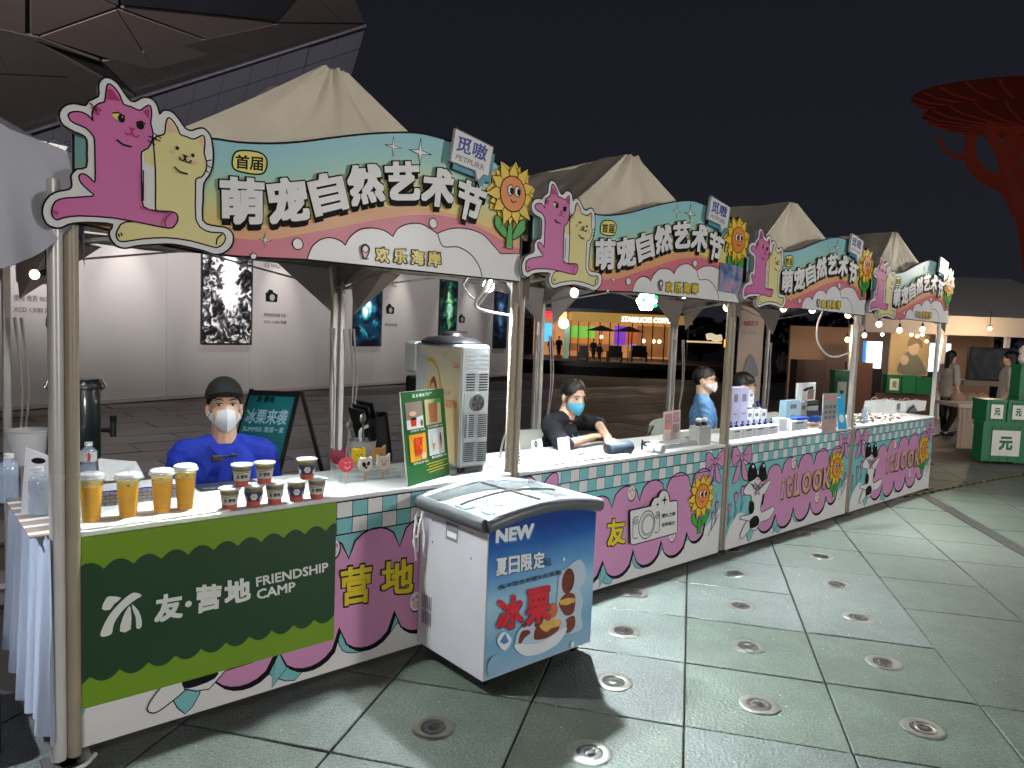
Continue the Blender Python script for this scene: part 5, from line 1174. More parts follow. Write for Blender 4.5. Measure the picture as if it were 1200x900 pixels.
P.fill(cr(q8([(560, 700), (580, 250), (640, 180), (740, 105), (795, 170), (790, 280), (750, 340), (775, 440), (760, 540), (770, 660), (680, 705), (600, 700)]), True), ICW)
P.ell(F8(655, 280), .042, .06, CH); P.fill(cr(q8([(580, 450), (640, 380), (710, 395), (700, 530), (640, 560), (600, 520)]), True), CH); P.fill(q8([(580, 440), (650, 415), (712, 418), (708, 450), (640, 475), (590, 470)]), CHL)
P.fill(cr(q8([(630, 600), (700, 560), (710, 640), (660, 700), (625, 680)]), True), CH)
P.fill(cr(q8([(225, 790), (240, 700), (300, 640), (420, 590), (540, 560), (620, 590), (640, 640), (580, 760), (450, 850), (330, 880), (250, 850)]), True), ICW)
P.fill(cr(q8([(375, 740), (390, 660), (450, 610), (520, 590), (585, 610), (570, 680), (480, 740), (400, 755)]), True), CH); P.fill(cr(q8([(420, 640), (460, 600), (585, 590), (590, 640), (520, 660), (470, 690)]), True), CHL); P.fill(cr(q8([(250, 770), (275, 690), (330, 675), (345, 700), (300, 740), (270, 785)]), True), CH); P.ell(F8(530, 520), .03, .035, mat('chestnut_orange', (200, 110, 60), .4)); P.fill(cr(q8([(275, 640), (310, 610), (330, 620), (300, 655)]), True), CH); P.fill(cr(q8([(380, 650), (400, 560), (450, 560), (440, 620)]), True), CH)
P.fill(cr(q8([(225, 790), (420, 780), (635, 650), (580, 770), (450, 855), (330, 885), (250, 855)]), True), WP)
P.fill(cr(q8([(80, 740), (130, 690), (190, 740), (180, 790), (140, 840), (90, 800)]), True), WP); P.fill(q8([(95, 770), (140, 700), (170, 770), (130, 790)]), mat('wrap_blue', (1, 1, 1)))
P.ell(F8(685, 790), .012, .016, WP); P.ell(F9(640, 368), .007, .009, WP); P.ell(F9(375, 770), .035, .045, mat('wrap_haze', (140, 176, 200), .4))
b.build('dessert_ad_print', wr)
# vents, label, screws on the left side
b = MB(); fnL = lambda u, v, d: (FX0-d, FY1-u*(FY1-FY0), v); P = Print(b, fnL, d=.0015)
for r in range(6):
    for h_ in (0, 1): P.rect((.07+r*.03, .16+h_*.075), (.082+r*.03, .225+h_*.075), DARK)
P.rect((.42, .60), (.60, .68), GREY); P.rect((.44, .615), (.58, .64), WHITE)
for (x, y) in ((.22, .66), (.8, .67), (.22, .56), (.8, .56)): P.ell((x, y), .008, .006, DARK)
b.build('side_vent', fz, kind='stuff')
RIM = mat('grey_rim', (92, 95, 98), .4, .2, var=.03)
b = MB()
def rimpath(y, off=0): return [(x, y, arch(min(max(x, FX0), FX1))+.03+off) for x in np.linspace(FX0-.012, FX1+.012, 18)]
b.tube(rimpath(FY0-.005), .032, RIM, 10); b.tube(rimpath(FY1+.0), .03, RIM, 10)
for x in (FX0-.008, FX1+.008): b.tube([(x, FY0-.0, arch(x)+.03), (x, FY1, arch(x)+.03)], .032, RIM, 10)
b.build('rim', fz, 50)
b = MB(); V = []; n = 16
for y in (FY0+.03, FY1-.03):
    for x in np.linspace(FX0+.03, FX1-.03, n+1): V.append((x, y, arch(x)+.045))
b.add(V, [(i, i+1, n+2+i, n+1+i) for i in range(n)], GLASS); gs = b.build('glass_lid', fz, 60)
b = MB(); b.tube([(x, (FY0+FY1)/2, arch(x)+.05) for x in np.linspace(FX0+.04, FX1-.04, 14)], .006, STEEL, 6); b.tube([((FX0+FX1)/2, FY0+.03, arch((FX0+FX1)/2)+.05), ((FX0+FX1)/2, FY1-.03, arch((FX0+FX1)/2)+.05)], .006, STEEL, 6); b.build('glass_frame', gs)
rr = random.Random(5); b = MB(); b.box((FX0+.03, FY0+.03, FZ1-.05), (FX1-.03, FY1-.03, FZ1-.043), mat('frost', (150, 176, 176), .5)); b.build('basket_floor', fz)
PK = [mat('pack_%s' % n_, c, .35) for n_, c in (('cyan', (120, 200, 215)), ('cream', (226, 214, 190)), ('mint', (170, 220, 200)), ('white', (225, 232, 235)))]
pk_ = T('ice_cream_packs', 'heap of pale ice cream packs under the freezer glass', 'ice cream packs', ((FX0+FX1)/2, (FY0+FY1)/2, FZ1-.04))
b = MB()
for k in range(60):
    x, y, z = rr.uniform(FX0+.07, FX1-.07), rr.uniform(FY0+.07, FY1-.07), FZ1-.036+rr.uniform(0, .02); a = rr.uniform(0, PI)
    b.X = Matrix.Translation((x, y, z)) @ Matrix.Rotation(a, 4, 'Z') @ Matrix.Rotation(rr.uniform(-.2, .2), 4, 'X'); b.box((-.04, -.02, 0), (.04, .02, .014), rr.choice(PK), .005)
o = b.build('packs', pk_, kind='stuff')
for (x, y) in ((FX0+.06, FY0+.06), (FX1-.06, FY0+.06), (FX0+.06, FY1-.06), (FX1-.06, FY1-.06)):
    b = MB(); b.lathe([(.001, -.009), (.024, -.009), (.026, 0), (.024, .009), (.001, .009)], DARK, (x, y, .0265), 16, axis=(1, 0, 0), cap=False); b.box((x-.012, y-.012, .04), (x+.012, y+.012, FZ0+.002), STEEL); b.build('caster', fz, 40)
# white power cable hung on the freezer side
b = MB(); x, y = FX0-.02, FY1-.02; CAB = mat('white_cable', (225, 225, 225), .4)
b.tube(cr([(x, y, .70), (x-.03, y-.01, .66), (x-.01, y-.02, .6), (x-.03, y, .55), (x-.015, y-.01, .5), (x-.025, y-.03, .6), (x, y-.03, .69)], False, 6), .006, CAB, 6); b.tube(cr([(x-.01, y, .69), (x-.04, y-.02, .6), (x-.02, y-.01, .46)], False, 6), .006, CAB, 6)
tag(b.build('power_cable', loc=(x, y, .7), smooth=60), 'bundled white power cable hanging at the back left of the freezer', 'cable')
# ================================================================== LAMPS, CABLES AND BULBS
ledlab = ['white LED lamp with hanging cables at the right front of the first stall', 'white LED lamp under the left of the first header board', 'white LED lamp under the second header board', 'white LED lamp under the third header board', 'white LED lamp under the fourth header board', 'white LED lamp in the neighbouring stall']
for (x, y, z, e, c), lab in zip(LEDS, ledlab):
    t = T('led_lamp', lab, 'lamp', (x, y, z), 0, 'LED lamps clipped behind the header boards')
    b = MB(); b.tube([(x, y, z+.13), (x, y, z+.06)], [.012, .018], PLW, 8); b.build('socket', t)
    b = MB(); b.ell((x, y, z+.03), (.03, .03, .034), LEDM, nu=14, nv=10); b.build('bulb', t, 60)
bulbs = [(673, 343, .5), (802, 345, .5), (852, 360, .2), (918, 361, .3), (952, 363, .2), (994, 369, .2), (1030, 380, .3), (1054, 387, .5), (1081, 386, .5), (993, 398, 1.2), (1013, 393, 1.2)]
for k, (px, py, y) in enumerate(bulbs):
    q = onY(px, py, y); x, y, z = q; t = T('string_bulb', ['warm string bulb under the left of the second header', 'warm string bulb under the right of the second header', 'warm bulb at the pole between second and third stalls', 'warm string bulb under the left of the third header', 'half hidden bulb under the middle of the third header', 'warm bulb at the pole between third and fourth stalls', 'warm bulb below the cats of the fourth header', 'warm bulb under the middle of the fourth header', 'warm bulb under the right of the fourth header', 'small bulb deeper inside the third stall', 'small bulb deeper inside the fourth stall'][k], 'light bulb', q, 0, 'warm string bulbs under the tents')
    b = MB(); b.tube([(x, y, z+.075), (x, y, z+.03)], .013, DARK, 8); b.tube([(x, y, z+.07), (x, y, 1.92)], .003, DARK, 5); b.build('socket', t)
    b = MB(); b.ell((x, y, z), (.027, .027, .03), BULB, nu=12, nv=8); b.build('bulb', t, 60)
    if k in (0, 1, 3, 7): light('POINT', (x, y, z-.05), 5, (1, .82, .6), .03)
q = onY(50, 322, -.0); q = onD(46, 322, 3.6); x, y, z = q; t = T('string_bulb', 'dim warm bulb hanging on a wire left of the front pole', 'light bulb', q)
b = MB(); b.ell((x-.02, y, z+.0), (.022, .022, .024), BULB, nu=12, nv=8); b.build('bulb', t, 60)
b = MB(); b.tube([(x, y, z+.005), (x+.035, y, z+.02)], .014, DARK, 8); b.tube(cr([(x+.03, y, z+.3), (x+.03, y, z+.02), (x+.05, y, z-.1), (x+.05, y, z-.22), (x+.03, y, z-.26), (x+.035, y, z-.2), (x+.08, y, z-.17)], False), .004, DARK, 5); b.build('socket_and_wire', t, 60)
def cable(pts, r, lab, M=None, nm='hanging_cable'):
    P3 = [tuple(onY(px, py, y)) for px, py, y in pts]; b = MB(); b.tube(cr(P3, False, 6), r, M or CAB, 6); return tag(b.build(nm, loc=P3[0], smooth=60), lab, 'cable')
cable([(548, 325, .12), (543, 335, .12), (556, 350, .12), (570, 338, .12), (573, 326, .12)], .006, 'thin white cable loop under the first header board near its right end')
cable([(572, 326, .1), (565, 343, .1), (557, 356, .1), (566, 364, .1), (600, 370, .05)], .008, 'thick white cable hanging from the first header and clipped to the pole')
cable([(580, 327, .08), (570, 345, .08), (560, 358, .08)], .006, 'straight white cable beside the loop under the first header')
cable([(965, 363, .1), (958, 380, .1), (958, 400, .1), (968, 415, .1), (980, 418, .1), (996, 413, .05)], .008, 'white cable hanging in a wide loop from the third header board')
cable([(583, 552, .35), (586, 535, .35), (590, 515, .3), (596, 505, .1)], .006, 'white cable curving up from the counter beside the pole')
# starbucks-like hanging round lantern is built with the far cafe
# ================================================================== SECOND COUNTER
def flatthing(name, lab, cat, pxl, pxr, py, h, M, lean=.15, print_fn=None, th=.008, group=None, z0=TOP):
    a, c = np.array(tp(pxl, py[0], z0)), np.array(tp(pxr, py[1], z0)); dv = c-a; L_ = np.hypot(dv[0], dv[1]); dv /= L_; nv = np.array([-dv[1], dv[0], 0])
    fn = lambda u, v, d: tuple(a+dv*u+nv*(v*lean-d)+np.array([0, 0, v]))
    t = T(name, lab, cat, tuple(a), 0, group); b = MB(); b.prism([(0, 0), (L_, 0), (L_, h), (0, h)], 0, -th, fn, M); b.build('board', t)
    if print_fn: b = MB(); P = Print(b, fn); print_fn(P, L_, h); b.build('print', t)
    return t
def ph(P, L_, h):
    P.ell((L_*.32, h*.86), L_*.2, L_*.2, DARK); P.ell((L_*.32, h*.87), L_*.08, L_*.08, GREY); P.ell((L_*.66, h*.9), L_*.04, L_*.04, GREY)
def ph2(P, L_, h):
    P.line([(L_*.2, h*.7), (L_*.8, h*.7)], .001, BLUE); P.text('Aa', [(L_*.35, h*.5), (L_*.65, h*.5), (L_*.65, h*.38), (L_*.35, h*.38)], BLUE, .02)
flatthing('phone', 'white phone with round camera standing on the second counter', 'phone', 627, 638, (544, 541), .125, PLW, .18, ph)
flatthing('phone', 'lavender phone standing upright, right of the white phone', 'phone', 656, 669, (538, 536), .12, mat('lavender_phone', (196, 190, 226), .25), .18, ph2)
flatthing('perforated_stand', 'white perforated stand next to the beige pole on the second counter', 'stand', 600, 611, (549, 546), .17, PLW, .12, lambda P, L_, h: [P.ell((L_*(.25+.25*i), h*(.1+.11*j)), L_*.07, L_*.07, DARK, n=8) for i in range(3) for j in range(8)])
a = tp(612, 555); c = tp(700, 540)
b = MB(); b.box((a[0]+.02, .03, TOP), (2.98, .30, TOP+.012), PLW, .004); tag(b.build('display_board', loc=(a[0], .1, TOP)), 'white flat display board under the phones on the second counter', 'board')
q = tp(729, 534); t = T('portable_speaker', 'dark slate cylindrical speaker lying on the second counter', 'speaker', q)
b = MB(); SPK = mat('speaker_mesh', (52, 64, 78), .7, bump=.3, bs=200)
a_, c_ = np.array(q)+[-.085, .05, .042], np.array(q)+[.11, .03, .042]; dd = (c_-a_)/np.linalg.norm(c_-a_)
b.tube([a_, a_+dd*.008, c_-dd*.008, c_], [.036, .042, .042, .036], SPK, 20); b.build('body', t, 40)
b = MB(); b.tube([a_-dd*.004, a_+dd*.001], .033, DARK, 16); b.tube([c_-dd*.001, c_+dd*.004], .033, DARK, 16); b.build('end_caps', t, 40)
b = MB(); b.tube([a_+[0, -.0, .04], a_+[-.03, -.02, .03], a_+[-.02, 0, -.02]], .004, mat('strap_brown', (90, 70, 54), .7), 6); b.build('strap', t)
q = tp(681, 535); b = MB(); b.box((q[0]-.025, q[1]-.015, TOP+.012), (q[0]+.025, q[1]+.015, TOP+.024), mat('coral_case', (232, 96, 84), .4), .005); tag(b.build('coral_case', loc=q), 'small coral red case on the board by the phones', 'case')
q = tp(752, 527); t = T('wrist_watch', 'black watch strap looped on a small holder, second counter', 'watch', q)
b = MB(); b.tube([(q[0]+.03*math.cos(a)*.8, q[1]+.02*math.cos(a), q[2]+.033+.03*math.sin(a)) for a in np.linspace(0, 2*PI, 22)], .005, DARK, 6); b.build('strap', t, 60)
b = MB(); b.box((q[0]-.014, q[1]-.022, q[2]+.035), (q[0]+.014, q[1]-.012, q[2]+.06), STEEL, .004); b.build('watch_case', t)
q = tp(770, 530); t = T('white_camera', 'small white camera lying beside the watch on the second counter', 'camera', q)
b = MB(); b.box((q[0]-.07, q[1]-.01, TOP), (q[0]+.05, q[1]+.05, TOP+.055), PLW, .012); b.box((q[0]-.03, q[1]-.0, TOP+.055), (q[0]+.02, q[1]+.04, TOP+.07), PLW, .006); b.build('body', t, 30)
b = MB(); b.lathe([(.03, 0), (.03, .04), (.026, .045), (.001, .046)], MATS['silver_print'], (q[0]-.01, q[1]-.01, TOP+.028), 20, axis=(0, -1, 0), cap=False); b.build('lens', t, 40)
b = MB(); b.tube(cr([(q[0]-.06, q[1]+.02, TOP+.04), (q[0]-.08, q[1]+.05, TOP+.05), (q[0]-.02, q[1]+.06, TOP+.06), (q[0]+.04, q[1]+.04, TOP+.045)], False), .004, DARK, 6); b.build('strap', t, 60)
PHP = mat('flyer_pink', (226, 200, 196), .4); 
def flyer(P, L_, h):
    P.rect((.0, .0), (L_, h), PHP); P.rect((L_*.08, h*.5), (L_*.5, h*.92), mat('flyer_photo', (190, 150, 150), .4, var=.5, vs=40)); P.rect((L_*.56, h*.62), (L_*.93, h*.95), MATS['flyer_photo']); P.rect((L_*.08, h*.42), (L_*.5, h*.6), mat('flyer_rose', (216, 140, 130), .4, var=.3, vs=30)); P.rect((L_*.56, h*.3), (L_*.93, h*.56), mat('flyer_grey', (170, 160, 160), .4, var=.4, vs=60))
    for r in range(5): P.line([(L_*.1, h*(.1+.05*r)), (L_*.8, h*(.1+.05*r))], .002, GREY)
flatthing('acrylic_flyer_stand', 'clear stand with a pink photo flyer in the middle of the second counter', 'flyer stand', 777, 797, (520, 516), .22, ACR, .05, flyer, .004)
q = tp(828, 521); t = T('glass_gift_box', 'clear box of toiletries with two white pump tops by the pole', 'box', q)
b = MB(); b.box((q[0]-.09, q[1], TOP), (q[0]+.05, q[1]+.09, TOP+.13), mat('frosted_box', (190, 190, 186), .3, alpha=.7, var=.2, vs=30), .003); b.build('box', t)
for dx in (-.05, .02): b = MB(); b.tube([(q[0]+dx, q[1]+.04, TOP+.13), (q[0]+dx, q[1]+.04, TOP+.155)], [.022, .018], DARK, 12); b.ell((q[0]+dx, q[1]+.04, TOP+.17), (.026, .022, .016), PLW, nu=12, nv=8); b.build('pump_top', t, 40)
b = MB(); q = tp(800, 523); b.box((q[0]-.2, q[1]-.02, TOP), (q[0]+.22, q[1]+.1, TOP+.03), mat('acrylic_tray', (190, 196, 194), .15, alpha=.6, var=0), .003); tag(b.build('acrylic_tray', loc=q), 'low clear tray behind the flyer stand on the second counter', 'tray')
b = MB(); q = tp(806, 512); b.box((q[0]-.13, q[1], TOP), (q[0]+.2, q[1]+.06, TOP+.045), PLW, .003); tag(b.build('white_carton', loc=q), 'long white carton behind the low tray', 'carton')
# folding chairs behind the second counter
def chair(x, y, lab, rz=0):
    t = T('folding_chair', lab, 'chair', (x, y, 0), rz, 'white folding chairs behind the counters'); CHW = mat('chair_cream', (206, 208, 196), .45, var=.06)
    b = MB(); V = []; n = 10
    b.X = Matrix.Translation((x, y, 0)) @ Matrix.Rotation(rz, 4, 'Z')
    b.prism(cr([(-.19, .66), (-.17, .56), (.17, .56), (.19, .66), (.17, .78), (-.17, .78)], True, 4), .012, -.012, lambda u, v, d: (u, -.2-d+.25*(u*u), v), CHW); b.build('backrest', t, 30)
    b = MB(); b.X = Matrix.Translation((x, y, 0)) @ Matrix.Rotation(rz, 4, 'Z'); b.box((-.19, -.15, .43), (.19, .2, .46), CHW, .012); b.build('seat', t, 30)
    for s_ in (-1, 1):
        for (y0, y1, z1) in ((-.22, .2, .75), (.22, -.15, .44)):
            b = MB(); b.X = Matrix.Translation((x, y, 0)) @ Matrix.Rotation(rz, 4, 'Z'); b.tube([(s_*.2, y1, 0), (s_*.2, y0+ (0 if z1 > .5 else .0), z1)], .011, STEEL, 6); b.build('leg', t, 60)
for (px, py, rz, lab) in ((758, 502, .3, 'empty cream folding chair behind the flyer stand'), (818, 498, .2, 'cream folding chair in front of the man in the light blue shirt'), (617, 515, -.2, 'grey white chair back next to the beige pole'), (893, 492, 0, 'white chair back seen between the boxes of the third stall')):
    q = onY(px, py, 1.0); q = onZ(px, py, .70); 
    chair(q[0], q[1]+.1, lab, rz)
# ================================================================== THIRD COUNTER
g5 = lambda x, y: (850+x/8, 440+y/8)
BXW = mat('carton_white', (226, 230, 236), .4); LAV = mat('carton_lavender', (190, 186, 220), .4, var=.2, vs=12); PBL = mat('carton_pale_blue', (170, 206, 226), .4); PUMPB = mat('pump_blue', (22, 40, 130), .35)
def carton(x0, x1, yb, yt, lab, M=BXW, dep=.07, y=None, z0=TOP, lines=True, group=None, name='carton'):
    (pa, ya), (pb, _) = g5(x0, yb), g5(x1, yb)
    if y is None: a = onZ(pa, ya, z0); y = float(a[1])
    a = onY(pa, ya, y); c = onY(pb, ya, y); top_ = float(onY((pa+pb)/2, g5(0, yt)[1], y)[2]); 
    t = T(name, lab, 'box', (a[0], y, z0), 0, group)
    b = MB(); b.box((a[0], y, z0), (c[0], y+dep, top_), M, .002); b.build('box', t)
    if lines:
        b = MB(); P = Print(b, lambda u, v, d: (a[0]+u, y-d-.0005, z0+v)); W_ = c[0]-a[0]; H_ = top_-z0
        P.rect((W_*.25, H_*.68), (W_*.75, H_*.85), GREY); P.rect((W_*.3, H_*.4), (W_*.7, H_*.43), GREY); P.rect((W_*.35, H_*.2), (W_*.65, H_*.22), GREY); b.build('box_print', t)
    return a[0], c[0], y, top_
Y3 = .10
for i in range(4):
    x0 = 50+i*110; x, x2, y, zt_ = carton(x0, x0+106, 645-i*13, 505-i*12, 'white skin care box in the front row, %s' % ['leftmost beside the pole', 'second from the pole', 'third from the pole', 'fourth from the pole'][i], y=Y3, group='front row of white skin care boxes')
for i in range(9):
    px, py = g5(50+i*54, 490-i*5.5); q = onY(px, py, .2)
    h_ = float(q[2]); t = T('pump_bottle', 'white lotion bottle with a navy pump, number %s from the pole in the long row' % ['one', 'two', 'three', 'four', 'five', 'six', 'seven', 'eight', 'nine'][i] if False else ['navy pump bottle nearest the pole', 'second navy pump bottle from the pole', 'third navy pump bottle from the pole', 'fourth navy pump bottle from the pole', 'middle navy pump bottle of the row', 'sixth navy pump bottle from the pole', 'seventh navy pump bottle from the pole', 'last but one navy pump bottle in the row', 'last navy pump bottle, beside the stacked white boxes'][i], 'bottle', (q[0], .2, TOP), 0, 'row of white bottles with navy pumps')
    hh = h_-TOP
    b = MB(); b.lathe([(.001, 0), (.024, 0), (.024, hh-.02), (.012, hh), (.001, hh)], PLW, (q[0], .2, TOP), 14, cap=False); b.build('bottle', t, 40)
    b = MB(); b.tube([(q[0], .2, h_), (q[0], .2, h_+.018)], .014, PUMPB, 10); b.tube([(q[0], .2, h_+.018), (q[0], .2, h_+.04)], .005, PUMPB, 6); b.tube([(q[0]+.008, .2, h_+.042), (q[0]-.02, .19, h_+.038)], .007, PUMPB, 6); b.build('pump', t, 40)
carton(45, 120, 500, 115, 'tall white and lavender carton at the left end of the third counter', LAV, y=.3, z0=TOP); carton(120, 200, 500, 110, 'tall pale lavender carton, second at the left end', LAV, y=.3, z0=TOP)
carton(210, 265, 300, 150, 'narrow white bottle box standing on the stacked cartons', y=.33, z0=float(onY(*g5(230, 300), .33)[2]))
for i in range(3): carton(195+i*65, 255+i*65, 440, 325-i*2, 'white carton on the second tier, %s' % ['left', 'middle', 'right'][i], y=.31, z0=TOP, group='second tier of white cartons')
for i in range(2):
    px, py = g5(248+i*60, 300-i*3); q = onY(px, py, .34); b = MB(); t = T('pump_bottle', ['short navy pump on top of the stacked cartons, left one', 'short bright blue pump on top of the stacked cartons, right one'][i], 'bottle', q)
    b = MB(); b.lathe([(.001, -.05), (.02, -.05), (.02, 0), (.001, 0)], PLW, tuple(q), 12, cap=False); b.build('bottle', t, 40); b = MB(); b.tube([q, q+[0, 0, .03]], .014, PUMPB, 10); b.tube([q+[0, 0, .045], q+[-.03, 0, .04]], .009, PUMPB, 6); b.tube([q+[0, 0, .03], q+[0, 0, .045]], .005, PUMPB, 6); b.build('pump', t, 40)
carton(495, 570, 590, 405, 'plain white carton right of the pump bottles', y=.14, lines=False); carton(580, 610, 580, 410, 'narrow white carton in the middle of the third counter', y=.14, lines=False)
carton(612, 760, 580, 425, 'wide white carton with a dark blue brand strip', y=.12); a = g5(650, 515); 
for (x0, x1, y_, lab) in ((640, 752, 405, 'flat blue blister strip lying on the white cartons'),):
    q0, q1 = onY(*g5(x0, 408), .16), onY(*g5(x1, 400), .16); b = MB(); b.box((q0[0], .13, q0[2]-.01), (q1[0], .2, q0[2]+.01), mat('strip_blue', (30, 70, 200), .3), .003); tag(b.build('blue_strip', loc=q0), lab, 'strip')
carton(570, 690, 400, 235, 'pale blue carton leaning upright with dark lettering', PBL, y=.3, z0=TOP); carton(690, 760, 400, 250, 'pale carton with grey print beside the blue one', mat('carton_grey', (200, 206, 214), .4), y=.3, z0=TOP)
# white picture on a black box, grey signs, dark monitor
q = onY(*g5(760, 240), .42)
t = T('picture_frame', 'white framed portrait picture standing behind the third counter', 'picture', (q[0], .42, TOP)); a_, c_ = onY(*g5(672, 235), .42), onY(*g5(840, 235), .42); zt_ = onY(*g5(755, 70), .42)[2]
b = MB(); b.box((a_[0], .42, a_[2]-.02), (c_[0], .44, zt_), PLW, .002); b.build('frame', t); b = MB(); P = Print(b, lambda u, v, d: (a_[0]+u*(c_[0]-a_[0]), .4195-d, a_[2]+v*(zt_-a_[2])))
P.fill([(.25, .55), (.4, .7), (.85, .8), (.85, .62), (.6, .6), (.45, .5)], BLACK); P.rect((.55, .02), (.9, .45), mat('portrait', (150, 110, 100), .5, var=.6, vs=50)); P.fill([(.55, .45), (.9, .45), (.95, .6), (.6, .6)], mat('portrait_grey', (110, 110, 110), .5)); b.build('picture', t)
b = MB(); b.box((a_[0]-.02, .44, TOP), (a_[0]+.03, .5, a_[2]), DARK, .002); b.box((a_[0], .4, TOP), (c_[0]+.1, .5, TOP+.01), DARK, .002); b.build('stand', t)
for (x0, x1, y0, y1, M, lab) in ((762, 870, 235, 275, mat('sign_dark', (60, 60, 64), .4), 'dark strip sign under the portrait picture'), (762, 870, 285, 330, mat('sign_grey', (150, 150, 150), .4), 'grey strip sign under the dark one'), (760, 850, 430, 470, MATS['sign_grey'], 'small grey card low behind the cartons')):
    a_, c_ = onY(*g5(x0, y1), .4), onY(*g5(x1, y1), .4); zt_ = onY(*g5((x0+x1)/2, y0), .4)[2]; b = MB(); b.box((a_[0], .4, a_[2]), (c_[0], .415, zt_), M, .001); tag(b.build('strip_sign', loc=a_), lab, 'sign')
a_, c_ = onY(*g5(780, 560), .43), onY(*g5(860, 560), .43); b = MB(); b.box((a_[0]-.1, .43, TOP), (c_[0], .5, onY(*g5(800, 330), .43)[2]), mat('navy_box', (36, 44, 58), .4), .003); tag(b.build('navy_case', loc=a_), 'dark navy case behind the strip signs', 'case')
carton(845, 915, 545, 385, 'solid blue box near the right end of the third counter', mat('solid_blue', (30, 80, 160), .35), y=.22, lines=False)
def pr(P, L_, h):
    P.rect((0, 0), (L_, h), mat('price_grey', (178, 176, 172), .4)); P.rect((L_*.1, h*.85), (L_*.9, h*.93), mat('price_pink', (220, 150, 140), .4)); 
    for r in range(5):
        for c in range(3): P.rect((L_*(.12+.28*c), h*(.1+.13*r)), (L_*(.32+.28*c), h*(.18+.13*r)), MATS['price_pink'] if r < 2 else GREY)
flatthing('price_list', 'grey and pink acrylic price list at the right end of the third counter', 'price list', *(g5(900, 0)[0], g5(1035, 0)[0]), (g5(0, 550)[1], g5(0, 535)[1]), .33, ACR, .02, pr, .004)
def bluead(P, L_, h): P.rect((0, 0), (L_, h), mat('cyan_ad', (40, 170, 220), .4)); P.ell((L_*.5, h*.3), L_*.3, h*.12, WHITE); P.line([(L_*.3, h*.9), (L_*.7, h*.9)], .01, WHITE)
flatthing('blue_tent_card', 'bright cyan folded card standing by the pole between third and fourth stalls', 'tent card', g5(1060, 0)[0], g5(1140, 0)[0], (g5(0, 505)[1], g5(0, 500)[1]), .30, PLW, .2, bluead)
# heaps of small trinkets
def heap(x0, x1, y0, y1, n, lab, seed, cols, s_=.012):
    r_ = random.Random(seed); b = MB()
    for k in range(n):
        x, y = r_.uniform(x0, x1), r_.uniform(y0, y1); z = TOP+r_.uniform(0, .03)
        b.X = Matrix.Translation((x, y, z)) @ Matrix.Rotation(r_.uniform(0, 3), 4, 'Z') @ Matrix.Rotation(r_.uniform(-.5, .5), 4, 'X'); q = s_*r_.uniform(.6, 1.5); b.box((-q, -q*.6, 0), (q, q*.6, q*.6), r_.choice(cols), q*.2)
    o = b.build('trinket_heap', loc=((x0+x1)/2, (y0+y1)/2, TOP)); o['kind'] = 'stuff'; return tag(o, lab, 'trinkets')
TR = [mat('trinket_%s' % n_, c, .4) for n_, c in (('white', (225, 225, 220)), ('black', (20, 20, 22)), ('silver', (150, 150, 155)), ('rose', (190, 110, 110)), ('cream', (214, 200, 170)))]
heap(5.55, 5.92, .03, .3, 160, 'scattered small packets beside the cyan card on the third counter', 3, TR+[ORAN])
heap(6.1, 7.4, .03, .34, 520, 'heap of small black and white trinkets covering the fourth counter', 4, TR)
# white paper bags
g7 = lambda x, y: (970+x/6.427, 480+y/6.427)
def bag(px0, px1, pyb, pyt, y, dep, lab, M, pf=None):
    a_, c_ = onY(px0, pyb, y), onY(px1, pyb, y); z0 = TOP; zt_ = float(onY((px0+px1)/2, pyt, y)[2]); t = T('paper_bag', lab, 'paper bag', (a_[0], y, z0))
    b = MB(); V = [(a_[0], y, z0), (c_[0], y, z0), (c_[0], y+dep, z0), (a_[0], y+dep, z0), (a_[0]-.01, y-.005, zt_), (c_[0]+.01, y-.005, zt_), (c_[0]-.005, y+dep*.9, zt_), (a_[0]+.005, y+dep*.9, zt_)]
    b.add(V, [(0, 1, 5, 4), (1, 2, 6, 5), (2, 3, 7, 6), (3, 0, 4, 7), (3, 2, 1, 0)], M); b.build('bag', t)
    for yy in (y, y+dep*.9): b = MB(); xm, w2 = (a_[0]+c_[0])/2, (c_[0]-a_[0])*.14; b.tube(cr([(xm-w2, yy, zt_), (xm-w2, yy, zt_+.015), (xm, yy, zt_+.03), (xm+w2, yy, zt_+.015), (xm+w2, yy, zt_)], False), .002, PLW, 5); b.build('handle', t, 60)
    if pf: b = MB(); P = Print(b, lambda u, v, d: (a_[0]+u*(c_[0]-a_[0]), y-d-.006, z0+v*(zt_-z0))); pf(P); b.build('bag_print', t)
BAGW = mat('bag_paper', (232, 236, 236), .6, var=.04)
bag(1024, 1046, 493, 470, .32, .12, 'bright white paper bag standing left on the fourth counter', BAGW)
bag(1046, 1060, 495, 471, .36, .1, 'white paper bag with a grey emblem in the middle of the fourth counter', BAGW, lambda P: P.rect((.2, .3), (.8, .85), GREY))
bag(1060, 1083, 494, 471, .3, .12, 'white paper bag with grey and black wedge print, rightmost on the fourth counter', BAGW, lambda P: (P.fill([(0, 0), (.6, 0), (.35, .8), (.1, .5)], GREY), P.fill([(0, .05), (.1, .05), (.4, .55), (.35, .65)], BLACK)))
bottle(tuple(np.array(tp(1013, 496))), 'small clear water bottle standing on the fourth counter', h=.17)
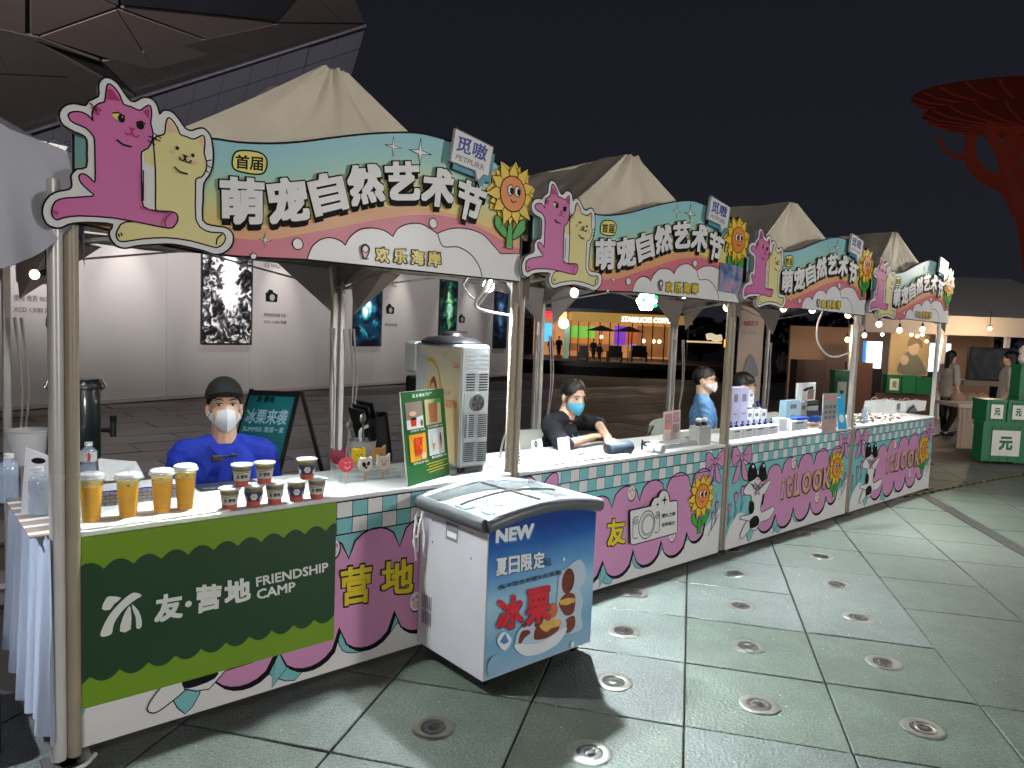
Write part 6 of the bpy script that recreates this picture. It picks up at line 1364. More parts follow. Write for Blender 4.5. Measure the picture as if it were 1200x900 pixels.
# ================================================================== A-FRAME SIGN BEHIND THE FIRST STALL
TLc, TRc, BRc, BLc = onD(292, 455, 4.9), onD(351, 461, 4.9), onD(304, 664, 4.5), onD(232, 655, 4.5)
TLc[2] = TRc[2] = (TLc[2]+TRc[2])/2; BRc[2] = BLc[2] = .02
fn = lambda u, v, d: tuple((BLc*(1-u)+BRc*u)*(1-v)+(TLc*(1-u)+TRc*u)*v + nA*d)
nA = np.cross(BRc-BLc, TLc-BLc); nA = nA/np.linalg.norm(nA)
if nA@(CP-BLc) < 0: nA = -nA
t = T('sandwich_board', 'black framed sandwich board with teal poster behind the worker in blue', 'sandwich board', tuple((BLc+BRc)/2))
b = MB(); b.prism([(0, 0), (1, 0), (1, 1), (0, 1)], 0, -.02, fn, DARK); b.build('front_leaf', t)
TB1 = mat('teal_poster', (16, 120, 130), .4, var=.12, vs=3)
b = MB(); P = Print(b, fn, d=.002); P.rect((.05, .04), (.93, .965), TB1)
h4 = homog([(95, 35), (530, 80), (385, 765), (-45, 700)], [(0, 1), (1, 1), (.9-.0, 1-.69), (.02, 1-.69)])
hq = lambda pts: [h4(*p) for p in pts]
P.text('友·营地', hq([(180, 72), (330, 92), (318, 128), (170, 108)]), BLACK, .03); P.text('冰栗来袭', hq([(108, 140), (466, 178), (450, 268), (95, 222)]), mat('chalk_blue', (170, 205, 225), .5), .02); P.text('SUMMER 清凉一夏', hq([(95, 236), (445, 280), (440, 312), (90, 268)]), MATS['chalk_blue'], .015)
P.text('夏季清爽', hq([(60, 300), (350, 340), (335, 440), (45, 375)]), mat('chalk_yellow', (196, 170, 50), .5), .02); P.text('营地特饮', hq([(60, 430), (415, 490), (400, 545), (50, 480)]), MATS['chalk_yellow'], .02); b.build('poster_print', t)
b = MB(); f2 = lambda p, q: b.tube([p, q], .016, DARK, 6)
f2(TRc+[.03, .03, 0], onD(396, 655, 5.2)*[1, 1, 0]+[0, 0, .02]); f2(TLc+[.03, .04, 0], onD(330, 640, 5.35)*[1, 1, 0]+[0, 0, .02]); b.build('rear_legs', t, kind='stuff')
# ================================================================== NEIGHBOURING STALL AND SIDE SKIRT
SK = mat('pale_blue_skirt_cloth', (176, 188, 208), .85, var=.1, vs=4, bump=.2, bs=20)
t = T('side_skirt', 'pale blue pleated cloth skirt hanging down the left side of the first counter', 'table skirt', (-.12, .3, 0))
b = MB(); V = []; n = 90
for i in range(n+1):
    s = i/n; y = -.10+.93*s; fold = .022*math.sin(s*58)+.012*math.sin(s*31+1)
    for z_, sp in ((TOP+.005, .0), (TOP-.02, .3), (.55, .6), (.3, .9), (.10+.03*math.sin(s*9), 1.15)):
        V.append((-.085-.012*sp+fold*sp*.8, y+.01*math.sin(s*40)*sp, z_))
b.add(V, [(i*5+j, (i+1)*5+j, (i+1)*5+j+1, i*5+j+1) for i in range(n) for j in range(4)], SK); b.build('pleats', t, 80)
b = MB(); b.box((-.13, -.02, TOP+.001), (.0, .62, TOP+.006), mat('striped_top', (150, 132, 118), .7)); 
for r in range(6): b.box((-.13, .0+r*.1, TOP+.006), (.0, .03+r*.1, TOP+.008), PLW)
b.build('striped_cover', t)
b = MB(); b.tube(cr([(-.16, -.05, .009), (-.08, -.11, .009), (.0, -.11, .009), (.05, -.06, .009)], False), [.008]*19, PLW, 6)
tag(b.build('ground_cable', loc=(0, -.1, 0), smooth=60), 'white cable end lying on the ground at the foot of the first pole', 'cable')
b = MB(); b.box((-.75, .1, .0), (-.2, .6, .25), mat('dark_crate', (28, 30, 36), .6), .02); tag(b.build('storage_crate', loc=(-.45, .35, 0)), 'dark storage crate on the ground left of the first counter', 'crate')
b = MB(); b.ell((-.3, .02, .05), (.08, .06, .04), mat('snack_bag', (200, 170, 110), .5, var=.4, vs=20)); tag(b.build('snack_bag', loc=(-.3, .02, 0), smooth=50), 'crumpled yellowish bag on the ground by the side skirt', 'bag')
# front drape of the neighbouring tent
b = MB(); V = []; n = 110; m_ = 14
for i in range(n+1):
    x = .02-i*.015; w_ = i*.015
    zb = 1.86-.21*(1-math.exp(-w_/.16))-.04*abs(math.sin(w_*6)); 
    for j in range(m_+1):
        v = j/m_; V.append((x, -.05-.022*v*math.sin(w_*46+v*2)-.012*math.sin(w_*21+v*5)-.03*v, 2.04*(1-v)+zb*v+(.28*min(w_, 1)*(1-v))))
b.add(V, [(i*(m_+1)+j, (i+1)*(m_+1)+j, (i+1)*(m_+1)+j+1, i*(m_+1)+j+1) for i in range(n) for j in range(m_)], CTL)
tag(b.build('front_drape', loc=(-.9, -.06, 1.8), smooth=80), 'bluish white gathered fabric hanging from the neighbouring tent at the upper left edge', 'drape')
# ================================================================== PEOPLE
SKIN = mat('skin', (232, 190, 164), .5, var=.08, vs=20, sub=.15); HAIR = mat('black_hair', (16, 13, 12), .38, var=.4, vs=60, bump=.5, bs=150)
EYEW = mat('eye_white', (225, 222, 218), .2); IRIS = mat('dark_iris', (25, 16, 12), .15)
def fuse(mb, name, parent, vox, mt, smooth_it=4, wr=0):
    me = bpy.data.meshes.new('tmp'); me.from_pydata(mb.v, [], mb.f); o = bpy.data.objects.new('tmp', me); COL.objects.link(o)
    r = o.modifiers.new('r', 'REMESH'); r.mode = 'VOXEL'; r.voxel_size = vox; r.adaptivity = 0
    s = o.modifiers.new('s', 'SMOOTH'); s.iterations = smooth_it; s.factor = .5
    dg = bpy.context.evaluated_depsgraph_get(); dg.update(); m2 = bpy.data.meshes.new_from_object(o.evaluated_get(dg)); bpy.data.objects.remove(o); bpy.data.meshes.remove(me)
    if wr:
        N_ = [v_.normal.copy() for v_ in m2.vertices]
        for v_, n_ in zip(m2.vertices, N_):
            c_ = v_.co.copy(); q = Vector((c_.x*9+c_.z*5, c_.y*9, c_.z*13-c_.x*4)); k_ = mnoise.noise(q); k2 = 1-abs(mnoise.noise(q*1.6+Vector((5, 2, 1))))*2.4
            v_.co = c_ + n_*(wr*(k_*.8+max(k2, -.4)*.7))
    m2.name = name; m2.materials.clear(); m2.materials.append(mt); m2.shade_smooth()
    p = bpy.data.objects.new(name, m2); COL.objects.link(p); p.parent = parent; return p
def hand(b, w, d, up, s=1.0, curl=.5):
    """palm at wrist w pointing along d"""
    d = Vector(d).normalized(); up = Vector(up).normalized(); side = d.cross(up).normalized(); up = side.cross(d)
    w = Vector(w); pc_ = w+d*.05*s
    q = Matrix((side, d, up)).transposed(); b.ell(pc_, (.038*s, .048*s, .016*s), None, q, 12, 8)
    for k, (o_, L_) in enumerate(((-.028, .062), (-.010, .072), (.009, .068), (.027, .052))):
        a = w+d*.085*s+side*o_*s; m_ = a+(d*math.cos(curl*.6)-up*math.sin(curl*.6))*L_*.5*s; e = m_+(d*math.cos(curl*1.5)-up*math.sin(curl*1.5))*L_*.5*s
        b.cap(a, .0092*s, m_, .0085*s, None, 8); b.cap(m_, .0085*s, e, .007*s, None, 8)
    a = w+d*.025*s-side*.03*s; m_ = a+(d*.6-side*.7-up*.2).normalized()*.035*s; e = m_+(d*.9-side*.15-up*.4).normalized()*.03*s
    b.cap(a, .012*s, m_, .010*s, None, 8); b.cap(m_, .010*s, e, .008*s, None, 8)
def person(label, head, yaw, shirt, seated=True, top_col=None, hair='short', mask=None, cap=None, glasses=False, arms=None, shrug=0, sleeve=.86, vox=.007, hz=None, headyaw=0, pitch=0, lean=(0, 0), trousers=(26, 28, 34), s=1.0, group=None, long_sleeve=True, extras=None):
    hx, hy, hzz = [float(q) for q in head]; lx, ly = lean
    f = Vector((math.cos(yaw), math.sin(yaw)))    # forward in world
    org = Vector((hx-f.x*ly - (-f.y)*0, hy-f.y*ly, 0))
    t = T('person', label, 'person', org, yaw-PI/2, group)
    # local frame: +y forward, +x to the figure's right
    H = hzz; det = vox < .010
    Hc = Vector((0, ly, H)); hipz = .50*s if seated else H-.72*s
    RM = Matrix.Rotation(headyaw, 3, 'Z') @ Matrix.Rotation(pitch, 3, 'X')
    hp = lambda x, y, z: Hc + RM @ (Vector((x, y, z))*s)
    b = MB()
    b.ell(hp(0, -.012, .035), (.074*s, .093*s, .083*s), None, RM, 18, 12); b.ell(hp(0, .03, -.03), (.06*s, .06*s, .082*s), None, RM, 16, 12); b.ell(hp(0, .045, -.088), (.034*s, .036*s, .028*s), None, RM)
    if det:
        b.cap(hp(0, .086, .005), .007, hp(0, .104, -.032), .012, None, 8)
        for sg_ in (-1, 1): b.ell(hp(sg_*.074, -.005, -.008), (.011*s, .02*s, .031*s), None, RM, 10, 8); b.ell(hp(sg_*.032, .075, .035), (.024, .014, .008), None, RM, 10, 6)
        b.ell(hp(0, .088, -.062), (.024, .012, .010), None, RM, 10, 6)
    nb_ = Vector((0, ly*.75-.01, H-.165*s+shrug*.5)); b.cap(hp(0, -.02, -.06), .055*s, nb_, .060*s, None)
    ch = Vector((0, ly*.5-.0, H-.335*s)); hip = Vector((0, 0, hipz))
    def torso(bb, g):
        bb.ell(ch, (.165*s+g, .105*s+g, .17*s+g), None, None, 18, 12); bb.ell((ch+hip)/2, (.145*s+g, .10*s+g, .19*s+g), None, None, 18, 12); bb.ell(hip, (.16*s+g, .115*s+g, .12*s+g), None, None, 18, 12)
        for sg_ in (-1, 1): bb.cap(nb_+Vector((0, -.01, .0)), .045*s+g*.5, Vector((sg_*.165*s, ly*.62-.01, H-.215*s+shrug)), .052*s+g, None)
    torso(b, 0)
    sh_ = [Vector((sg_*.185*s, ly*.6-.01, H-.228*s+shrug)) for sg_ in (-1, 1)]
    if arms is None: arms = [((-.24, .02, H-.52), (-.17, .24, H-.50)), ((.24, .02, H-.52), (.17, .24, H-.50))] if seated else [((-.23, -.03, H-.53), (-.22, .08, H-.76)), ((.23, -.03, H-.53), (.22, .08, H-.76))]
    for k in (0, 1):
        e, w_ = Vector(arms[k][0]), Vector(arms[k][1]); b.cap(sh_[k], .047*s, e, .036*s, None); b.cap(e, .036*s, w_, .025*s, None)
        if det or not seated: hand(b, w_, (w_-e), (0, 0, 1) if abs((w_-e).normalized().z) < .8 else (0, 1, 0), s)
    legs = []
    for sg_ in (-1, 1):
        h0 = hip+Vector((sg_*.085*s, 0, -.02))
        if seated: kn, an = Vector((sg_*.12, .40*s, hipz+.0)), Vector((sg_*.12, .38*s, .08))
        else: kn, an = Vector((sg_*.09*s, .03*s+sg_*.04, hipz*.52)), Vector((sg_*.10*s, -.02*s-sg_*.05, .07))
        legs.append((h0, kn, an)); b.cap(h0, .08*s, kn, .055*s, None); b.cap(kn, .055*s, an, .036*s, None); b.cap(an+Vector((0, -.02, -.03)), .032*s, an+Vector((0, .13, -.045)), .024*s, None)
    fuse(b, 'body', t, vox, SKIN, 3 if det else 1)
    # trousers, shoes
    b = MB(); b.ell(hip, (.172*s, .125*s, .12*s), None, None, 16, 10)
    for h0, kn, an in legs: b.cap(h0, .092*s, kn, .068*s, None); b.cap(kn, .068*s, an+Vector((0, 0, .03)), .05*s, None)
    fuse(b, 'trousers', t, max(vox*1.6, .012), mat('trousers_%02d%02d' % (trousers[0], trousers[2]), trousers, .8, bump=.1), 4, wr=.006)
    for h0, kn, an in legs: b = MB(); b.cap(an+Vector((0, -.03, -.035)), .036*s, an+Vector((0, .14, -.045)), .03*s, DARK); b.build('shoe', t, 60, world=False)
    # shirt
    b = MB(); torso(b, .014)
    for k in (0, 1):
        e, w_ = Vector(arms[k][0]), Vector(arms[k][1]); b.cap(sh_[k], .062*s, e, .053*s, None)
        if long_sleeve: b.cap(e, .053*s, e.lerp(w_, sleeve), .042*s, None)
        else: pass
    if not long_sleeve:
        b = MB(); torso(b, .018); b.X = Matrix.Translation(hip) @ Matrix.Diagonal((1, .78, 1, 1)); b.lathe([(.001, -.07), (.178*s, -.07), (.172*s, .02), (.16*s, .2), (.001, .25)], None, n=20, cap=False); b.X = None
        for k in (0, 1): e = Vector(arms[k][0]); b.cap(sh_[k], .058*s, sh_[k].lerp(e, .75), .060*s, None)
    if det:   # wrinkles as low ridges
        r_ = random.Random(int(hx*100))
        for k in range(9):
            a = r_.uniform(-1, 1); z0 = H-.28-r_.uniform(0, .25); b.cap(Vector((a*.12, ly*.5+.10, z0)), .012, Vector((a*.12+r_.uniform(-.06, .06), ly*.5+.095, z0-.10)), .008, None, 6)
    so = fuse(b, 'shirt', t, max(vox, .008), shirt, 3, wr=.0075 if det else .009)
    if det:
        b = MB(); b.tube([nb_+Vector((.068*math.cos(a)*s, .062*math.sin(a)*s+.005, .008-.028*math.sin(a))) for a in np.linspace(0, 2*PI, 24, endpoint=False)], .009, shirt, 6, closed=True); b.build('collar', t, 60, world=False)
        for sg_ in (-1, 1):
            b = MB(); b.ell(hp(sg_*.030, .0835, .014), (.0125, .007, .0048), EYEW, RM, 12, 8); ey = b.build('eye', t, 60, world=False)
            b = MB(); b.ell(hp(sg_*.030+.002, .0895, .013), (.0058, .003, .0056), IRIS, RM, 10, 6); b.build('iris', ey, 60, world=False)
            b = MB(); b.tube([hp(sg_*.030-.014, .088, .0195), hp(sg_*.030, .0925, .0215), hp(sg_*.030+.014, .088, .0185)], .0022, HAIR, 5); b.build('eyelid', ey, 60, world=False)
            b = MB(); b.tube([hp(sg_*.014, .0925, .034), hp(sg_*.032, .092, .040), hp(sg_*.05, .08, .035)], [.0025, .0035, .0018], HAIR, 6); b.build('eyebrow', t, 60, world=False)
    # hair
    rh_ = random.Random(int(hx*77)); V = []; F = []; nu, nv = 48, 30
    for i in range(nv+1):
        th = PI*i/nv
        for j in range(nu):
            a = 2*PI*j/nu; d = Vector((math.sin(th)*math.cos(a), math.sin(th)*math.sin(a), math.cos(th)))
            wob = 1+.02*math.sin(a*13+th*3)+.015*math.sin(a*29)
            k = {'short': 1.13, 'fluffy': 1.2, 'tied': 1.10, 'long': 1.13, 'cap': 1.06}[hair]*wob
            x, y, z = d.x*.074*k, d.y*.093*k-.012, d.z*.083*k+.035
            low = {'short': -.03, 'fluffy': -.03, 'tied': -.03, 'long': -.36, 'cap': -.02}[hair]
            fr_ = {'short': .062, 'fluffy': .04, 'tied': .072, 'long': .062, 'cap': .07}[hair] + .004*math.sin(a*9)
            adx = abs(d.x)**1.5; fr_ = {'short': .066-.055*adx, 'fluffy': .045-.04*adx, 'tied': .082-.085*adx, 'long': .07-.12*adx, 'cap': .07-.06*adx}[hair]+.003*math.sin(a*11)
            hide = (d.y > -.12 and z < fr_) or (z < -.055-(.02 if hair == 'tied' else 0) and hair != 'long') or (hair == 'cap' and z > .09)
            if hide: x, y, z = d.x*.06, d.y*.078-.012, d.z*.068+.035
            elif hair == 'long' and d.z < 0 and d.y < .1: hh_ = max(math.hypot(d.x, d.y), 1e-4); rr2 = hh_**.14; z = .035+d.z*.33; x = d.x/hh_*.094*rr2; y = min(d.y/hh_*.07*rr2-.035, .0)-.012
            V.append(hp(x, y, z))
    for i in range(nv):
        for j in range(nu): F.append((i*nu+j, (i+1)*nu+j, (i+1)*nu+(j+1) % nu, i*nu+(j+1) % nu))
    b = MB(); b.add(V, F, HAIR)
    if hair == 'tied': b.ell(hp(0, -.125, .03), (.04, .035, .045), HAIR, nu=14, nv=10); [b.tube([hp(sg_*.07, .05, .05), hp(sg_*.078, .04, .0), hp(sg_*.072, .045, -.04)], [.006, .004, .002], HAIR, 5) for sg_ in (-1, 1)]
    if hair == 'fluffy':
        for k in range(26): a = rh_.uniform(.15, PI-.15); b.tube([hp(.07*math.cos(a), .085*math.sin(a)-.01, .09), hp(.078*math.cos(a)+.01, .098*math.sin(a)-.005, .06), hp(.074*math.cos(a)+.012, .096*math.sin(a)-.0, .03)], [.012, .009, .002], HAIR, 5)
    b.build('hair', t, 70, world=False)
    if mask:
        M, kind = mask; V = []; nu_, nv_ = 16, 10
        for sd in (0, 1):
            for i in range(nv_+1):
                v = i/nv_
                for j in range(nu_+1):
                    u = 2*j/nu_-1; au = abs(u)
                    x = u*.069; zt0, zb0 = -.006-.022*au**1.3, (-.112 if kind == 'kn95' else -.103)+.062*au**1.5
                    z = zt0*(1-v)+zb0*v
                    if kind == 'kn95': y = .118-.088*au**1.15+.022*math.sin(PI*v)*(1-au)-.014*v
                    else: y = .108-.070*au**2.2+.012*math.sin(PI*v)*(1-au*au)-.012*v+(.0018*math.sin(v*20))*(1-au)
                    V.append(hp(x, y-.0025*sd, z))
        o_ = (nu_+1)*(nv_+1); F = [(sd*o_+i*(nu_+1)+j, sd*o_+i*(nu_+1)+j+1, sd*o_+(i+1)*(nu_+1)+j+1, sd*o_+(i+1)*(nu_+1)+j) for sd in (0, 1) for i in range(nv_) for j in range(nu_)]
        b = MB(); b.add(V, F, M); mk = b.build('face_mask', t, 30 if kind == 'kn95' else 60, world=False)
        b = MB()
        for sg_ in (-1, 1):
            for z0 in (-.022, -.055): b.tube([hp(sg_*.067, .035, z0), hp(sg_*.076, .01, z0*.6), hp(sg_*.08, -.012, .002)], .0016, PLW, 4)
        b.build('ear_loops', mk, 60, world=False, kind='stuff')
    if cap:
        V = []; F = []; nu_, nv_ = 32, 9
        for i in range(nv_+1):
            th = PI*.5*i/nv_*1.0
            for j in range(nu_): a = 2*PI*j/nu_; k = 1.17; V.append(hp(math.sin(th)*math.cos(a)*.074*k, math.sin(th)*math.sin(a)*.093*k-.012, math.cos(th)*.088*k+.048))
        F = [(i*nu_+j, (i+1)*nu_+j, (i+1)*nu_+(j+1) % nu_, i*nu_+(j+1) % nu_) for i in range(nv_) for j in range(nu_)]
        b = MB(); b.add(V, F, cap); V = []; 
        for sd in (0, 1):
            for i in range(4):
                for j in range(11): a = PI*(.2+.6*j/10); r_ = 1.14+.17*i; V.append(hp(math.cos(a)*.074*min(r_, 1.2), math.sin(a)*.093*r_-.012, .060-.004*sd+.004*i-.02*math.cos(a)**2))
        b.add(V, [(sd*44+i*11+j, sd*44+i*11+j+1, sd*44+(i+1)*11+j+1, sd*44+(i+1)*11+j) for sd in (0, 1) for i in range(3) for j in range(10)], cap); b.build('cap', t, 60, world=False)
    if glasses:
        b = MB()
        for sg_ in (-1, 1): b.tube([hp(sg_*.032+.025*math.cos(a), .106-.012*abs(math.cos(a))*0, .010+.019*math.sin(a)) for a in np.linspace(0, 2*PI, 20, endpoint=False)], .0022, DARK, 5, closed=True); b.tube([hp(sg_*.057, .105, .014), hp(sg_*.079, .07, .014), hp(sg_*.08, -.01, .008)], .002, DARK, 5)
        b.tube([hp(-.008, .108, .014), hp(.008, .108, .014)], .002, DARK, 5); b.build('glasses', t, 60, world=False)
    if extras: extras(t, hp, H, ly)
    # a stool under seated figures
    if seated:
        b = MB(); b.lathe([(.001, hipz-.13), (.17, hipz-.13), (.17, hipz-.10), (.001, hipz-.10)], DARK, (org.x, org.y, 0), 20, cap=False)
        for k in range(4): a = k*PI/2+.4; b.tube([(org.x+.1*math.cos(a), org.y+.1*math.sin(a), hipz-.12), (org.x+.17*math.cos(a), org.y+.17*math.sin(a), 0)], .012, STEEL, 6)
        tag(b.build('stool', loc=tuple(org)), 'black stool under the ' + label.split(' standing')[0].replace('with glasses, spotted white mask, light blue shirt and dark tie', 'in the light blue shirt').split(' leaning')[0].split(' half')[0].replace('person in a royal blue top, black cap and white mask', 'person in royal blue'), 'stool')
    return t
BLUES = mat('royal_blue_jacket', (14, 46, 170), .8, var=.2, vs=6, bump=.9, bs=9); NAVS = mat('dark_navy_jacket', (15, 18, 30), .85, var=.15, bump=.8, bs=9); SKYS = mat('light_blue_shirt', (110, 160, 215), .7, var=.06, bump=.7, bs=9)
CAPM = mat('black_cap_cloth', (15, 17, 17), .8, bump=.3, bs=60); MKW = mat('white_mask_cloth', (232, 236, 240), .7, var=.02); MKB = mat('blue_mask_cloth', (90, 190, 225), .7, var=.03)
def ex1(t, hp, H, ly):
    b = MB(); b.tube(cr([(-.075, .07, H-.17), (-.03, .118, H-.215), (.03, .128, H-.30), (.035, .135, H-.45)], False, 5), .006, BLUES, 6); b.tube(cr([(.075, .07, H-.17), (.03, .118, H-.215)], False, 5), .008, BLUES, 6); b.build('wrap_collar', t, 60, world=False)
    b = MB(); b.box((.02, .13, H-.235), (.07, .155, H-.205), DARK, .006); b.box((-.045, .135, H-.215), (-.015, .15, H-.2), DARK, .004); b.tube([(-.03, .13, H-.21), (.03, .14, H-.215)], .006, DARK, 6); b.build('neck_microphone', t, world=False)
    b = MB(); b.box((-.06, .128, H-.34), (-.02, .152, H-.295), DARK, .006); b.box((-.035, .151, H-.33), (-.027, .155, H-.3), PLW, .001); b.build('clip_on_badge', t, world=False)
    b = MB(); b.ell(hp(-.083, .0, -.005), (.008, .01, .014), DARK, nu=8, nv=6); b.build('earphone', t, world=False)
p1 = onY(263, 478, .72)
person('person in a royal blue top, black cap and white mask standing behind the short cups', p1, math.atan2(CP[1]-p1[1], CP[0]-p1[0])+.10, BLUES, hair='cap', mask=(MKW, 'kn95'), cap=CAPM, pitch=.12, vox=.0055, extras=ex1, s=1.02)
p2 = onY(672, 465, .62)
def ex2(t, hp, H, ly):
    b = MB(); 
    for sg_ in (-1, 1): b.tube([(sg_*.05, ly*.5+.06, H-.2), (sg_*.035, ly*.5+.135, H-.3), (0, ly*.5+.14, H-.42)], .004, MKB, 5)
    b.build('lanyard', t, 60, world=False)
    b = MB(); b.ell((.0, 0, 0), .001, DARK); 
H2 = float(p2[2])
a2 = [((.20, .26, TOP+.13), (-.05, .44, TOP+.10)), ((.30, .0, TOP+.10), (.24, .2, TOP+.12))]
yaw2 = math.atan2(-1, .35)
def w2l(org, yaw, p): d = Vector((p[0]-org[0], p[1]-org[1])); f = Vector((math.cos(yaw), math.sin(yaw))); r = Vector((f.y, -f.x)); return (d.dot(r), d.dot(f), p[2])
ly2 = .16; org2 = (p2[0]-math.cos(yaw2)*ly2, p2[1]-math.sin(yaw2)*ly2)
hA, hB = onY(697, 512, .42), onY(712, 530, .30); el = onY(660, 522, .38)
hA = hA; wA = w2l(org2, yaw2, (hA[0]-.02, hA[1], hA[2])); wB = w2l(org2, yaw2, (hB[0], hB[1], TOP+.06)); eA = w2l(org2, yaw2, tuple(el)); eB = w2l(org2, yaw2, (org2[0]+.35, org2[1]-.12, TOP+.10))
# local +x is the figure's right hand side when facing +y; pick arm order by x
arms2 = [(eA, wA), (eB, wB)]
if eA[0] > eB[0]: arms2 = [(eB, wB), (eA, wA)]
person('person with tied black hair, dark jacket and light blue mask leaning on the second counter', p2, yaw2, NAVS, hair='tied', mask=(MKB, 'flat'), pitch=-.25, headyaw=-.55, vox=.0055, arms=arms2, lean=(0, ly2), extras=ex2, long_sleeve=True, s=1.0, shrug=.035, sleeve=.12)
b = MB(); b.ell(tuple(hA+[.07, -.02, .005]), (.03, .02, .02), mat('coral_case', (1, 1, 1))); b.box(tuple(hA+[.09, -.02, -.03]), tuple(hA+[.15, -.01, .01]), mat('kraft_tag', (150, 110, 60), .6), .002)
tag(b.build('coral_ornament', loc=tuple(hA+[.07, -.02, 0]), smooth=40), 'small coral ornament with a kraft tag held by the person in the dark jacket', 'ornament')
p3 = onY(826, 446, .95)
def ex3(t, hp, H, ly):
    b = MB(); b.X = None; b.add([(-.012, .125, H-.2), (.012, .125, H-.2), (.026, .150, H-.46), (0, .150, H-.50), (-.026, .150, H-.46)], [(0, 1, 2, 3, 4)], BLACK); b.build('necktie', t, world=False)
person('person with glasses, spotted white mask, light blue shirt and dark tie', p3, math.atan2(-.75, .62), SKYS, hair='short', mask=(mat('spotted_mask', (226, 224, 220), .7, var=.25, vs=90), 'flat'), glasses=True, vox=.007, extras=ex3, s=1.0, headyaw=-.35, shrug=.015)
p4 = onY(872, 452, .95)
person('person with fluffy black hair and wire glasses half hidden behind the tall lavender cartons', p4, math.atan2(-.65, .75), NAVS, hair='fluffy', glasses=True, vox=.007, s=1.0, headyaw=-.3, shrug=.015)
# people further away
def gfoot(px, py_head, D, hgt): q = onD(px, py_head, D); return q
WSH = mat('white_tshirt', (190, 180, 170), .8)
def far(px, pyh, D, lab, shirt, yaw=-2, hair='short', vox=.016, seated=False, trousers=(20, 20, 24), dz=None, group=None):
    q = onD(px, pyh, D); gz = ground_z(q[0], q[1]) if dz is None else dz; q[2] -= gz
    t = person(lab, q, yaw, shirt, seated=seated, hair=hair, vox=vox, trousers=trousers, s=min(max((q[2])/1.58, .85), 1.08) if not seated else 1, group=group, long_sleeve=False)
    t.location.z += gz
    return t
far(1115, 418, 12.4, 'person in a white T shirt and black cap walking past the end of the stalls', WSH, yaw=-.6, hair='long', vox=.0105)
q = onD(1115, 410, 12.4); 
far(1183, 420, 10.9, 'person with long dark hair and white T shirt near the green crates', WSH, yaw=1.9, hair='long', vox=.0105)
far(918, 413, 30, 'distant person in a white top with dark trousers in the dark plaza', WSH); far(941, 421, 33, 'distant person in a grey top sitting low in the dark plaza', mat('grey_tshirt', (110, 110, 112), .8))
CAFE_Z = float(onD(700, 423, 50)[2])
far(655.5, 396, 50, 'far person in a dark top standing by the left cafe window', mat('dark_tshirt', (30, 30, 36), .8), dz=CAFE_Z, vox=.03); far(646, 397, 50, 'far person in a long red dress beside the cafe window', mat('red_dress', (90, 30, 26), .8), dz=CAFE_Z, vox=.03, trousers=(80, 26, 28))
far(696, 399, 48, 'far person stooping at a table on the cafe terrace', mat('dark_tshirt', (1, 1, 1)), dz=CAFE_Z, vox=.03); far(703, 404, 48, 'far seated person at the terrace table, right of the stooping one', mat('dark_tshirt', (1, 1, 1)), dz=CAFE_Z, vox=.03, seated=False)
# ================================================================== CAFE AND FAR BACKGROUND
Rh = np.array([CR[0], CR[1], 0]); Rh /= np.linalg.norm(Rh); Fh = np.array([CF[0], CF[1], 0]); Fh /= np.linalg.norm(Fh)
class FB:
    """upright frame facing the camera direction, anchored at a real distance"""
    def __init__(s, px, py, D): s.o = onD(px, py, D); s.D = D; s.k = D/FPX; s.px = px; s.py = py
    def P(s, px, py, d=0): return s.o + Rh*(px-s.px)*s.k + np.array([0, 0, -(py-s.py)*s.k]) - Fh*d
    def box(s, b, x0, y0, x1, y1, d0, d1, M):
        V = [s.P(x, y, d) for d in (d0, d1) for x, y in ((x0, y1), (x1, y1), (x1, y0), (x0, y0))]
        b.add(V, [(0, 1, 2, 3), (7, 6, 5, 4), (0, 4, 5, 1), (1, 5, 6, 2), (2, 6, 7, 3), (3, 7, 4, 0)], M)
fb = FB(735, 395, 50)
GOLD = mat('lit_gold_band', (190, 140, 40), .5, emit=.45, ecol=(200, 160, 80), var=.4, vs=.8)
def lit(n, c, e): return mat('lit_'+n, c, .5, emit=e, ecol=c, var=.3, vs=1.2)
cafe = T('coffee_shop', 'brightly lit coffee shop with a gold fascia and white lettering across the plaza', 'cafe', tuple(fb.P(735, 422)))
b = MB(); fb.box(b, 628, 366, 808, 423, -6, -5.8, lit('warm_interior', (190, 130, 80), .8)); b.build('back_wall', cafe)
b = MB(); fb.box(b, 668, 368, 808, 378, .6, -6, GOLD); b.build('fascia', cafe)
b = MB(); fb.box(b, 628, 364, 808, 368, .3, -6, DARK); b.build('roof', cafe)
b = MB(); P = Print(b, lambda u, v, d: tuple(fb.P(u, v, .65+d*30)))
P.text('STARBUCKS COFFEE', [(726, 371.5), (785, 371.5), (785, 377.5), (726, 377.5)], mat('lit_sign_white', (255, 255, 255), .5, emit=2.5, var=0), .03); b.build('shop_lettering', cafe)
for k, x in enumerate((668, 677, 689, 702, 714, 724, 740, 752, 764, 778, 792, 806)):
    b = MB(); fb.box(b, x, 379, x+.9, 423, .1, -.1, mat('mullion', (40, 36, 34), .5)); b.build('mullion', cafe)
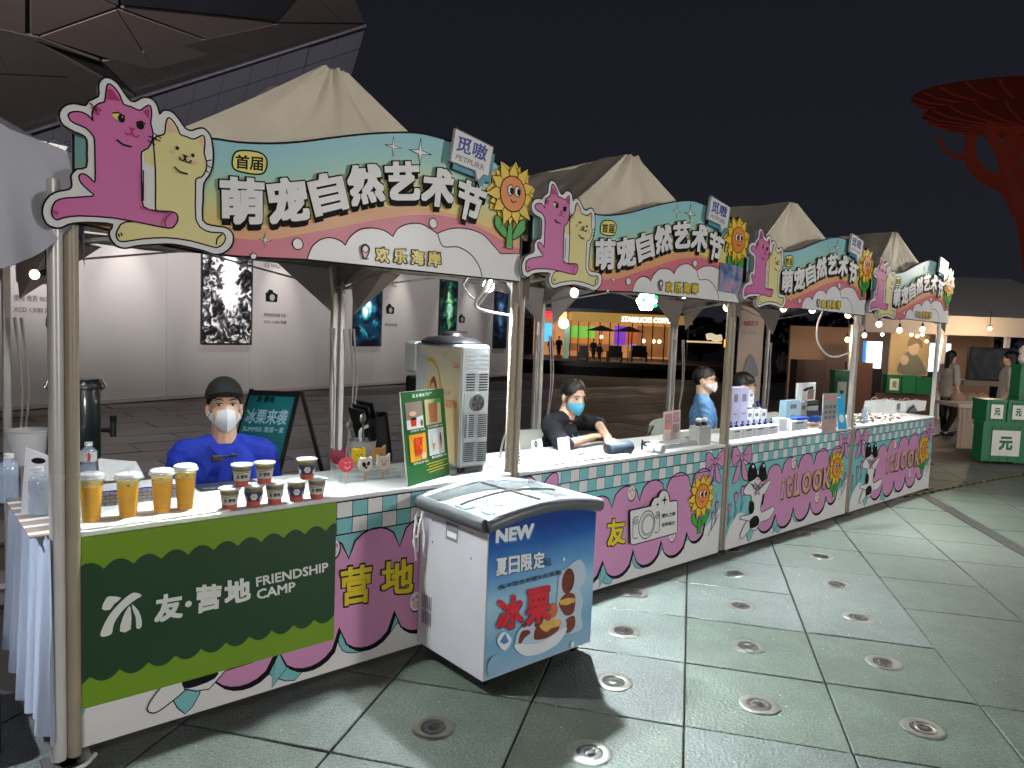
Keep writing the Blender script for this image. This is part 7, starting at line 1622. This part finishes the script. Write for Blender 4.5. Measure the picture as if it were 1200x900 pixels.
for k, (x0, y0, x1, y1, c, e) in enumerate(((628, 367, 637, 377, (240, 120, 60), .9), (638, 367, 647, 376, (220, 40, 60), 1.0), (648, 367, 655, 376, (230, 80, 180), 1.0), (656, 367, 665, 377, (255, 190, 120), 1.2), (637, 382, 648, 404, (70, 170, 240), .9), (630, 380, 637, 410, (190, 220, 255), .9), (668, 384, 700, 398, (120, 190, 70), .5), (670, 398, 712, 405, (190, 120, 50), .5), (724, 382, 738, 405, (120, 60, 190), .6), (739, 384, 752, 404, (180, 90, 50), .5), (744, 391, 751, 406, (90, 120, 255), 1.0), (752, 381, 790, 418, (150, 100, 56), .35), (793, 385, 799, 405, (20, 160, 230), 1.0), (668, 405, 720, 414, (150, 90, 50), .4), (758, 406, 790, 416, (190, 150, 100), .5))):
    b = MB(); fb.box(b, x0, y0, x1, y1, -1.5-.03*k, -1.6-.03*k, lit('panel_%s' % 'abcdefghijklmno'[k], c, e*1.6)); b.build('lit_panel', cafe)
for (x, y) in ((758, 399), (770, 399), (777, 399), (707, 396)): b = MB(); b.ell(fb.P(x, y, -1.2), .14, mat('lit_globe', (255, 225, 180), .4, emit=4, var=0), nu=10, nv=8); b.build('globe_lamp', cafe)
b = MB(); b.lathe([(.001, 0), (.36, 0), (.36, .08), (.001, .08)], mat('lit_sign_white', (1, 1, 1)), fb.P(659, 382, .6), 20, axis=tuple(-Fh), cap=False); b.build('round_sign', cafe)
b = MB(); fb.box(b, 661, 382, 667, 423, .2, -.4, mat('lit_pillar', (170, 200, 170), .5, emit=.35, var=0)); b.build('white_pillar', cafe)
b = MB(); fb.box(b, 560, 422.5, 880, 428, 4.5, -6, mat('terrace_stone', (70, 60, 55), .6)); b.build('terrace', cafe)
b = MB(); fb.box(b, 520, 428, 900, 441, 4.3, -6, mat('terrace_riser', (14, 13, 13), .8)); b.build('terrace_riser', cafe)
light('AREA', tuple(fb.P(735, 372, 1.5)), 50, (1, .75, .45), 8, tuple(fb.P(735, 425, 7)))
UMB = mat('dark_umbrella_cloth', (16, 30, 26), .8)
for k, (x, y, D) in enumerate(((705, 388, 46), (737, 389, 46), (820, 391, 44))):
    f3 = FB(x, y, D); w_ = 19*D/FPX; t = T('terrace_umbrella', ['dark green terrace umbrella, left one of the pair before the cafe', 'dark green terrace umbrella, right one of the pair before the cafe', 'dark umbrella in the shadows right of the cafe'][k], 'umbrella', tuple(f3.P(x, 423)), 0, 'dark terrace umbrellas')
    c = f3.P(x, y-1); b = MB(); n = 8; V = [tuple(c+[0, 0, .32])]+[tuple(c+[w_*math.cos(2*PI*i/n), w_*math.sin(2*PI*i/n), -.05]) for i in range(n)]; b.add(V, [(0, i+1, (i+1) % n+1) for i in range(n)], UMB); b.build('canopy', t)
    b = MB(); b.tube([c+[0, 0, .3], f3.P(x, 424)], .03, DARK, 6); b.build('pole', t)
def darkchair(x, D, lab, w_=15):
    f3 = FB(x, 415, D); t = T('terrace_armchair', lab, 'armchair', tuple(f3.P(x, 424)), 0, 'dark armchairs on the cafe terrace')
    b = MB(); f3.box(b, x-w_/2, 405, x+w_/2, 416, .0, -.25, DARK); b.build('backrest', t); b = MB(); f3.box(b, x-w_/2, 415.5, x+w_/2, 419, .0, -.9, DARK); b.build('seat', t)
    for s_ in (-1, 1): b = MB(); f3.box(b, x+s_*w_/2-1, 412, x+s_*w_/2+1, 424, .1, -.9, DARK); b.build('armrest', t)
darkchair(721, 46, 'dark armchair on the terrace left of the lit round lamp'); darkchair(749, 46, 'dark armchair on the terrace, rightmost one', 17); darkchair(684, 47, 'low dark chair on the terrace near the pillar', 10)
# orange lantern and white lit ornament right of the cafe
f4 = FB(855, 402, 40); b = MB(); f4.box(b, 851, 398, 860, 407, 0, -.4, mat('lit_orange', (255, 150, 40), .5, emit=3, var=0)); tag(b.build('orange_lantern', loc=tuple(f4.P(855, 407))), 'square glowing orange lantern far behind the pole of the second stall', 'lantern')
b = MB(); f4.box(b, 806, 401, 846, 403, 0, -.3, mat('lit_bar', (240, 210, 160), .5, emit=.8, var=0)); tag(b.build('lit_shelf', loc=tuple(f4.P(826, 403))), 'long thin lit shelf in the dark right of the cafe', 'light bar')
b = MB(); b.tube(cr([tuple(f4.P(828, 396)), tuple(f4.P(833, 395)), tuple(f4.P(838, 397)), tuple(f4.P(845, 396))], False), [.18]*19, mat('lit_cream', (235, 220, 180), .5, emit=.8, var=0), 8); tag(b.build('lit_ornament', loc=tuple(f4.P(835, 397))), 'pale glowing ornament above the thin lit shelf', 'ornament')
# dark trees closing the far side
rr = random.Random(11); LEAFD = mat('night_foliage', (22, 30, 20), .8)
for k, (x, w_, top_) in enumerate(((820, 60, 372), (870, 60, 366), (925, 60, 370), (980, 60, 366), (600, 50, 360), (1150, 80, 372), (1060, 60, 362))):
    f5 = FB(x, 420, 75+k*2); t = T('night_tree', 'dark leafy tree in the night behind the plaza, ' + ['first right of the cafe', 'second right of the cafe', 'third right of the cafe', 'fourth right of the cafe', 'behind the cafe', 'behind the long tent', 'behind the portrait poster'][k], 'tree', tuple(f5.P(x, 425)), 0, 'dark trees beyond the plaza')
    b = MB(); b.tube([f5.P(x, 430), f5.P(x+1, 400), f5.P(x, 385)], [.3, .2, .1], mat('bark', (30, 24, 20), .9), 7)
    for s_ in (-1, 1): b.tube([f5.P(x+1, 405), f5.P(x+s_*8, 388)], [.15, .05], MATS['bark'], 5)
    b.build('trunk', t)
    b = MB(); R_ = w_*.5*f5.k; hh = (415-top_)*.5*f5.k
    for i in range(900):
        a, e, r_ = rr.uniform(0, 2*PI), math.acos(rr.uniform(-1, 1)), rr.uniform(.5, 1)**.5
        c = f5.P(x, (415+top_)/2) + np.array([R_*r_*math.sin(e)*math.cos(a), R_*r_*math.sin(e)*math.sin(a), hh*r_*math.cos(e)]); q = .28
        d1, d2 = np.array([rr.uniform(-q, q) for _ in range(3)]), np.array([rr.uniform(-q, q) for _ in range(3)]); b.add([c+d1, c+d2, c-d1, c-d2], [(0, 1, 2, 3)], LEAFD)
    b.build('crown', t, kind='stuff')
# standing banner between second and third stalls
f6 = FB(878, 420, 9.5); t = T('roll_up_banner', 'tall cream roll up banner with faint print behind the third stall', 'banner', tuple(f6.P(878, 520)))
b = MB(); f6.box(b, 864, 352, 893, 515, 0, -.03, mat('banner_cream', (176, 160, 148), .7)); b.build('sheet', t); b = MB(); P = Print(b, lambda u, v, d: tuple(f6.P(u, v, .002+d*5))); P.text('自然艺术', [(869, 376), (886, 376), (886, 382), (869, 382)], mat('banner_rust', (150, 80, 60), .6), .02); P.text('生活节', [(869, 388), (884, 388), (884, 392), (869, 392)], GREY, .01); P.fill(cr([(872, 440), (878, 415), (886, 425), (889, 440)], True), GREY); b.build('banner_print', t)
# ---- long tent at the right with exhibition stands
f7 = FB(1120, 420, 15)
ROOF = mat('grey_tent_roof', (205, 198, 194), .8, var=.1, vs=.8, bump=.2, bs=2); INN = mat('tent_inner', (176, 140, 112), .8, var=.1, vs=.6)
lt = T('long_tent', 'long low grey roofed tent with warm lit stands at the right edge', 'tent', tuple(f7.P(1160, 525)))
b = MB(); V = [f7.P(1000, 372, 2.2), f7.P(1290, 377, 2.2), f7.P(1290, 352, -1.5), f7.P(1000, 356, -1.5), f7.P(1290, 313, -4), f7.P(1075, 316, -4), f7.P(1000, 320, -4)]
V = [f7.P(1000, 371, .2), f7.P(1290, 371, .2), f7.P(1290, 309, -3), f7.P(1000, 312, -3)]
b.add(V, [(0, 1, 2, 3)], ROOF); b.build('roof', lt)
b = MB(); f7.box(b, 1000, 371, 1290, 393, .2, .12, mat('tent_fascia', (214, 200, 184), .8, var=.1, vs=1)); b.build('fascia', lt)
b = MB(); f7.box(b, 998, 385, 1290, 560, -3.4, -3.5, INN); b.build('back_wall', lt)
for x in (1000, 1110, 1185): b = MB(); f7.box(b, x, 385, x+5, 525, -.2, -.28, POLE); b.build('post', lt)
for k, (x, y, D) in enumerate(((1160, 385, 14.5), (1152, 391, 14.8), (1068, 392, 16.5), (1075, 394, 16.5), (1081, 392, 16.5), (1086, 400, 16.5), (1034, 392, 16))):
    q = onD(x, y, D); t = T('string_bulb', 'small warm bulb in the long tent, ' + ['brightest over the right hand stand', 'second over the right hand stand', 'left one over the portrait poster', 'second over the portrait poster', 'third over the portrait poster', 'right and lower one over the portrait poster', 'by the left lit screen'][k], 'light bulb', tuple(q), 0, 'warm bulbs in the long tent'); b = MB(); b.ell(tuple(q), .035, BULB, nu=10, nv=7); b.build('bulb', t, 60); b = MB(); b.tube([q+[0, 0, .03], q+[0, 0, .35]], .006, DARK, 5); b.build('wire', t)
light('POINT', tuple(onD(1180, 300, 8)), 110, (1, .9, .8), .3); light('POINT', tuple(onD(1160, 392, 13.8)), 60, (1, .74, .48), .1); light('POINT', tuple(onD(1070, 400, 15.6)), 40, (1, .74, .48), .1); light('POINT', tuple(onD(1000, 400, 15.0)), 16, (1, .74, .48), .1)  # first point light is added fill for the long tent roof, no fixture
for (x0, y0, x1, y1, lab, sk) in ((1014, 400, 1032, 431, 'bright white blue lit screen behind the third and fourth stalls', 0), (1086, 402, 1112, 435, 'bright white blue lit screen seen beside the last pole', 0)):
    f8 = FB(x0, y1, 17); b = MB(); f8.box(b, x0, y0, x1, y1, 0, -.08, mat('lit_screen', (225, 240, 255), .4, emit=2.2, ecol=(220, 238, 255), var=0)); t = T('light_screen', lab, 'screen', tuple(f8.P((x0+x1)/2, y1)), 0); b.build('screen_face', t); b = MB(); f8.box(b, x0-2, y0, x0-.2, y1+1, .02, -.1, mat('lit_blue', (60, 140, 230), .4, emit=1.0, var=0)); f8.box(b, x0-4, y1+1, x1+2, y1+35, -.0, -.06, DARK); b.build('stand', t, kind='stuff')
f9 = FB(1063, 438, 16.8); t = T('portrait_poster', 'large faded portrait poster hung over green crates in the long tent', 'poster', tuple(f9.P(1063, 440)))
b = MB(); f9.box(b, 1041, 391, 1087, 440, 0, -.04, mat('poster_beige', (176, 156, 116), .5)); b.build('board', t)
b = MB(); P = Print(b, lambda u, v, d: tuple(f9.P(u, v, .01+d*10))); P.fill(cr([(1052, 437), (1055, 420), (1062, 412), (1072, 415), (1080, 425), (1083, 438)], True), mat('poster_grey', (110, 112, 100), .5)); P.ell((1068, 408), 6, 8, mat('poster_skin', (196, 176, 146), .5)); P.fill(cr([(1061, 406), (1062, 397), (1070, 395), (1077, 400), (1077, 408), (1072, 402)], True), mat('poster_hair', (120, 104, 80), .5)); P.ell((1058, 422), 5, 6, MATS['poster_skin']); b.build('portrait_print', t)
CRG = mat('green_crate_plastic', (14, 110, 66), .45, var=.12, vs=8)
def crate(fr, x0, y0, x1, y1, lab, label=True, dep=.2, grp='green crates'):
    t = T('green_crate', lab, 'crate', tuple(fr.P((x0+x1)/2, y1)), 0, grp)
    b = MB(); fr.box(b, x0, y0, x1, y1, 0, -dep, CRG); b.build('crate_body', t)
    b = MB(); h = (y1-y0); fr.box(b, x0-.4, y0-.3, x1+.4, y0+h*.10, .012, -dep-.012, CRG); b.build('rim', t)
    b = MB()
    for k in range(1, 5): x = x0+(x1-x0)*k/5; fr.box(b, x-.25, y0+h*.1, x+.25, y1, .008, 0, CRG)
    b.build('ribs', t, kind='stuff')
    if label:
        w_ = x1-x0; b = MB(); P = Print(b, lambda u, v, d: tuple(fr.P(u, v, .010+d*8))); P.rect((x0+w_*.2, y0+h*.2), (x0+w_*.82, y0+h*.85), LABW); P.text('元', [(x0+w_*.36, y0+h*.35), (x0+w_*.66, y0+h*.35), (x0+w_*.66, y0+h*.7), (x0+w_*.36, y0+h*.7)], CRG, .05); b.build('crate_label', t)
fa = FB(1175, 540, 9.6)
crate(fa, 1149, 495, 1202, 541, 'largest green crate with a big white label at the right edge'); crate(fa, 1151, 469, 1174, 494.6, 'small green crate on the big crate, left one', dep=.3); crate(fa, 1176, 469, 1199, 494.6, 'small green crate on the big crate, beside the left one', dep=.3)
fa2 = FB(1205, 540, 9.9); crate(fa2, 1187, 466, 1222, 545, 'tall green crate at the very right edge under the plush cat', False); crate(fa2, 1187, 428, 1222, 465.5, 'green crate topmost of the stack at the right edge')
crate(f9, 1040, 440, 1057, 461, 'dark green crate under the portrait poster, left one with white label'); crate(f9, 1058, 440, 1074, 461, 'dark green crate under the portrait poster, middle one', False); crate(f9, 1075, 442, 1092, 462, 'dark green crate under the portrait poster, right one', False)
fc2 = FB(983, 490, 13); crate(fc2, 975, 434, 992, 500, 'tall green crate stack seen behind the cyan card')
b = MB(); f9.box(b, 1030, 462, 1100, 560, -.1, -.7, mat('brown_plinth', (96, 66, 54), .6)); tag(b.build('brown_plinth', loc=tuple(f9.P(1065, 560))), 'low brown plinth carrying the green crates under the portrait', 'plinth')
b = MB(); fz_ = FB(1010, 470, 15.5); fz_.box(b, 1000, 425, 1020, 530, 0, -.5, mat('orange_brown_box', (96, 58, 44), .6)); tag(b.build('wooden_cabinet', loc=tuple(fz_.P(1010, 530))), 'orange brown cabinet left of the lit screen', 'cabinet')
b = MB(); fz_.box(b, 940, 425, 974, 520, -.4, -.8, mat('dark_cabinet', (60, 40, 34), .6)); tag(b.build('dark_cabinet', loc=tuple(fz_.P(957, 520))), 'dark brown cabinet behind the third stall', 'cabinet')
# plush cat on the crates
q = fa2.P(1197, 428, -.15); t = T('plush_cat', 'small white plush cat sitting on top of the right hand crate stack', 'plush toy', tuple(q)); PLU = mat('white_plush', (200, 190, 186), .9, bump=.5, bs=60)
b = MB(); b.ell(q+[0, 0, .08], (.075, .06, .085), None, nu=14, nv=10); b.ell(q+[0, 0, .19], (.075, .06, .06), None, nu=14, nv=10); [b.cap(q+[s_*.045, 0, .23], .02, q+[s_*.055, 0, .265], .008, None, 8) for s_ in (-1, 1)]; [b.cap(q+np.array([s_*.05, -.04, .03]), .025, q+np.array([s_*.06, -.1, .02]), .02, None, 8) for s_ in (-1, 1)]
b.v = [tuple(Vector(v)-t.location) for v in b.v]; fuse(b, 'plush_body', t, .01, PLU, 3)
b = MB(); fdir = -Rh*.0-Fh; 
for s_ in (-1, 1): b.ell(q+[0, 0, .20]+fdir*.058+Rh*s_*.028, .008, DARK, nu=8, nv=6)
b.ell(q+[0, 0, .18]+fdir*.062, .007, PINK, nu=8, nv=6); b.build('plush_face', t, kind='stuff')
# table with pleated cloth, sofa back and TV
fd = FB(1145, 550, 11.2); t = T('skirted_table', 'table with beige pleated skirt between the two women at the right', 'table', tuple(fd.P(1143, 550)))
b = MB(); V = []; n = 60
for i in range(n+1):
    x = 1118+i*(1170-1118)/n
    for y_, s_ in ((478, .3), (548, 1)): V.append(fd.P(x, y_, .03*math.sin(i*1.3)*s_))
b.add(V, [(2*i, 2*i+2, 2*i+3, 2*i+1) for i in range(n)], mat('beige_skirt', (196, 176, 160), .8)); b.build('pleated_skirt', t, 80); b = MB(); fd.box(b, 1116, 474, 1172, 478, .03, -.7, mat('beige_top', (206, 190, 176), .7)); b.build('tabletop', t)
b = MB(); fe = FB(1143, 478, 12.2)
for k in range(3): b.ell(fe.P(1126+k*14, 468, -.1), (.14, .12, .11), mat('cushion_beige', (190, 160, 140), .8), nu=14, nv=10)
tag(b.build('cushions', loc=tuple(fe.P(1140, 478)), kind='stuff', smooth=60), 'beige rolled cushions lying behind the skirted table', 'cushions')
ff = FB(1152, 448, 13.6); t = T('wall_television', 'wide dark television behind the skirted table', 'television', tuple(ff.P(1152, 450))); b = MB(); ff.box(b, 1133, 407, 1180, 446, 0, -.06, DARK); b.build('casing', t); b = MB(); ff.box(b, 1135, 409, 1178, 444, .004, .0, noise_art('tv_art', [(.4, (20, 22, 24)), (.55, (50, 58, 60)), (.7, (120, 110, 100))], 2.0, 1)); b.build('screen', t); b = MB(); ff.box(b, 1126, 446, 1180, 452, .1, -.2, mat('books_shelf', (150, 130, 116), .6)); b.build('shelf', t)
# lamp with white and green faces hanging under the second tent
q = onY(757, 352, .9); t = T('green_white_lamp', 'glaring white lamp with green flecks hanging under the second tent', 'lamp', tuple(q))
b = MB(); b.lathe([(.001, -.0), (.07, 0), (.085, .03), (.07, .06), (.001, .06)], LEDM, tuple(q), 6, axis=tuple(-Fh+np.array([0, 0, -.2])), cap=False); b.build('lit_face', t)
b = MB(); 
for (x, y) in ((-.05, .06), (.0, .085), (.06, .02), (.06, -.04), (-.03, .0)): b.ell(q+Rh*x-Fh*.07+[0, 0, y], (.022, .022, .018), mat('lit_green', (20, 170, 90), .4, emit=1.5, var=0), nu=8, nv=6)
b.build('green_flecks', t, kind='stuff'); b = MB(); b.tube([q+[0, 0, .06], (q[0], q[1], 2.1)], .006, DARK, 5); b.build('cord', t)
light('POINT', tuple(q-Fh*.2), 6, (.9, 1, .95), .05)
print('OBJ', len(bpy.data.objects))
